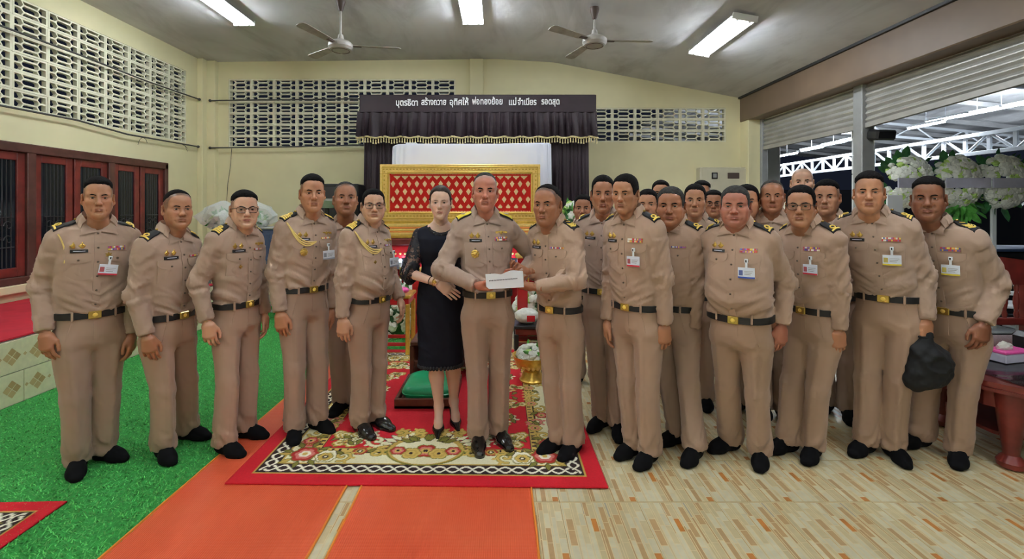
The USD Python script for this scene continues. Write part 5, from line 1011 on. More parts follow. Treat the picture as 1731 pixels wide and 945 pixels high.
def head_paint(p, q):
    x, y, z = p.T; base = np.array(SKIN[q.get('skin', 'tan')]) * q.get('tone', 1.0); C = np.broadcast_to(base, (len(p), 3)).copy()
    def blend(m, c): C[:] = C * (1 - m[:, None]) + np.asarray(c) * m[:, None]
    n = meshkit.fbm(p * 55, 3, q.get('seed', 1)); C *= (1 + .22 * (n - .45))[:, None]
    zl = np.interp(y, *zip(*LINES['full'])); zl = zl + .012 * np.clip(np.abs(x) / .05 - .8, 0, 1) * 0
    sc = np.clip((z - zl) / .014, 0, 1) * (y > -.085) * (.62 + .5 * np.clip((z - .01) / .05, 0, 1))
    if q.get('stubble', .5) > 0: blend(sc * q.get('stubble', .75) * np.clip(.85 + .9 * (meshkit.noise(p * 300, 4) - .5), 0, 1), q.get('stub_col', (.05, .043, .038)))
    lip = np.clip(1.25 - np.sqrt((x / .0260) ** 2 + ((z + .0672) / .0090) ** 2) ** 3, 0, 1) * (y < -.08); blend(lip * q.get('lip', .55), np.array(q.get('lipc', (.30, .10, .085))))
    rosy = np.exp(-(((np.abs(x) - .042) / .02) ** 2 + ((z + .03) / .022) ** 2)) * (y < -.04) + .8 * np.exp(-((x / .014) ** 2 + ((z + .034) / .014) ** 2)) * (y < -.09); blend(np.clip(rosy, 0, 1) * .25, base * [1.15, .78, .72])
    beard = np.exp(-((x / .03) ** 2 + ((z + .053) / .006) ** 2)) * (y < -.08); blend(beard * q.get('mous', .12), (.03, .025, .022))
    eye = np.exp(-(((np.abs(x) - .032) / .016) ** 2 + ((z - .0035) / .0026) ** 2)) * (y < -.07); blend(np.clip(eye * .75, 0, 1), (.03, .02, .016))
    return C
EYE = ICO[3]
def eye_mesh(s, q, R, off=(0, 0, 0), sc=1.0):
    v, f = EYE; c = np.array([s * .0318, -.0742, -.0016]); d = np.arccos(np.clip(-(v[:, 1] * .99 + v[:, 2] * .05 - v[:, 0] * s * -.04), -1, 1))
    col = np.where((d < .60)[:, None], (.025, .014, .009), (.40, .36, .33)); col = np.where((d < .2)[:, None], (.004, .004, .004), col)
    return (xf(head_warp(v * .0122 + c, q) * sc, R, off), f), col
def brow_mesh(s, q, R, off=(0, 0, 0), sc=1.0, thick=1.0):
    t = np.linspace(0, 1, 9); x = s * (.0125 + .037 * t); z = .0130 + .0060 * np.sin(np.pi * np.clip(t * .85, 0, 1)) - .004 * t ** 3 + q.get('brow_tilt', 0) * (t - .5) * .01
    y = front_y(x, z) + .0008; r = .0042 * thick * np.clip(np.minimum(t * 5 + .55, (1 - t) * 2.2 + .25), 0, 1)
    v, f = tubem(head_warp(np.stack([x, y, z], 1), q), r, 8, up=(0, 1, 0), flat=.45)
    return (xf(v * sc, R, off), f)
# ================================================================== HANDS (right hand: wrist at the origin, fingers towards -z, thumb towards -y, palm towards +x)
def hand_volume(kind, h=.0032):
    V = Vol((-.07, -.09, -.22), (.09, .07, .06), h)
    V.cap((0, 0, .05), (0, 0, -.02), .029, .026, .0, u=(1, 0, 0), flat=.72)
    V.cap((0, .018, -.03), (.002, .030, -.082), .013, .0115, .03); V.cap((0, .004, -.03), (.0, .010, -.092), .014, .012, .03); V.cap((0, -.010, -.03), (0, -.012, -.094), .0145, .012, .03); V.cap((.0, -.022, -.03), (.001, -.032, -.088), .0135, .0115, .03)
    V.cap((.006, -.016, -.03), (.01, -.028, -.058), .0155, .012, .02)
    bend = {'relaxed': (.30, .45, .30), 'flat': (.10, .12, .1), 'grip': (.75, .75, .4), 'fist': (1.25, 1.3, .7)}[kind]
    for n, (y, z0, L, sp) in enumerate(((-.032, -.088, (.040, .024, .020), -.06), (-.012, -.094, (.044, .028, .021), -.01), (.010, -.092, (.040, .026, .020), .05), (.030, -.082, (.032, .019, .018), .12))):
        p = np.array([.001, y, z0]); a = 0.0; r = .0098 if n < 3 else .0085
        for j in range(3):
            a += bend[j] * (1 + .12 * n); d = np.array([math.sin(a), sp * (1 if j == 0 else .5), -math.cos(a)]); d /= np.linalg.norm(d); q = p + d * L[j]
            V.cap(p, q, r, r * .92, .006 if j == 0 else .002); p = q; r *= .92
    if kind in ('grip',): T = [(.012, -.026, -.035), (.034, -.046, -.066), (.046, -.046, -.098), (.050, -.040, -.120)]
    elif kind == 'fist': T = [(.010, -.028, -.035), (.03, -.046, -.062), (.046, -.036, -.086), (.05, -.018, -.1)]
    else: T = [(.006, -.026, -.028), (.018, -.050, -.058), (.024, -.056, -.088), (.026, -.052, -.112)]
    for j in range(3): V.cap(T[j], T[j + 1], (.0145, .0115, .0102)[j], (.0115, .0102, .0088)[j], (.02, .004, .002)[j])
    return V.mesh()
HANDS = {k: hand_volume(k) for k in ('relaxed', 'flat', 'grip', 'fist')}
def hand_at(kind, side, w, d, palm, sc=1.0):
    """side -1: the hand at the picture's left (right hand). d: wrist-to-finger direction, palm: palm normal."""
    v, f = HANDS[kind]; z = -unit(d); x = np.asarray(palm, float); x = unit(x - z * (x @ z)); y = np.cross(z, x)
    v = v * sc
    if side > 0: v = v * [1, -1, 1]; f = f[:, ::-1]
    return v @ np.stack([x, y, z]) + w, f

# ================================================================== MATERIALS OF THE UNIFORM
def cloth(name, col, weave=900, sheen=.15, rough=.8):
    MAT[name] = usdkit.material(stage, '/World/Looks/' + name, {
        't': ('texture_coordinate', {}), 'n': ('noise_texture', {'scale': 3.0, 'detail': 5.0}), 'bn': ('noise_texture', {'scale': weave, 'detail': 2.0}),
        'r': ('rgb_ramp', {'ramp': [(0.3, tuple(c * .93 for c in col)), (0.7, tuple(c * 1.05 for c in col))]}),
        'b': ('bump', {'strength': .25, 'distance': .0006}), 'p': ('principled_bsdf', {'roughness': rough, 'sheen_weight': sheen, 'specular_ior_level': .25})},
        [('t.object', 'n.vector'), ('t.object', 'bn.vector'), ('n.fac', 'r.fac'), ('r.color', 'p.base_color'), ('bn.fac', 'b.height'), ('b.normal', 'p.normal')], 'p.BSDF')
KH = sRGB(166, 141, 123)
cloth('khaki', KH); cloth('khaki_warm', tuple(c * q for c, q in zip(KH, (1.04, 1.0, .96)))); cloth('khaki_grey', tuple(c * q for c, q in zip(KH, (.95, .97, 1.03)))); cloth('trouser_khaki', tuple(c * q for c, q in zip(KH, (.93, .91, .90))))
cloth('trouser_warm', tuple(c * q for c, q in zip(KH, (.97, .92, .87)))); cloth('white_shirt', sRGB(226, 220, 200))
mat('button_brown', (.12, .085, .06), .35); mat('belt_black', (.008, .008, .009), .5, bump=.2, bscale=600, bdist=.001); mat('brass', (.82, .56, .14), .22, metal=.85); mat('gold_braid', (.88, .62, .12), .45, metal=.0, bump=.4, bscale=700, bdist=.001)
mat('board_black', (.008, .008, .010), .7); mat('sock_black', (.004, .004, .005), .95, specular_ior_level=.15, bump=.5, bscale=500, bdist=.001); mat('shoe_black', (.006, .006, .007), .16, coat_weight=.5, coat_roughness=.08)
mat('cord_gold', (.74, .55, .18), .5, bump=.7, bscale=300, bdist=.002); mat('spectacle_black', (.01, .009, .01), .3); mat('yellow_board', (.92, .74, .05), .45, metal=.0, bump=.3, bscale=300, bdist=.001)
mat('dress_black', (.006, .007, .014), .8, bump=.35, bscale=160, bdist=.002, specular_ior_level=.2); mat('lace_black', (.010, .010, .014), .7); mat('card_white', (.7, .76, .86), .3); mat('clip_clear', (.75, .8, .85), .2)

def smooth01(x): x = np.clip(x, 0, 1); return x * x * (3 - 2 * x)
class Plate:
    pass
def conform(V, g, nu, nv, off, th=.003, axis=1):
    """A thin plate lying on the surface of V: g(s, t) -> (u, v) drawing coordinates (x, z from the front or x, y from above)."""
    S, T = np.meshgrid(np.linspace(0, 1, nu), np.linspace(0, 1, nv), indexing='ij'); u, v = g(S, T)
    w = V.front(u, v, axis=axis); sg = -1 if axis == 1 else 1
    w = ndimage.gaussian_filter(w, .6, mode='nearest')
    top, bot = (w + sg * (off + th), w + sg * (off - .004))
    pk = (lambda q: np.stack([u, q, v], -1)) if axis == 1 else (lambda q: np.stack([u, v, q], -1))
    P_ = np.vstack([pk(top).reshape(-1, 3), pk(bot).reshape(-1, 3)]); N = nu * nv
    i, j = np.meshgrid(np.arange(nu - 1), np.arange(nv - 1), indexing='ij'); a = i * nv + j
    q = np.stack([a, a + nv, a + nv + 1, a + 1], -1).reshape(-1, 4); f = np.vstack([q[:, [0, 1, 2]], q[:, [0, 2, 3]]])
    edge = np.concatenate([np.arange(nv), np.arange(1, nu) * nv + nv - 1, (nu - 1) * nv + np.arange(nv - 2, -1, -1), np.arange(nu - 2, -1, -1) * nv]); e0, e1 = edge[:-1], edge[1:]
    side = np.vstack([np.stack([e0, e1, e1 + N], 1), np.stack([e0, e1 + N, e0 + N], 1)])
    return P_, np.vstack([f, f[:, ::-1] + N, side[:, ::-1]]), top
def rect(cx, cz, w, h, tilt=0.0, point=0.0, rnd=0.0):
    c, s = math.cos(tilt), math.sin(tilt)
    def g(S, T):
        a, b = (S - .5) * w, (T - .5) * h
        b = b - point * (1 - np.abs(2 * S - 1)) * (1 - T)
        b = b + rnd * np.abs(2 * S - 1) ** 6 * (1 - T)
        return cx + a * c - b * s, cz + a * s + b * c
    return g
# ================================================================== A STANDING OFFICER
def ik(sh, wr, l1, l2, pole):
    d = wr - sh; L = np.linalg.norm(d); tot = l1 + l2
    if L > tot * .998: k = L / (tot * .998); l1, l2 = l1 * k, l2 * k
    u = d / L; a = (l1 * l1 - l2 * l2 + L * L) / (2 * L); r = math.sqrt(max(0, l1 * l1 - a * a)); p = np.asarray(pole, float); p = unit(p - u * (p @ u))
    return sh + u * a + p * r
def person(label, D, belt, yaw, head, sh_y, feet, hyaw=None, hpitch=0.0, hroll=0.0, arms=(None, None), w=1.0, belly=0.0, lod=1, look=None, kit=(), hair=('flat', 'hair_black'), shoes=False, group=None,
           shirt='khaki', trousers='trouser_khaki', lean=0.0, seed=1, hands=('relaxed', 'relaxed'), chest=1.0, category='person', tuckz=None):
    """yaw: degrees, + turns the front to the picture's right. belt, head=(cx, top, chin), sh_y, feet, arms: pixels of the photograph."""
    look = look or {}; r = np.random.default_rng(seed)
    O = np.array([(belt[0] - CX) / FPX * D, D, 0.0]); ps = math.radians(yaw); Rw = rotz(ps)                    # local x right, y back
    loc = lambda p: (np.asarray(p, float) - O) @ Rw                                                            # world -> local
    zb = P(0, belt[1], D)[2]; zs = P(0, sh_y, D)[2]
    Dh = D + head[3] if len(head) > 3 else D - .03
    hz1, hz0 = P(0, head[1], Dh)[2], P(0, head[2], Dh)[2]; hs = float(np.clip((hz1 - hz0) / .235, .90, 1.10)); hc = loc([P(head[0], 0, Dh)[0], Dh, hz1 - .117 * hs - .008])
    t = thing('person', label, category, O, yaw, group)
    h = .0105 if lod else .016
    S = max(.8, (hz1) / 1.72)                                                                                  # overall size from the height
    nb = np.array([hc[0] * .8, hc[1] * .6 + .035, zs + .035])                                                  # neck base
    hw = .158 * w * S; shp = [np.array([nb[0] + s * hw, nb[1] + .008, zs - .052]) for s in (-1, 1)]
    A = lambda z: None
    H_ = zs - zb
    zt = np.array([-.03, 0, .22, .45, .65, .85, 1.0]) * H_ + zb
    aa = np.array([.158, .158, .163, .170, .176, .168, .120]) * w * S; bb = np.array([.112, .112, .120, .122, .122, .104, .072]) * (.5 + .5 * w) * S * chest
    bel = belly * np.array([.25, .5, 1, .8, .35, .1, 0]) * .045; aa = aa + belly * np.array([.5, .7, .8, .5, .2, 0, 0]) * .03
    cyl = np.interp(zt, [zb, zs], [0.0, nb[1] - .01]) - bel * .8; bb = bb + bel * .6; cxl = np.interp(zt, [zb, zs], [0.0, nb[0]])
    SW = Vol((-.52, -.42, zb - .30), (.52, .34, zs + .10), h) if False else None
    # arms
    arm = []
    for k, s in enumerate((-1, 1)):
        a = arms[k]; l1, l2 = .285 * S, .255 * S
        if a is None: wr = shp[k] + np.array([s * .055, -.03, -.52 * S]); pole = (s * .35, 1, 0)
        else:
            side = (shp[k] @ Rw.T + O)[1]; Dw = side + a[2]; wr = loc(P(a[0], a[1], Dw)); pole = a[3] if len(a) > 3 else (s * .45, 1, -.1)
            d_ = wr - shp[k]; L_ = np.linalg.norm(d_)
            if L_ > .60 * S: wr = shp[k] + d_ / L_ * .60 * S
        arm.append((shp[k], ik(shp[k], wr, l1, l2, pole), wr))
    allp = np.vstack([np.array(arm).reshape(-1, 3), [[-.2, -.2, zb], [.2, .2, zb]]])
    lo, hi = allp.min(0) - .1, allp.max(0) + .1; hi[2] = zs + .07
    V = Vol(lo, hi, h)
    def loft(x, y, z, zt, aa, bb, cxl, cyl, n=2.4, grow=0.0):
        Z = z[0, 0]; a, b = np.interp(Z, zt, aa) + grow, np.interp(Z, zt, bb) + grow; cx, cy = np.interp(Z, zt, cxl), np.interp(Z, zt, cyl)
        q = (np.abs((x - cx) / a) ** n + np.abs((y - cy) / b) ** n) ** (1 / n); d = (q - 1) * np.minimum(a, b)
        return np.maximum(d, np.maximum(z - zt[-1], zt[0] - z)).astype(np.float32)
    V.op(lambda x, y, z: loft(x, y, z, zt, aa, bb, cxl, cyl), (-.34, -.34, zt[0]), (.34, .34, zt[-1]), 0)
    for k, s in enumerate((-1, 1)):
        V.cap(nb + [s * .035, .010, -.022], shp[k] + [-s * .012, 0, .002], .046 * S, .058 * S, .05)
        V.cap(nb + [s * .05, -.0, -.06], shp[k] + [-s * .03, 0, -.04], .06 * S, .06 * S, .05)
        a, e, wv = arm[k]; wr_ = wv + unit(wv - e) * .0
        V.cap(a, e, .064 * S * (.6 + .4 * w), .054 * S, .035); V.cap(e, wr_, .053 * S, .043 * S, .022, cut=0.0)
    inner = V.F.copy()
    # neck hole and open V
    V.cap(nb + [0, .012, .14], nb + [0, -.008, .01], .068, .058, .012, 's')
    zv = nb[2] - .046
    V.op(lambda x, y, z: np.maximum(np.maximum(np.abs(x - nb[0]) - .042 * (z - zv) / .07, zv - z), y - nb[1] + .02).astype(np.float32), (nb[0] - .06, nb[1] - .2, zv), (nb[0] + .06, nb[1], nb[2] + .06), .006, 's')
    v, f = V.mesh()
    # folds
    n = vnormals(v, f); d = np.zeros(len(v)); zrel = (v[:, 2] - zb) / H_
    da = np.full(len(v), 9.0); sarm = np.zeros(len(v)); th = np.zeros((len(v), 3)); el = np.zeros(len(v))
    for k in range(2):
        a, e, wv = arm[k]; L1, L2 = np.linalg.norm(e - a), np.linalg.norm(wv - e)
        for (p0, p1, base, rr) in ((a, e, 0, .06), (e, wv, L1, .05)):
            ax = unit(p1 - p0); t_ = np.clip((v - p0) @ ax, 0, np.linalg.norm(p1 - p0)); q = v - p0 - t_[:, None] * ax; dd = np.linalg.norm(q, axis=1) - rr
            m = dd < da; da[m] = dd[m]; sarm[m] = (base + t_)[m]; th[m] = (q / (np.linalg.norm(q, axis=1, keepdims=True) + 1e-9))[m]; el[m] = L1
    onarm = smooth01((.028 - da) / .02) * (sarm > .05)
    ridge = lambda p, sd: (1 - np.minimum(1, 2.2 * np.abs(meshkit.fbm(p, 2, sd) / .75 - .5))) ** 1.5 + .12
    x0 = (v[:, 0] - nb[0]) / .17; fr = np.stack([v[:, 0] * 5 + seed, v[:, 1] * 4, v[:, 2] * 22 + np.abs(x0) * v[:, 2] * 0 + (1 - np.abs(x0)) * 2.2], 1)
    At = .021 * smooth01(1 - zrel / .6) * smooth01((zrel + .03) / .08) + .002
    d += (1 - onarm) * At * (ridge(fr, seed) - .55)
    dr = np.stack([v[:, 0] * 9 - np.sign(v[:, 0]) * v[:, 2] * 7, v[:, 1] * 6, v[:, 2] * 8 + np.abs(v[:, 0]) * 12], 1)
    d += (1 - onarm) * .011 * smooth01((zrel - .3) / .3) * (ridge(dr, seed + 7) - .55) * smooth01(np.abs(x0) * 1.6 - .2)
    fa = np.stack([th[:, 0] * 1.1 + seed * 3, th[:, 1] * 1.1, sarm * 24 + th[:, 1] * 1.4 + th[:, 0] * .8], 1)
    Aa = .002 + .014 * np.exp(-((sarm - el - .0) / .085) ** 2) + .006 * np.exp(-((sarm - .09) / .06) ** 2) + .004 * smooth01((sarm - el - .12) / .08)
    d += onarm * Aa * (ridge(fa, seed + 3) - .5) * 1.25
    d -= .004 * np.exp(-((zrel - .0) / .03) ** 2) * (1 - onarm)
    ms = lambda a_: MAT[a_]
    sv = v + n * d[:, None]
    obj('shirt', (sv, f), shirt, t, smooth=True)
    # exact front surface for everything that lies on the shirt
    F2 = Vol(lo, hi, h); F2.F = inner
    W = F2
    # ---------------- trousers
    ft = []
    for k, s in enumerate((-1, 1)):
        fx = feet[k]
        if fx is None: fw = np.array([s * .095, .0, .0]); toe = yaw + s * 14
        else: fw = loc(G(fx[0], fx[1], .035)); toe = fx[2] if len(fx) > 2 else yaw + s * 14
        ta = math.radians(toe) - ps; td = np.array([math.sin(ta), -math.cos(ta), 0.0]); fw[2] = 0
        an = fw - td * .075; an[2] = .075; ft.append((an, td))
    zc = zb - .175 * S
    zt2 = np.array([-.205, -.17, -.12, -.04, 0, .012]) * S + zb; a2 = np.array([.12, .150, .161, .159, .158, .158]) * w * S + belly * .010; b2 = np.array([.07, .100, .113, .114, .113, .113]) * (.5 + .5 * w) * S * chest + belly * .012
    c2 = -belly * .012 * np.array([0, .3, .6, 1, 1, 1])
    hips = [np.array([s * .086 * S * w, .004, zb - .16 * S]) for s in (-1, 1)]
    kn = []
    for k, s in enumerate((-1, 1)):
        m = (hips[k] + ft[k][0]) / 2 + np.array([0, -.022, .02]); kn.append(m)
    pts = np.vstack([kn, [ft[0][0], ft[1][0]], [[-.22, -.2, zb], [.22, .2, zb]]]); lo2, hi2 = pts.min(0) - .13, pts.max(0) + .13; lo2[2] = .0; hi2[2] = zb + .05
    h2 = .0115 if lod else .018
    T = Vol(lo2, hi2, h2)
    T.op(lambda x, y, z: loft(x, y, z, zt2, a2, b2, zt2 * 0, c2, 2.3), (-.3, -.3, zt2[0]), (.3, .3, zt2[-1]), 0)
    hipF = T.F; legF = None
    for k, s in enumerate((-1, 1)):
        an, td = ft[k]; rt = .096 * S * (.4 + .6 * w); T.F = np.full(T.n, 1.0, np.float32)
        T.cap(hips[k], kn[k], rt, .066 * S * (.6 + .4 * w), 0)
        hem = an + [0, 0, -.022]; T.cap(kn[k], hem, .066 * S * (.6 + .4 * w), .064, .02, cut=0.0, u=tuple(td), flat=1.2)
        legF = T.F if legF is None else smin(legF, T.F, .004)
    T.F = smin(hipF, legF, .03)
    tv, tf = T.mesh(); n2 = vnormals(tv, tf); d2 = np.zeros(len(tv)); leg = (tv[:, 0] * 0).astype(int)
    la = np.full(len(tv), 9.0); sl = np.zeros(len(tv)); tl = np.zeros((len(tv), 3)); fr_ = np.zeros(len(tv))
    for k in range(2):
        for (p0, p1) in ((hips[k], kn[k]), (kn[k], ft[k][0])):
            ax = unit(p1 - p0); LL = np.linalg.norm(p1 - p0); t_ = np.clip((tv - p0) @ ax, 0, LL); q = tv - p0 - t_[:, None] * ax; dd = np.linalg.norm(q, axis=1); m = dd < la
            la[m] = dd[m]; leg[m] = k; tl[m] = (q / (dd[:, None] + 1e-9))[m]; td = ft[k][1] * .5 + np.array([0, -.5, 0]); td = td / np.linalg.norm(td); fr_[m] = (tl[m] @ td)
    zz = tv[:, 2]; kz = (kn[0][2] + kn[1][2]) / 2
    fp = np.stack([tl[:, 0] * 1.2 + leg * 9 + seed, tl[:, 1] * 1.2, zz * 15 + fr_ * 1.6], 1)
    Al = .0012 + .017 * np.exp(-((zz - .10) / .075) ** 2) + .0035 * np.exp(-((zz - kz) / .12) ** 2) + .007 * np.exp(-((zz - zc) / .07) ** 2)
    d2 += Al * (ridge(fp, seed + 11) - .5) * smooth01((zb - zz) / .08)
    d2 += .012 * np.exp(-((1 - fr_) / .022) ** 2) * smooth01((zb - .1 - zz) / .15) * smooth01((zz - .03) / .05)
    d2 += .006 * np.exp(-((1 + fr_) / .05) ** 2) * smooth01((zc - zz) / .15)
    tr = obj('trousers', (tv + n2 * d2[:, None], tf), trousers, t, smooth=True)
    W2 = T
    if lod:
        P_, f_, _ = conform(W2, lambda S_, T_: ((S_ - .5) * .026 + .008, zb - .03 - T_ * .11), 3, 8, .0002, .0022); obj('fly_seam', (P_, f_), trousers, tr, smooth=40)
        for s in (-1, 1):
            P_, f_, _ = conform(W2, lambda S_, T_: (s * (.098 + .030 * T_) * w * S + (S_ - .5) * .006, zb - .03 - T_ * .12), 2, 8, -.0005, .003); obj('pocket_seam', (P_, f_), trousers, tr, smooth=40)
    # ---------------- belt
    ang = np.linspace(0, 2 * np.pi, 56, endpoint=False); sq = lambda q, p: np.sign(q) * np.abs(q) ** p
    ea, eb = max(aa[1], a2[4]) + .006, max(bb[1], b2[4]) + .006; cyb = min(c2[4], cyl[1]) * .7; ringx, ringy = ea * sq(np.cos(ang), 2 / 2.35), eb * sq(np.sin(ang), 2 / 2.35) + cyb
    rr = [(0, -.019), (.0035, -.018), (.0035, .018), (0, .019), (-.012, .019), (-.012, -.019)]; bz = zb + .004
    tilt = -.03 * belly
    bv = np.vstack([np.stack([ringx * (1 + o / .16), ringy * (1 + o / .16), bz + dz - tilt * 0 + belly * .012 * np.sin(ang)], 1) for o, dz in rr]); i = np.arange(56); bf = np.vstack([q for k in range(6) for Q in [np.stack([k * 56 + i, k * 56 + (i + 1) % 56, ((k + 1) % 6) * 56 + (i + 1) % 56, ((k + 1) % 6) * 56 + i], 1)] for q in (Q[:, [0, 1, 2]], Q[:, [0, 2, 3]])])
    bl = obj('belt', (bv, bf), 'belt_black', t, smooth=50)
    fb = cyb - eb - .0035
    def onbelt(x): return cyb - eb * (1 - min(.98, (abs(x) / ea)) ** 2.35) ** (1 / 2.35) - .0035
    bk = MB().box((-.029, fb - .007, bz - .021 - belly * .012), (.029, fb + .006, bz + .021 - belly * .012), .004); obj('belt_buckle', bk, 'brass', t)
    if lod:
        obj('buckle_emblem', MB().add(ICO[2][0] * [.012, .004, .012] + [0, fb - .007, bz - belly * .012], ICO[2][1]), 'gold_braid', t)
        for x in (-.095, .095):
            yv = onbelt(x); obj('belt_loop', MB().box((x - .0055, yv - .005, bz - .026), (x + .0055, yv + .014, bz + .026), .002), trousers, t)
        for s in (-1, 1):
            pk = [(s * .112, -.02), (s * .128, -.17)]
    # ---------------- collar
    Rh = rotz(math.radians((hyaw if hyaw is not None else yaw)) - ps) @ roty(math.radians(hroll)) @ rotx(math.radians(hpitch))
    cb = nb + [0, 0, .040]; mz = float(smooth01((-.12 - (cb[2] - hc[2]) / hs) / .10)); nk = (1 - mz) * (hc + Rh @ np.array([0, .026, -.13]) * hs) + mz * (nb + [0, .006, 0]); cb[0] = .3 * cb[0] + .7 * nk[0]; cb[1] = .3 * cb[1] + .7 * (nk[1] - .008)
    ph = np.concatenate([np.linspace(.36, 1.4, 14), np.linspace(1.5, 2 * np.pi - 1.5, 22), np.linspace(2 * np.pi - 1.4, 2 * np.pi - .36, 14)])
    q = np.minimum(ph, 2 * np.pi - ph); sg = np.where(ph < np.pi, 1.0, -1.0); rx, ry = .067, .069; fwd = smooth01((1.45 - q) / 1.05)
    hT = np.interp(q, [.36, .8, 1.25, 2.2, np.pi], [-.088, -.042, .004, .030, .038]); sx_ = np.interp(q, [.36, 1.1], [.36, 1.0])
    Tp = np.stack([cb[0] + rx * np.sin(ph) * sx_, cb[1] + .008 - ry * np.cos(ph), cb[2] + hT], 1)
    hB = np.interp(q, [1.2, 2.2, np.pi], [-.036, -.020, -.010]); Bp = np.stack([cb[0] + (rx + .028) * np.sin(ph), cb[1] + .008 - (ry + .024) * np.cos(ph), cb[2] + hB], 1)
    tip = np.stack([cb[0] + sg * .088, cb[1] - .06 + 0 * q, cb[2] - .108 + 0 * q], 1); tipk = np.clip((1.5 - q) / 1.14, 0, 1)[:, None] ** 1.1; Bp = Bp * (1 - tipk) + tip * tipk
    yf = W.front(Bp[:, 0], Bp[:, 2]); use = q < 1.25; Bp[:, 1] = np.where(use, np.minimum(Bp[:, 1] + .012, yf - .008), Bp[:, 1])
    zt_ = W.front(Bp[:, 0], Bp[:, 1], axis=2); Bp[:, 2] = np.where(~use & (np.abs(zt_ - Bp[:, 2]) < .06), np.maximum(Bp[:, 2], zt_ + .004), Bp[:, 2])
    yt = W.front(Tp[:, 0], Tp[:, 2]); Tp[:, 1] = np.where(q < .95, np.minimum(Tp[:, 1] + .02, yt - .010), Tp[:, 1])
    Mp = (Tp * .5 + Bp * .5) + np.stack([np.sin(ph), -np.cos(ph), 0 * ph], 1) * .006; ym = W.front(Mp[:, 0], Mp[:, 2]); Mp[:, 1] = np.where(q < 1.2, np.minimum(Mp[:, 1], ym - .010), Mp[:, 1])
    Ip = Tp - np.stack([np.sin(ph), -np.cos(ph), 0 * ph], 1) * .005 - [0, 0, .05]; B2 = Bp + np.stack([-np.sin(ph), np.cos(ph), 0 * ph - .3], 1) * .005
    rows = [Ip, Tp - np.stack([np.sin(ph), -np.cos(ph), 0 * ph], 1) * .002 - [0, 0, .003], Tp, Mp, Bp, B2]; m = len(ph); cv = np.vstack(rows); i = np.arange(m - 1)
    cf = np.vstack([qq for k in range(len(rows) - 1) for Q in [np.stack([k * m + i, (k + 1) * m + i, (k + 1) * m + i + 1, k * m + i + 1], 1)] for qq in (Q[:, [0, 1, 2]], Q[:, [0, 2, 3]])])
    obj('collar', (cv, cf), shirt, t, smooth=40)
    # ---------------- body: head, neck, chest, arms and legs under the clothes, hands
    hv, hf = HEAD if lod else HEADC; wp = head_warp(hv, look); hp = wp * hs
    neckm = smooth01((-.12 - hv[:, 2]) / .10)[:, None]; hpt = hp @ Rh.T + hc
    nt = np.stack([nb[0] + hp[:, 0] * 1.0, nb[1] + (hp[:, 1] - .034 * hs) * 1.0, hc[2] + hp[:, 2]], 1); nt[:, 1] += .012; hpt = hpt * (1 - neckm) + nt * neckm
    col = head_paint(hv, look); skin0 = np.array(SKIN[look.get('skin', 'tan')]) * look.get('tone', 1.0)
    bodyv, bodyf, bodyc = [hpt], [hf], [col]; nn = len(hpt)
    def addbody(v_, f_, c_):
        nonlocal nn
        bodyv.append(v_); bodyf.append(f_ + nn); bodyc.append(np.broadcast_to(c_, (len(v_), 3))); nn += len(v_)
    Cc = Vol(np.minimum(lo, lo2) + [.05, .05, 0], np.maximum(hi, hi2), .02)
    Cc.op(lambda x, y, z: loft(x, y, z, np.concatenate([zt2[:4], zt[2:]]), np.concatenate([a2[:4], aa[2:]]), np.concatenate([b2[:4], bb[2:]]), np.concatenate([zt2[:4] * 0, cxl[2:]]), np.concatenate([c2[:4], cyl[2:]]), 2.3, -.016), (-.3, -.3, zt2[0]), (.3, .3, zt[-1]), 0)
    Cc.cap(nb + [0, .0, .05], nb + [0, .01, -.1], .05, .05, .04)
    for k, s in enumerate((-1, 1)):
        a, e, wv = arm[k]; Cc.cap(nb + [s * .05, 0, -.05], a, .04, .045, .03); Cc.cap(a, e, .043, .038, .02); Cc.cap(e, wv, .036, .026, .02)
        Cc.cap(hips[k], kn[k], .068, .05, .03); Cc.cap(kn[k], ft[k][0] + [0, 0, .02], .05, .034, .02)
    a_, b_ = Cc.mesh(); addbody(a_, b_, skin0)
    # visible throat patch under the open collar
    P_, f_, _ = conform(W, lambda S_, T_: (nb[0] + (S_ - .5) * 2 * (.004 + .05 * T_), zv - .004 + T_ * .09), 8, 8, -.016, .004); addbody(P_, f_, skin0 * .97)
    for k, s in enumerate((-1, 1)):
        a, e, wv = arm[k]; hd = hands[k]; kind, dr, pm = hd if isinstance(hd, tuple) else (hd, None, None)
        d_ = unit(wv - e); 
        if dr is None: dr = unit(d_ * .6 + np.array([0, -.05, -.6]))
        if pm is None: pm = np.array([-s * .8, .55, 0])
        a_, b_ = hand_at(kind, s, wv + unit(dr) * .012 * 1 - d_ * .006, dr, pm, .98 * S if not look.get('female') else .86); addbody(a_, b_, skin0 * np.array([.97, .9, .86]))
    obj('body', (np.vstack(bodyv), np.vstack(bodyf)), 'skin', t, smooth=True, col=np.vstack(bodyc))
    for s in (-1, 1):
        m_, c_ = eye_mesh(s, look, Rh, hc, hs); obj('eye', m_, 'eyeball', t, col=c_)
        obj('eyebrow', brow_mesh(s, look, Rh, hc, hs, look.get('brow', 1.0)), 'hair_black' if look.get('browc') is None else look['browc'], t)
    if hair:
        a_, b_ = HAIR[hair[0]]; obj('hair', (head_warp(a_, look) * hs @ Rh.T + hc, b_), hair[1], t, smooth=True)
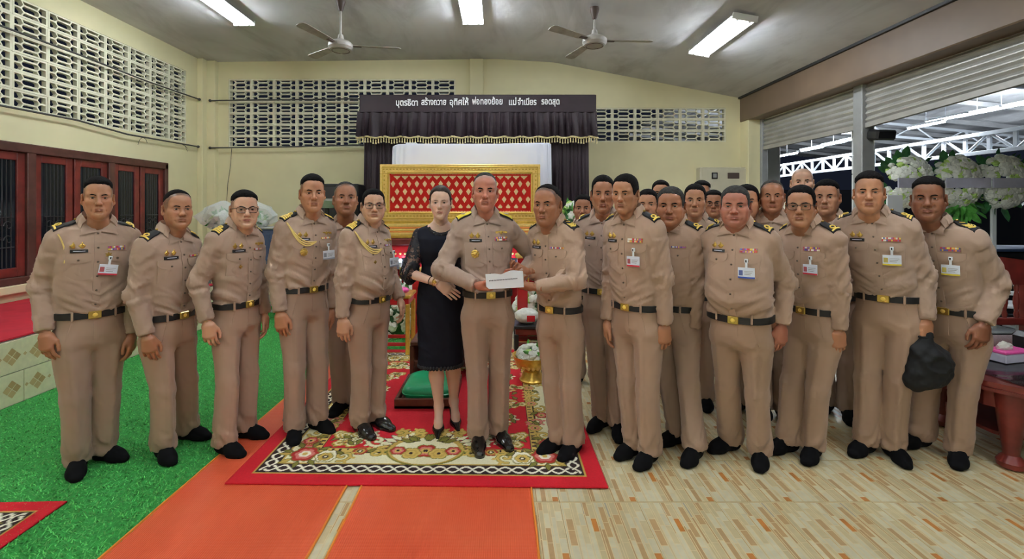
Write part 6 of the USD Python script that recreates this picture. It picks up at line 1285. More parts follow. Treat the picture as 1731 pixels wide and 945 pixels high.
    if 'glasses' in kit:
        fm = MB(); ls_ = MB()
        for s in (-1, 1):
            c = np.array([s * .033, -.101, -.003]); ring = [c + [.0265 * sq(math.cos(a), .6), -.0 + .006 * abs(math.cos(a) * .5 + s * .3) + .004 * (s * math.cos(a) > 0), .0185 * sq(math.sin(a), .6)] for a in np.linspace(0, 2 * np.pi, 33)]
            fm.tube(ring, .0014, 6, cap=False); ls_.add(np.vstack([ring[:-1], [c]]), np.array([[i, (i + 1) % 32, 32] for i in range(32)]))
            fm.tube([c + [s * .027, .006, .008], (s * .077, -.06, .004), (s * .082, .0, .002), (s * .081, .018, -.012)], .0017, 6)
        fm.tube([(-.008, -.1, .003), (0, -.104, .005), (.008, -.1, .003)], .0016, 6)
        for mb in (fm, ls_): mb.v = [head_warp(q_, look) * hs @ Rh.T + hc for q_ in mb.v]
        g_ = obj('spectacles', fm, 'spectacle_black', t); obj('lenses', ls_, 'lens_glass', g_, kind=None)
    # ---------------- feet
    for k, s in enumerate((-1, 1)):
        an, td = ft[k]; Rf = np.stack([np.array([-td[1], td[0], 0]), -td, [0, 0, 1]], 1); Q = Vol((-.065, -.215, -.005), (.065, .085, .14), .0065)
        if not shoes:
            Q.cap((0, .03, .034), (0, -.10, .026), .031, .035, 0, u=(1, 0, 0), flat=1.05); Q.cap((.0, -.09, .024), (-s * .006, -.155, .019), .036, .025, .02, u=(1, 0, 0), flat=1.25); Q.cap((0, .01, .13), (0, .005, .05), .036, .04, .04)
            Q.cap((0, -.01, .085), (0, -.11, .035), .033, .026, .04)
            nm, mt = 'sock', 'sock_black'
        else:
            Q.cap((0, .03, .036), (0, -.10, .030), .037, .042, 0, u=(1, 0, 0), flat=1.0); Q.cap((.0, -.09, .030), (-s * .005, -.175, .024), .043, .031, .02, u=(1, 0, 0), flat=1.05); Q.cap((0, .015, .12), (0, .005, .05), .037, .042, .03); Q.cap((0, -.01, .085), (0, -.11, .04), .034, .03, .03)
            nm, mt = 'shoe', 'shoe_black'
        Q.op(lambda x, y, z: (.003 - z + 0 * x + 0 * y).astype(np.float32), (-.1, -.3, -.1), (.1, .2, .2), .004, 'i')
        a_, b_ = Q.mesh(); o = obj(nm, (a_ @ Rf.T + [an[0], an[1], .0], b_), mt, t, smooth=True)
        if shoes:
            sl_ = Polygon([(.036 * math.cos(a) * (1.12 if math.sin(a) < 0 else .95), -.06 + .137 * math.sin(a)) for a in np.linspace(0, 2 * np.pi, 30)]); a_, b_ = extrude(sl_, .016); a_ = a_ + [0, 0, .0]; obj('sole', (a_ @ Rf.T + [an[0], an[1], .001], b_), 'belt_black', o)
    # ---------------- what lies on the shirt
    X0 = nb[0]
    if lod: 
        cxz = lambda z: np.interp(z, [zb, zs], [0, nb[0]])
        P_, f_, _ = conform(W, lambda S_, T_: (cxz(zb + .02 + T_ * (zv - zb - .02)) + (S_ - .5) * .034, zb + .02 + T_ * (zv - zb - .02)), 3, 26, .0005, .0025); pl_ = obj('button_placket', (P_, f_), shirt, t, smooth=40)
        for j in range(6):
            z = zv - .012 - j * (zv - zb - .05) / 5.3; y = W.front(np.array([cxz(z)]), np.array([z]))[0]; a_, b_ = lathe([(0, .004), (.004, .0038), (.0055, .0015), (.0055, -.003), (0, -.003)], 10); obj('button', (xf(a_, rotx(math.pi / 2), (float(cxz(z)), y - .004, z)), b_), 'button_brown', pl_, smooth=False)
        zp = zs - .145 * S
        for s in (-1, 1):
            cx = nb[0] * .8 + s * .088 * w * S
            P_, f_, _ = conform(W, rect(cx, zp - .075, .112, .125, 0, .0, .012), 8, 8, -.001, .0028); pk = obj('pocket', (P_, f_), shirt, t, smooth=35)
            P_, f_, tp = conform(W, rect(cx, zp - .012, .118, .044, 0, .012, .014), 13, 5, .0025, .0032); obj('pocket_flap', (P_, f_), shirt, pk, smooth=35)
            y = W.front(np.array([cx]), np.array([zp - .026]))[0]; a_, b_ = lathe([(0, .004), (.004, .0038), (.0055, .0015), (.0055, -.003), (0, -.003)], 10); obj('pocket_button', (xf(a_, rotx(math.pi / 2), (cx, y - .0075, zp - .026)), b_), 'button_brown', pk, smooth=False)
        def plate(name, cx, cz, ww, hh, mt, off=.004, th=.003, nu=5, nv=3, tilt=0.0, parent=t):
            P_, f_, _ = conform(W, rect(cx, cz, ww, hh, tilt), nu, nv, off, th); return obj(name, (P_, f_), mt, parent, smooth=False)
        lx, rx_ = nb[0] * .8 - .088 * w * S, nb[0] * .8 + .088 * w * S
        yat = lambda x, z: float(W.front(np.array([x]), np.array([z]))[0])
        if 'name' in kit:
            ng = plate('name_tag', lx + .005, zp + .024, .074, .017, 'black_plastic')
            plate('name_print', lx + .005, zp + .024, .05, .004, 'ribbon', .0072, .0006, parent=ng)
        if 'wings' in kit or 'badge2' in kit:
            for dx in (-.018, .018):
                g_ = MB(); y = yat(lx + dx, zp + .05)
                g_.add(ICO[2][0] * [.012, .005, .014] + [lx + dx, y - .004, zp + .052], ICO[2][1]); g_.add(ICO[1][0] * [.004, .004, .011] + [lx + dx, y - .006, zp + .064], ICO[1][1])
                for a in (-1, 1): g_.add(ICO[1][0] * [.010, .003, .004] @ roty(a * .5).T + [lx + dx + a * .008, y - .004, zp + .056], ICO[1][1])
                obj('collar_badge' if False else 'breast_badge', g_, 'brass', t)
        if 'wreathbadge' in kit:
            y = yat(lx, zp - .055); g_ = MB()
            for j in range(8): a = j * np.pi / 4; g_.add(ICO[1][0] * [.010, .005, .010] + [lx + .017 * math.cos(a), y - .007, zp - .058 + .017 * math.sin(a)], ICO[1][1])
            g_.add(ICO[2][0] * [.014, .007, .014] + [lx, y - .009, zp - .058], ICO[2][1]); obj('command_badge', g_, 'brass', t)
        if 'star' in kit:
            y = yat(lx, zp - .075); g_ = MB()
            for j in range(4): a = j * np.pi / 2; g_.add(ICO[1][0] * [.005, .004, .014] @ roty(a).T + [lx + .01, y - .006, zp - .075], ICO[1][1])
            obj('star_badge', g_, 'brass', t)
        if 'star_r' in kit:
            y = yat(rx_ - .045, zp); g_ = MB()
            for j in range(6): a = j * np.pi / 3; g_.add(ICO[1][0] * [.005, .004, .017] @ roty(a).T + [rx_ - .042, y - .007, zp - .004], ICO[1][1])
            obj('star_badge', g_, 'brass', t)
        rows_ = [k for k in kit if k.startswith('rib')]
        if rows_:
            nr = int(rows_[0][3:]); cols_ = [(.55, .03, .05), (.75, .55, .1), (.8, .78, .7), (.1, .1, .35), (.35, .1, .35), (.8, .35, .1), (.75, .75, .78), (.5, .05, .1)]
            for j in range(nr):
                ng = plate('ribbon_bar', rx_ - .002, zp + .026 + .0125 * j, .084 if j == 0 or nr < 3 else .06, .0115, 'brass', .003, .002)
                for i_ in range(4 if not (j and nr > 2) else 3):
                    for q_ in range(3):
                        P_, f_, _ = conform(W, rect(rx_ - .002 - .042 + .021 * (i_ + (q_ + .5) / 3) + (.0105 if j and nr > 2 else 0), zp + .026 + .0125 * j, .0068, .0098), 2, 2, .0055, .0008)
                        obj('ribbon_stripe', (P_, f_), 'printed', ng, smooth=False, col=np.broadcast_to(cols_[int(r.integers(0, 8))], (len(P_), 3)))
        if 'wing_r' in kit:
            y = yat(rx_, zp + .06); g_ = MB(); zz_ = zp + .046 + .0125 * (int(rows_[0][3:]) if rows_ else 0)
            g_.add(ICO[2][0] * [.009, .005, .011] + [rx_, y - .005, zz_], ICO[2][1])
            for a in (-1, 1):
                for j in range(3): g_.add(ICO[1][0] * [.018 - .003 * j, .003, .0035] + [rx_ + a * (.02 + .004 * j), y - .004, zz_ + .005 - .004 * j], ICO[1][1])
            obj('wing_badge', g_, 'brass', t)
        cd = [k for k in kit if k.startswith('card')]
        if cd:
            tl_ = -.16 if 'cardtilt' in kit else 0.02; cx, cz = rx_ + .004 - (.05 if 'cardtilt' in kit else 0), zp - .088
            kc = {'y': (.75, .6, .05), 'r': (.6, .03, .06), 'b': (.04, .1, .5), 'n': (.3, .35, .45)}[cd[0][4]] if cd[0] != 'cardtilt' else (.6, .03, .06)
            y = min(yat(cx + dx, cz + dz) for dx in (-.035, 0, .035) for dz in (-.03, 0, .03)) - .012
            Rt = roty(-tl_); idc = thing('id_card', None, None, (0, 0, 0), parent=t)
            q_ = boxm((-.043, -.0015, -.030), (.043, .0015, .030), .001); obj('card', (xf(q_[0], Rt, (cx, y, cz)), q_[1]), 'card_white', idc)
            q_ = boxm((-.043, -.0021, -.030), (.043, -.0014, -.021)); obj('card_band', (xf(q_[0], Rt, (cx, y, cz)), q_[1]), 'printed', idc, smooth=False, col=np.broadcast_to(kc, (len(q_[0]), 3)))
            q_ = boxm((-.038, -.0022, -.014), (-.018, -.0014, .014)); obj('card_photo', (xf(q_[0], Rt, (cx, y, cz)), q_[1]), 'printed', idc, smooth=False, col=np.broadcast_to(np.array(kc) * .6 + .08, (len(q_[0]), 3)))
            g_ = MB()
            for j in range(3): g_.add(xf(boxm((-.01, -.0021, .008 - .009 * j), (.034 - .006 * j, -.0014, .0105 - .009 * j))[0], Rt, (cx, y, cz)), boxm((0, 0, 0), (1, 1, 1))[1])
            obj('card_print', g_, 'grey_plastic', idc)
            q_ = boxm((-.006, -.002, .028), (.006, .002, .062), .001); obj('card_strap', (xf(q_[0], Rt, (cx, y + .002, cz)), q_[1]), 'clip_clear', idc)
            q_ = boxm((-.009, -.004, .056), (.009, .008, .078), .002); obj('card_clip', (xf(q_[0], Rt, (cx, y + .002, cz)), q_[1]), 'clip_clear', idc); q_ = boxm((-.003, -.0055, .060), (.003, -.0038, .072)); obj('clip_jaw', (xf(q_[0], Rt, (cx, y + .002, cz)), q_[1]), 'iron', idc)
        if 'cord' in kit:
            c0 = shp[0] + [-.018, -.06, .040]
            for kk, sag in enumerate((.0, .016, .03)):
                tt = np.linspace(0, 1, 26); x1, z1_ = nb[0] - .004, zp + .006; xs = c0[0] + (x1 - c0[0]) * tt; zs_ = c0[2] + (z1_ - c0[2]) * tt - (.055 + sag) * np.sin(np.pi * tt ** .85); ys = W.front(xs, zs_) - .008
                ys[:2] = np.minimum(ys[:2], c0[1]); obj('aiguillette_cord', MB().tube(np.stack([xs, ys, zs_], 1), .0042, 6), 'cord_gold', t)
        if 'cordshort' in kit:
            tt = np.linspace(0, 1, 16); c0 = shp[0] + [-.01, -.06, .03]; obj('aiguillette_cord', MB().tube(np.stack([c0[0] + .02 * tt + .012 * np.sin(tt * 3), W.front(c0[0] + .02 * tt, c0[2] - .16 * tt) - .006, c0[2] - .16 * tt], 1), .004, 6), 'cord_gold', t)
        if 'slit' in kit: pass
    # ---------------- shoulder boards
    bd = [k for k in kit if k.startswith('board')]
    if bd:
        style = bd[0][5:]
        for k, s in enumerate((-1, 1)):
            i0, i1 = nb + [s * .074, -.006, 0], shp[k] + [s * .030, -.024, 0]
            ax = (i1 - i0)[:2]; LL = np.linalg.norm(ax); ax = ax / LL; pr = np.array([-ax[1], ax[0]])
            def bg_(u0, u1, w0, ww, fx=None):
                def g(S_, T_):
                    u = (u0 + (u1 - u0) * S_) * LL; wd = ww * np.where(u < .022, .55 + .45 * np.clip(u, 0, .022) / .022, 1.0); o = (T_ - .5) * wd + w0
                    if fx is not None: u = u + fx(T_)
                    return i0[0] + ax[0] * u + pr[0] * o, i0[1] + ax[1] * u + pr[1] * o
                return g
            P_, f_, _ = conform(W, bg_(0, 1, 0, .056), 12, 6, .006, .005, 2); b_ = obj('shoulder_board', (P_, f_), 'board_black', t, smooth=40)
            def stripe(u0, u1, w0=0, ww=.054, fx=None, nm='gold_stripe', mt='gold_braid', nu=3): P_, f_, _ = conform(W, bg_(u0, u1, w0, ww, fx), nu, 6, .0115, .0022, 2); obj(nm, (P_, f_), mt, b_, smooth=40)
            if style == 'admiral':
                stripe(.06, .97, 0, .048, nm='gold_field', mt='yellow_board', nu=10)
                u = .62; c2_ = i0[:2] + ax * u * LL; zt_ = W.front(np.array([c2_[0]]), np.array([c2_[1]]), axis=2)[0]; g_ = MB()
                for j in range(5): a = j * 2 * np.pi / 5; g_.add(ICO[1][0] * [.012, .005, .003] @ rotz(a).T + [c2_[0] + .007 * math.cos(a), c2_[1] + .007 * math.sin(a), zt_ + .016], ICO[1][1])
                obj('silver_star', g_, 'silver', b_)
            elif style.startswith('n'):
                c_ = int(style[1]); 
                for j in range(c_): stripe(.96 - .115 * j - .075, .96 - .115 * j)
                # loop above the inner stripe
                u = .96 - .115 * (c_ - 1) - .20; g_ = []
                for a in np.linspace(0, 2 * np.pi, 17):
                    uu, oo = (u + .115 * math.cos(a)) * LL, .0135 * math.sin(a) - .004; q_ = i0[:2] + ax * uu + pr * oo; g_.append([q_[0], q_[1], W.front(np.array([q_[0]]), np.array([q_[1]]), axis=2)[0] + .0135])
                obj('gold_loop', MB().tube(g_, .0042, 6, cap=False), 'gold_braid', b_)
            elif style.startswith('c'):
                for j in range(int(style[1])): stripe(.62 + .13 * j, .70 + .13 * j, 0, .05, lambda T_: -.02 * np.abs(2 * T_ - 1), 'gold_chevron')
                u = .33; q_ = i0[:2] + ax * u * LL; zt_ = W.front(np.array([q_[0]]), np.array([q_[1]]), axis=2)[0]; a_, f2_ = lathe([(.009, .0115), (.013, .0115), (.013, .016), (.009, .016), (.009, .0115)], 14); obj('gold_ring', (a_ + [q_[0], q_[1], zt_], f2_), 'gold_braid', b_)
            q_ = i0[:2] + ax * .1 * LL; zt_ = W.front(np.array([q_[0]]), np.array([q_[1]]), axis=2)[0]; obj('board_button', (ICO[2][0] * [.0085, .0085, .006] + [q_[0], q_[1], zt_ + .014], ICO[2][1]), 'brass', b_)
    return t, dict(O=O, Rw=Rw, arm=arm, nb=nb, shp=shp, W=W, zb=zb, zs=zs, hc=hc)
# ================================================================== THE PEOPLE, from left to right
PEOPLE = {}
def add(key, *a, **k): PEOPLE[key] = person(*a, **k)
HB, HG = 'hair_black', 'hair_grey'
add('p1', 'person in khaki uniform farthest left, thin face, flat-top hair, tilted card on chest', 2.75, (153, 528), 50, (166, 298, 367), 387, ((129, 794, 38), (191, 768, 82)), hyaw=42, arms=((76, 560, -.06), (222, 562, -.02)),
    look=dict(skin='tan', tone=.88, w=.86, cheek=-.3, seed=1), kit=('name', 'wings', 'rib2', 'star_r', 'cardr', 'cardtilt', 'boardn1', 'cordshort'), hair=('flat', HB), seed=11)
add('p2', 'second person from the left in khaki uniform, balding at the temples, arms straight down', 2.92, (286, 532), 76, (300, 319, 383), 402, ((282, 770, 48), (332, 733, 86)), hyaw=50, arms=((248, 566, -.05), (320, 560, 0)),
    look=dict(skin='tan', tone=.85, w=.93, cheek=.5, seed=2), kit=('name', 'wings', 'rib1', 'boardn1'), hair=('thin', HB), seed=12, w=.98, trousers='trouser_warm')
add('p3', 'young person with thin-framed spectacles in khaki uniform, third from the left', 3.05, (400, 513), 70, (413, 321, 383), 392, ((392, 760, 64), (430, 731, 84)), hyaw=38, arms=((350, 543, -.07), (447, 530, 0)),
    look=dict(skin='fair', tone=.92, w=.98, cheek=.5, jaw=1.0, seed=3, lip=.8, lipc=(.42, .13, .12)), kit=('name', 'wings', 'rib1', 'wing_r', 'star', 'boardn3', 'glasses'), hair=('flat', HB), seed=13, w=.93, trousers='trouser_warm')
add('p4', 'tall person with looped gold cord, crew cut and no spectacles', 3.2, (514, 487), 52, (528, 294, 356), 372, ((497, 737, 22), (548, 721, 60)), hyaw=28, arms=((473, 527, -.06), (560, 520, .0)),
    look=dict(skin='tan', tone=.95, w=.92, jaw=.98, seed=4), kit=('name', 'wings', 'rib1', 'wing_r', 'wreathbadge', 'cord', 'cardn', 'boardn4'), hair=('flat', HB), seed=14, w=.95)
add('p5', 'person with downcast eyes and shaved head, standing behind the two with gold cords', 3.62, (584, 492), 12, (584, 306, 364), 382, ((570, 692, -10), (600, 690, 20)), hyaw=22, hpitch=-6,
    look=dict(skin='brown', tone=1.08, w=.97, cheek=.4, seed=5, stubble=.6), kit=('boardn2',), hair=('thin', HG), seed=15, w=.93, lod=0)
add('p6', 'stout person with spectacles and looped gold cord, wearing polished black shoes', 3.2, (622, 502), 60, (631, 317, 374), 386, ((616, 728, 40), (645, 716, 56)), hyaw=20, arms=((579, 537, -.06), (676, 505, .03, (.6, .9, -.1))),
    look=dict(skin='fair', tone=.86, w=.98, cheek=.9, jaw=1.04, seed=6, l=.97), kit=('name', 'wings', 'rib1', 'wing_r', 'star', 'cord', 'cardn', 'boardn4', 'glasses'), hair=('short', HB), seed=16, w=.95, belly=.7, shoes=True)
add('p8', 'person with cropped white hair and yellow shoulder boards, holding the left end of the envelope', 3.02, (824, 495), 12, (820, 290, 354), 372, ((809, 752, 4), (850, 743, 26)), hyaw=2, arms=((804, 482, -.20, (-1.0, .35, -.5)), (876, 470, -.14, (1.0, .4, -.5))),
    look=dict(skin='red', tone=.95, w=.96, jaw=.97, seed=8, stubble=.45, stub_col=(.30, .29, .27), cheek=-.2), kit=('name', 'wings', 'rib2', 'wing_r', 'wreathbadge', 'boardadmiral'), hair=('thin', HG), seed=18, w=.94, shoes=True, shirt='khaki_grey',
    hands=(('grip', (.75, -.45, -.12), (.2, -.05, .9)), ('grip', (-.85, -.35, .1), (-.1, -.75, .3))))
add('p9', 'person facing left to hand over the envelope, with receding hair', 2.98, (946, 520), -40, (926, 310, 379), 386, ((931, 754, -62), (961, 763, -34)), hyaw=-26, arms=((897, 458, -.12, (-.5, .8, -.6)), (906, 486, -.14, (1.0, .3, -.8))),
    look=dict(skin='brown', tone=1.12, w=.94, cheek=-.2, jaw=.95, seed=9), kit=('name', 'badge2', 'rib1', 'boardc3'), hair=('thin', HB), seed=19, w=.92, shirt='khaki_warm', trousers='trouser_warm',
    hands=(('grip', (-.5, -.8, -.05), (.4, .1, .75)), ('grip', (-.95, -.1, .02), (.0, -.15, .98))))
add('p11', 'tall gaunt person with a long face behind the one handing over the envelope', 3.34, (1022, 490), -22, (1019, 296, 358), 372, ((1009, 717, -48), (1046, 731, -8)), hyaw=-12,
    look=dict(skin='brown', tone=1.12, w=.92, cheek=-.7, jaw=.92, l=1.02, seed=21), kit=('name', 'wings', 'boardn1'), hair=('short', HB), seed=21, w=.93, shirt='khaki_grey')
add('p12', 'person with raised chin and close-cropped hair, red-edged card, standing on the tiles', 2.88, (1076, 516), -50, (1058, 293, 357), 373, ((1060, 762, -60), (1090, 777, -42)), hyaw=-36, hpitch=4, arms=((1027, 540, -.04), (1124, 548, -.03)),
    look=dict(skin='tan', tone=.86, w=.93, cheek=-.5, jaw=.98, seed=22, stubble=.75), kit=('name', 'badge2', 'rib2', 'cardr', 'boardn1'), hair=('short', HB), seed=22, w=.94, shirt='khaki_warm', trousers='trouser_warm')
add('p14', 'stern broad-faced person with greying crew cut behind the one with raised chin', 3.1, (1138, 518), -47, (1134, 314, 380), 386, ((1132, 742, -70), (1168, 772, -40)), hyaw=-26, arms=(None, (1172, 554, -.02)),
    look=dict(skin='brown', tone=1.12, w=1.0, cheek=.5, jaw=1.05, l=.98, seed=24, stubble=.7, stub_col=(.12, .115, .11)), kit=('rib1', 'boardn1'), hair=('short', HG), seed=24, w=.98, shirt='khaki_warm')
add('p19', 'heavy-set person with pursed lips and a big belly, blue-edged card on the chest', 2.80, (1252, 532), -43, (1243, 313, 380), 390, ((1219, 753, -72), (1285, 778, -28)), hyaw=-30, arms=((1214, 556, .04), (1322, 549, -.02)),
    look=dict(skin='red', tone=.82, w=1.0, cheek=1.0, jaw=1.06, seed=29, stubble=.6, stub_col=(.1, .095, .09)), kit=('name', 'wings', 'rib2', 'cardb', 'boardn1'), hair=('short', HG), seed=29, w=1.0, belly=1.0, shirt='khaki_warm', trousers='trouser_warm')
add('p23', 'person with rectangular spectacles and a fringe of black hair, red-edged card on the chest', 2.92, (1375, 523), -68, (1354, 312, 381), 389, ((1317, 755, -74), (1370, 769, -44)), hyaw=-38, arms=(None, (1419, 557, -.02)),
    look=dict(skin='tan', tone=.92, w=.93, cheek=-.2, jaw=.97, seed=33), kit=('rib2', 'cardr', 'boardn1', 'glasses'), hair=('short', HB), seed=33, w=.95, shirt='khaki_warm', trousers='trouser_warm')
add('p25', 'tall youthful person with smooth face and crew cut, gripping a black cap by its brim', 2.88, (1499, 502), -47, (1469, 289, 358), 371, ((1453, 758, -64), (1520, 771, -12)), hyaw=-38, arms=(None, (1566, 540, -.05)),
    look=dict(skin='tan', tone=1.0, w=.88, cheek=.4, seed=35, lip=.7), kit=('name', 'wings', 'rib2', 'cardy', 'boardn2'), hair=('flat', HB), seed=35, w=.95, hands=('relaxed', 'fist'), trousers='trouser_warm')
add('p26', 'dark-skinned broad person at far right beside the coffee table, chevrons on the shoulder', 2.87, (1612, 524), -66, (1569, 298, 370), 388, ((1542, 746, -76), (1620, 776, -44)), hyaw=-44, arms=(None, (1664, 546, -.05)),
    look=dict(skin='dark', tone=1.2, w=.90, cheek=.5, jaw=1.04, nose_w=1.12, seed=36), kit=('rib2', 'cardy', 'boardc3'), hair=('flat', HB), seed=36, w=.96, trousers='trouser_warm')
# ---- those standing behind
add('p10', 'person peering out between the envelope bearer and the gaunt person, round face', 4.0, (992, 500), -12, (986, 328, 374), 385, (None, None), hyaw=-14, look=dict(skin='brown', tone=1.12, w=1.0, cheek=.7, seed=41), kit=('boardn1',), hair=('short', HB), seed=41, w=.9, lod=0)
add('p13', 'young person with full cheeks behind the shoulder of the one with raised chin', 4.05, (1100, 500), -20, (1095, 319, 372), 384, (None, None), hyaw=-22, look=dict(skin='tan', w=1.0, cheek=.7, seed=42), kit=('boardn1',), hair=('short', HB), seed=42, w=.9, lod=0)
add('p15', 'person far back whose forehead shows above the greying crew cut', 4.7, (1118, 480), -18, (1117, 304, 350), 365, (None, None), hyaw=-18, look=dict(skin='tan', seed=43), kit=('boardn1',), hair=('short', HB), seed=43, w=.9, lod=0)
add('p16', 'young person with combed-back black hair standing behind the greying crew cut', 3.6, (1172, 500), -32, (1175, 310, 365), 378, (None, None), hyaw=-24, look=dict(skin='tan', tone=.95, w=.95, seed=44, jaw=.94), kit=('boardn1',), hair=('short', HB), seed=44, w=.9, lod=0, trousers='trouser_warm')
add('p17', 'person with heavy brows seen just left of the heavy-set person', 4.3, (1208, 485), -26, (1206, 321, 364), 374, (None, None), hyaw=-24, look=dict(skin='brown', tone=1.12, seed=45, w=1.0, brow=1.25), kit=('boardn1', 'glasses'), hair=('flat', HB), seed=45, w=.9, lod=0)
add('p18', 'person farthest back of whom only black hair shows left of the electric box', 4.75, (1188, 470), -22, (1186, 305, 350), 364, (None, None), hyaw=-26, look=dict(skin='tan', seed=46), kit=('boardn1',), hair=('flat', HB), seed=46, w=.9, lod=0)
add('p20', 'person hidden behind the heavy-set person, black hair showing at his right', 3.45, (1268, 505), -36, (1262, 311, 368), 382, (None, None), hyaw=-28, look=dict(skin='tan', seed=47), kit=('boardn1',), hair=('short', HB), seed=47, w=.9, lod=0)
add('p21', 'person with bald crown between the heavy-set person and the one with rectangular spectacles', 3.4, (1300, 500), -34, (1305, 303, 358), 372, (None, None), hyaw=-28, look=dict(skin='brown', tone=1.15, w=.98, seed=48, stubble=.55), kit=('boardn1',), hair=('thin', HG), seed=48, w=.92, lod=0)
add('p22', 'bald pale person tallest at the back, head framed by the first shutter opening', 3.9, (1362, 470), -32, (1356, 283, 331), 345, (None, None), hyaw=-30, look=dict(skin='fair', tone=.85, w=1.0, seed=49, stubble=.25), kit=(), hair=None, seed=49, w=.92, lod=0, shirt='white_shirt')
add('p24', 'person with crew cut peering past the one with rectangular spectacles', 3.45, (1408, 500), -42, (1398, 303, 361), 374, ((1392, 690, -50), (1437, 705, -30)), hyaw=-42, look=dict(skin='tan', tone=.85, w=.92, jaw=.95, seed=50, brow=1.15), kit=('boardn1',), hair=('flat', HB), seed=50, w=.9, lod=0)

# ---- the woman in the black lace dress
def lace(name, dens, scale):
    MAT[name] = usdkit.material(stage, '/World/Looks/' + name, {'t': ('texture_coordinate', {}), 'n': ('noise_texture', {'scale': scale, 'detail': 2.0, 'distortion': 1.5}), 'v': ('voronoi_texture', {'scale': scale * 5.5, 'feature': 'distance_to_edge'}),
        'a': ('math', {'math_type': 'less_than', 'value2': dens}), 'b': ('math', {'math_type': 'less_than', 'value2': .09}), 'm': ('math', {'math_type': 'maximum'}), 'p': ('principled_bsdf', {'base_color': (.010, .010, .015), 'roughness': .7}), 'x': ('transparent_bsdf', {}), 'mx': ('mix_closure', {})},
        [('t.object', 'n.vector'), ('t.object', 'v.vector'), ('n.fac', 'a.value1'), ('v.distance', 'b.value1'), ('a.value', 'm.value1'), ('b.value', 'm.value2'), ('m.value', 'mx.fac'), ('x.BSDF', 'mx.closure1'), ('p.BSDF', 'mx.closure2')], 'mx.closure')
lace('lace', .50, 26)
def woman():
    D, yaw = 3.2, 8; ps = math.radians(yaw); O = np.array([(745 - CX) / FPX * D, D, 0]); Rw = rotz(ps); loc = lambda p: (np.asarray(p, float) - O) @ Rw
    t = thing('person', 'person in a knee-length black lace dress and pointed black heels, hair tied back', 'person', O, yaw)
    look = dict(skin='pale', tone=.92, stubble=0, w=.93, jaw=.84, l=.98, neck=.78, nose=.8, nose_w=.88, lip=.75, lipc=(.42, .12, .11), mous=0, seed=7, female=1)
    zs = P(0, 387, D)[2]; hz1, hz0 = P(0, 313, 3.17)[2], P(0, 371, 3.17)[2]; hs = (hz1 - hz0) / .235 * .98; hc = loc([P(745, 0, 3.17)[0], 3.17, hz1 - .117 * hs - .006]); nb = np.array([hc[0] * .8, hc[1] * .6 + .03, zs + .03])
    shp = [nb + [s * .138, .012, -.072] for s in (-1, 1)]
    wr = [loc(P(738, 478, 3.02)), shp[1] + [.03, .10, -.47]]; el = [ik(shp[0], wr[0], .265, .225, (-.9, .35, -.4)), ik(shp[1], wr[1], .265, .225, (.5, .8, 0))]
    zt = np.array([.455, .62, .80, .92, 1.02, 1.12, 1.22, 1.30, zs, zs + .03]); aa = np.array([.150, .152, .160, .160, .140, .128, .142, .150, .115, .07]); bb = np.array([.105, .108, .116, .115, .095, .092, .112, .108, .07, .055]); cy = np.array([0, 0, 0, 0, 0, 0, -.012, -.005, .012, .02]); cx = np.interp(zt, [.9, zs], [0, nb[0]])
    def loft(x, y, z, g=0.0, lo_=0, n=2.2):
        Z = z[0, 0]; a, b = np.interp(Z, zt, aa) + g, np.interp(Z, zt, bb) + g; q = (np.abs((x - np.interp(Z, zt, cx)) / a) ** n + np.abs((y - np.interp(Z, zt, cy)) / b) ** n) ** (1 / n)
        return np.maximum((q - 1) * np.minimum(a, b), np.maximum(z - zt[-1], zt[0] + lo_ - z)).astype(np.float32)
    # dress
    V = Vol((-.32, -.30, .40), (.32, .30, zs + .08), .0095); V.op(loft, (-.3, -.3, .43), (.3, .3, zs + .04), 0)
    for k, s in enumerate((-1, 1)): V.cap(nb + [s * .06, .012, -.045], shp[k] + [-s * .01, 0, 0], .03, .047, .05)
    V.ell(nb + [0, -.02, .040], (.085, .11, .108), .008, 's')
    v, f = V.mesh(); n = vnormals(v, f); rg = (1 - np.minimum(1, 2.2 * np.abs(meshkit.fbm(np.stack([v[:, 0] * 7, v[:, 1] * 5, v[:, 2] * 9 + v[:, 0] * 6], 1), 2, 3) / .75 - .5))) ** 1.5
    v = v + n * (.006 * (rg - .4) * smooth01((1.3 - v[:, 2]) / .2))[:, None]; obj('dress', (v, f), 'dress_black', t, smooth=True)
    def scallop(ring, dz, nm, m=10):
        mb = MB(); k = len(ring)
        for i in range(0, k): c = ring[i]; a = ICO[1][0] * ([.010, .006, .012] if nm == 'lace_neckline' else [.012, .012, .016]) + c; mb.add(a, ICO[1][1])
        return obj(nm, mb, 'lace_black', t, kind='stuff')
    ang = np.linspace(0, 2 * np.pi, 44, endpoint=False); sq = lambda q, p: np.sign(q) * np.abs(q) ** p
    scallop([np.array([.147 * sq(math.cos(a), .9), .102 * sq(math.sin(a), .9), .452]) for a in ang], 0, 'lace_hem')
    ya = np.linspace(-1.25, 1.25, 19); scallop([np.array([nb[0] + .080 * math.sin(a), V.front(np.array([nb[0] + .080 * math.sin(a)]), np.array([nb[2] - .012 - .062 * math.cos(a)]))[0] + .006, nb[2] - .006 - .060 * math.cos(a)]) for a in ya], 0, 'lace_neckline')
    for k, s in enumerate((-1, 1)):
        m_ = el[k] + (wr[k] - el[k]) * .10; V = Vol(np.minimum(shp[k], m_) - .12, np.maximum(shp[k], m_) + .12, .008); V.cap(shp[k], el[k], .050, .058, .0); V.cap(el[k], m_, .060, .068, .02, cut=0.0)
        v, f = V.mesh(); obj('lace_sleeve', (v, f), 'lace', t, smooth=True)
        d = unit(m_ - el[k]); u = unit(np.cross(d, [0, 1, .2])); w_ = np.cross(d, u); scallop([m_ + .062 * (u * math.cos(a) + w_ * math.sin(a)) for a in np.linspace(0, 2 * np.pi, 20, endpoint=False)], 0, 'lace_cuff')
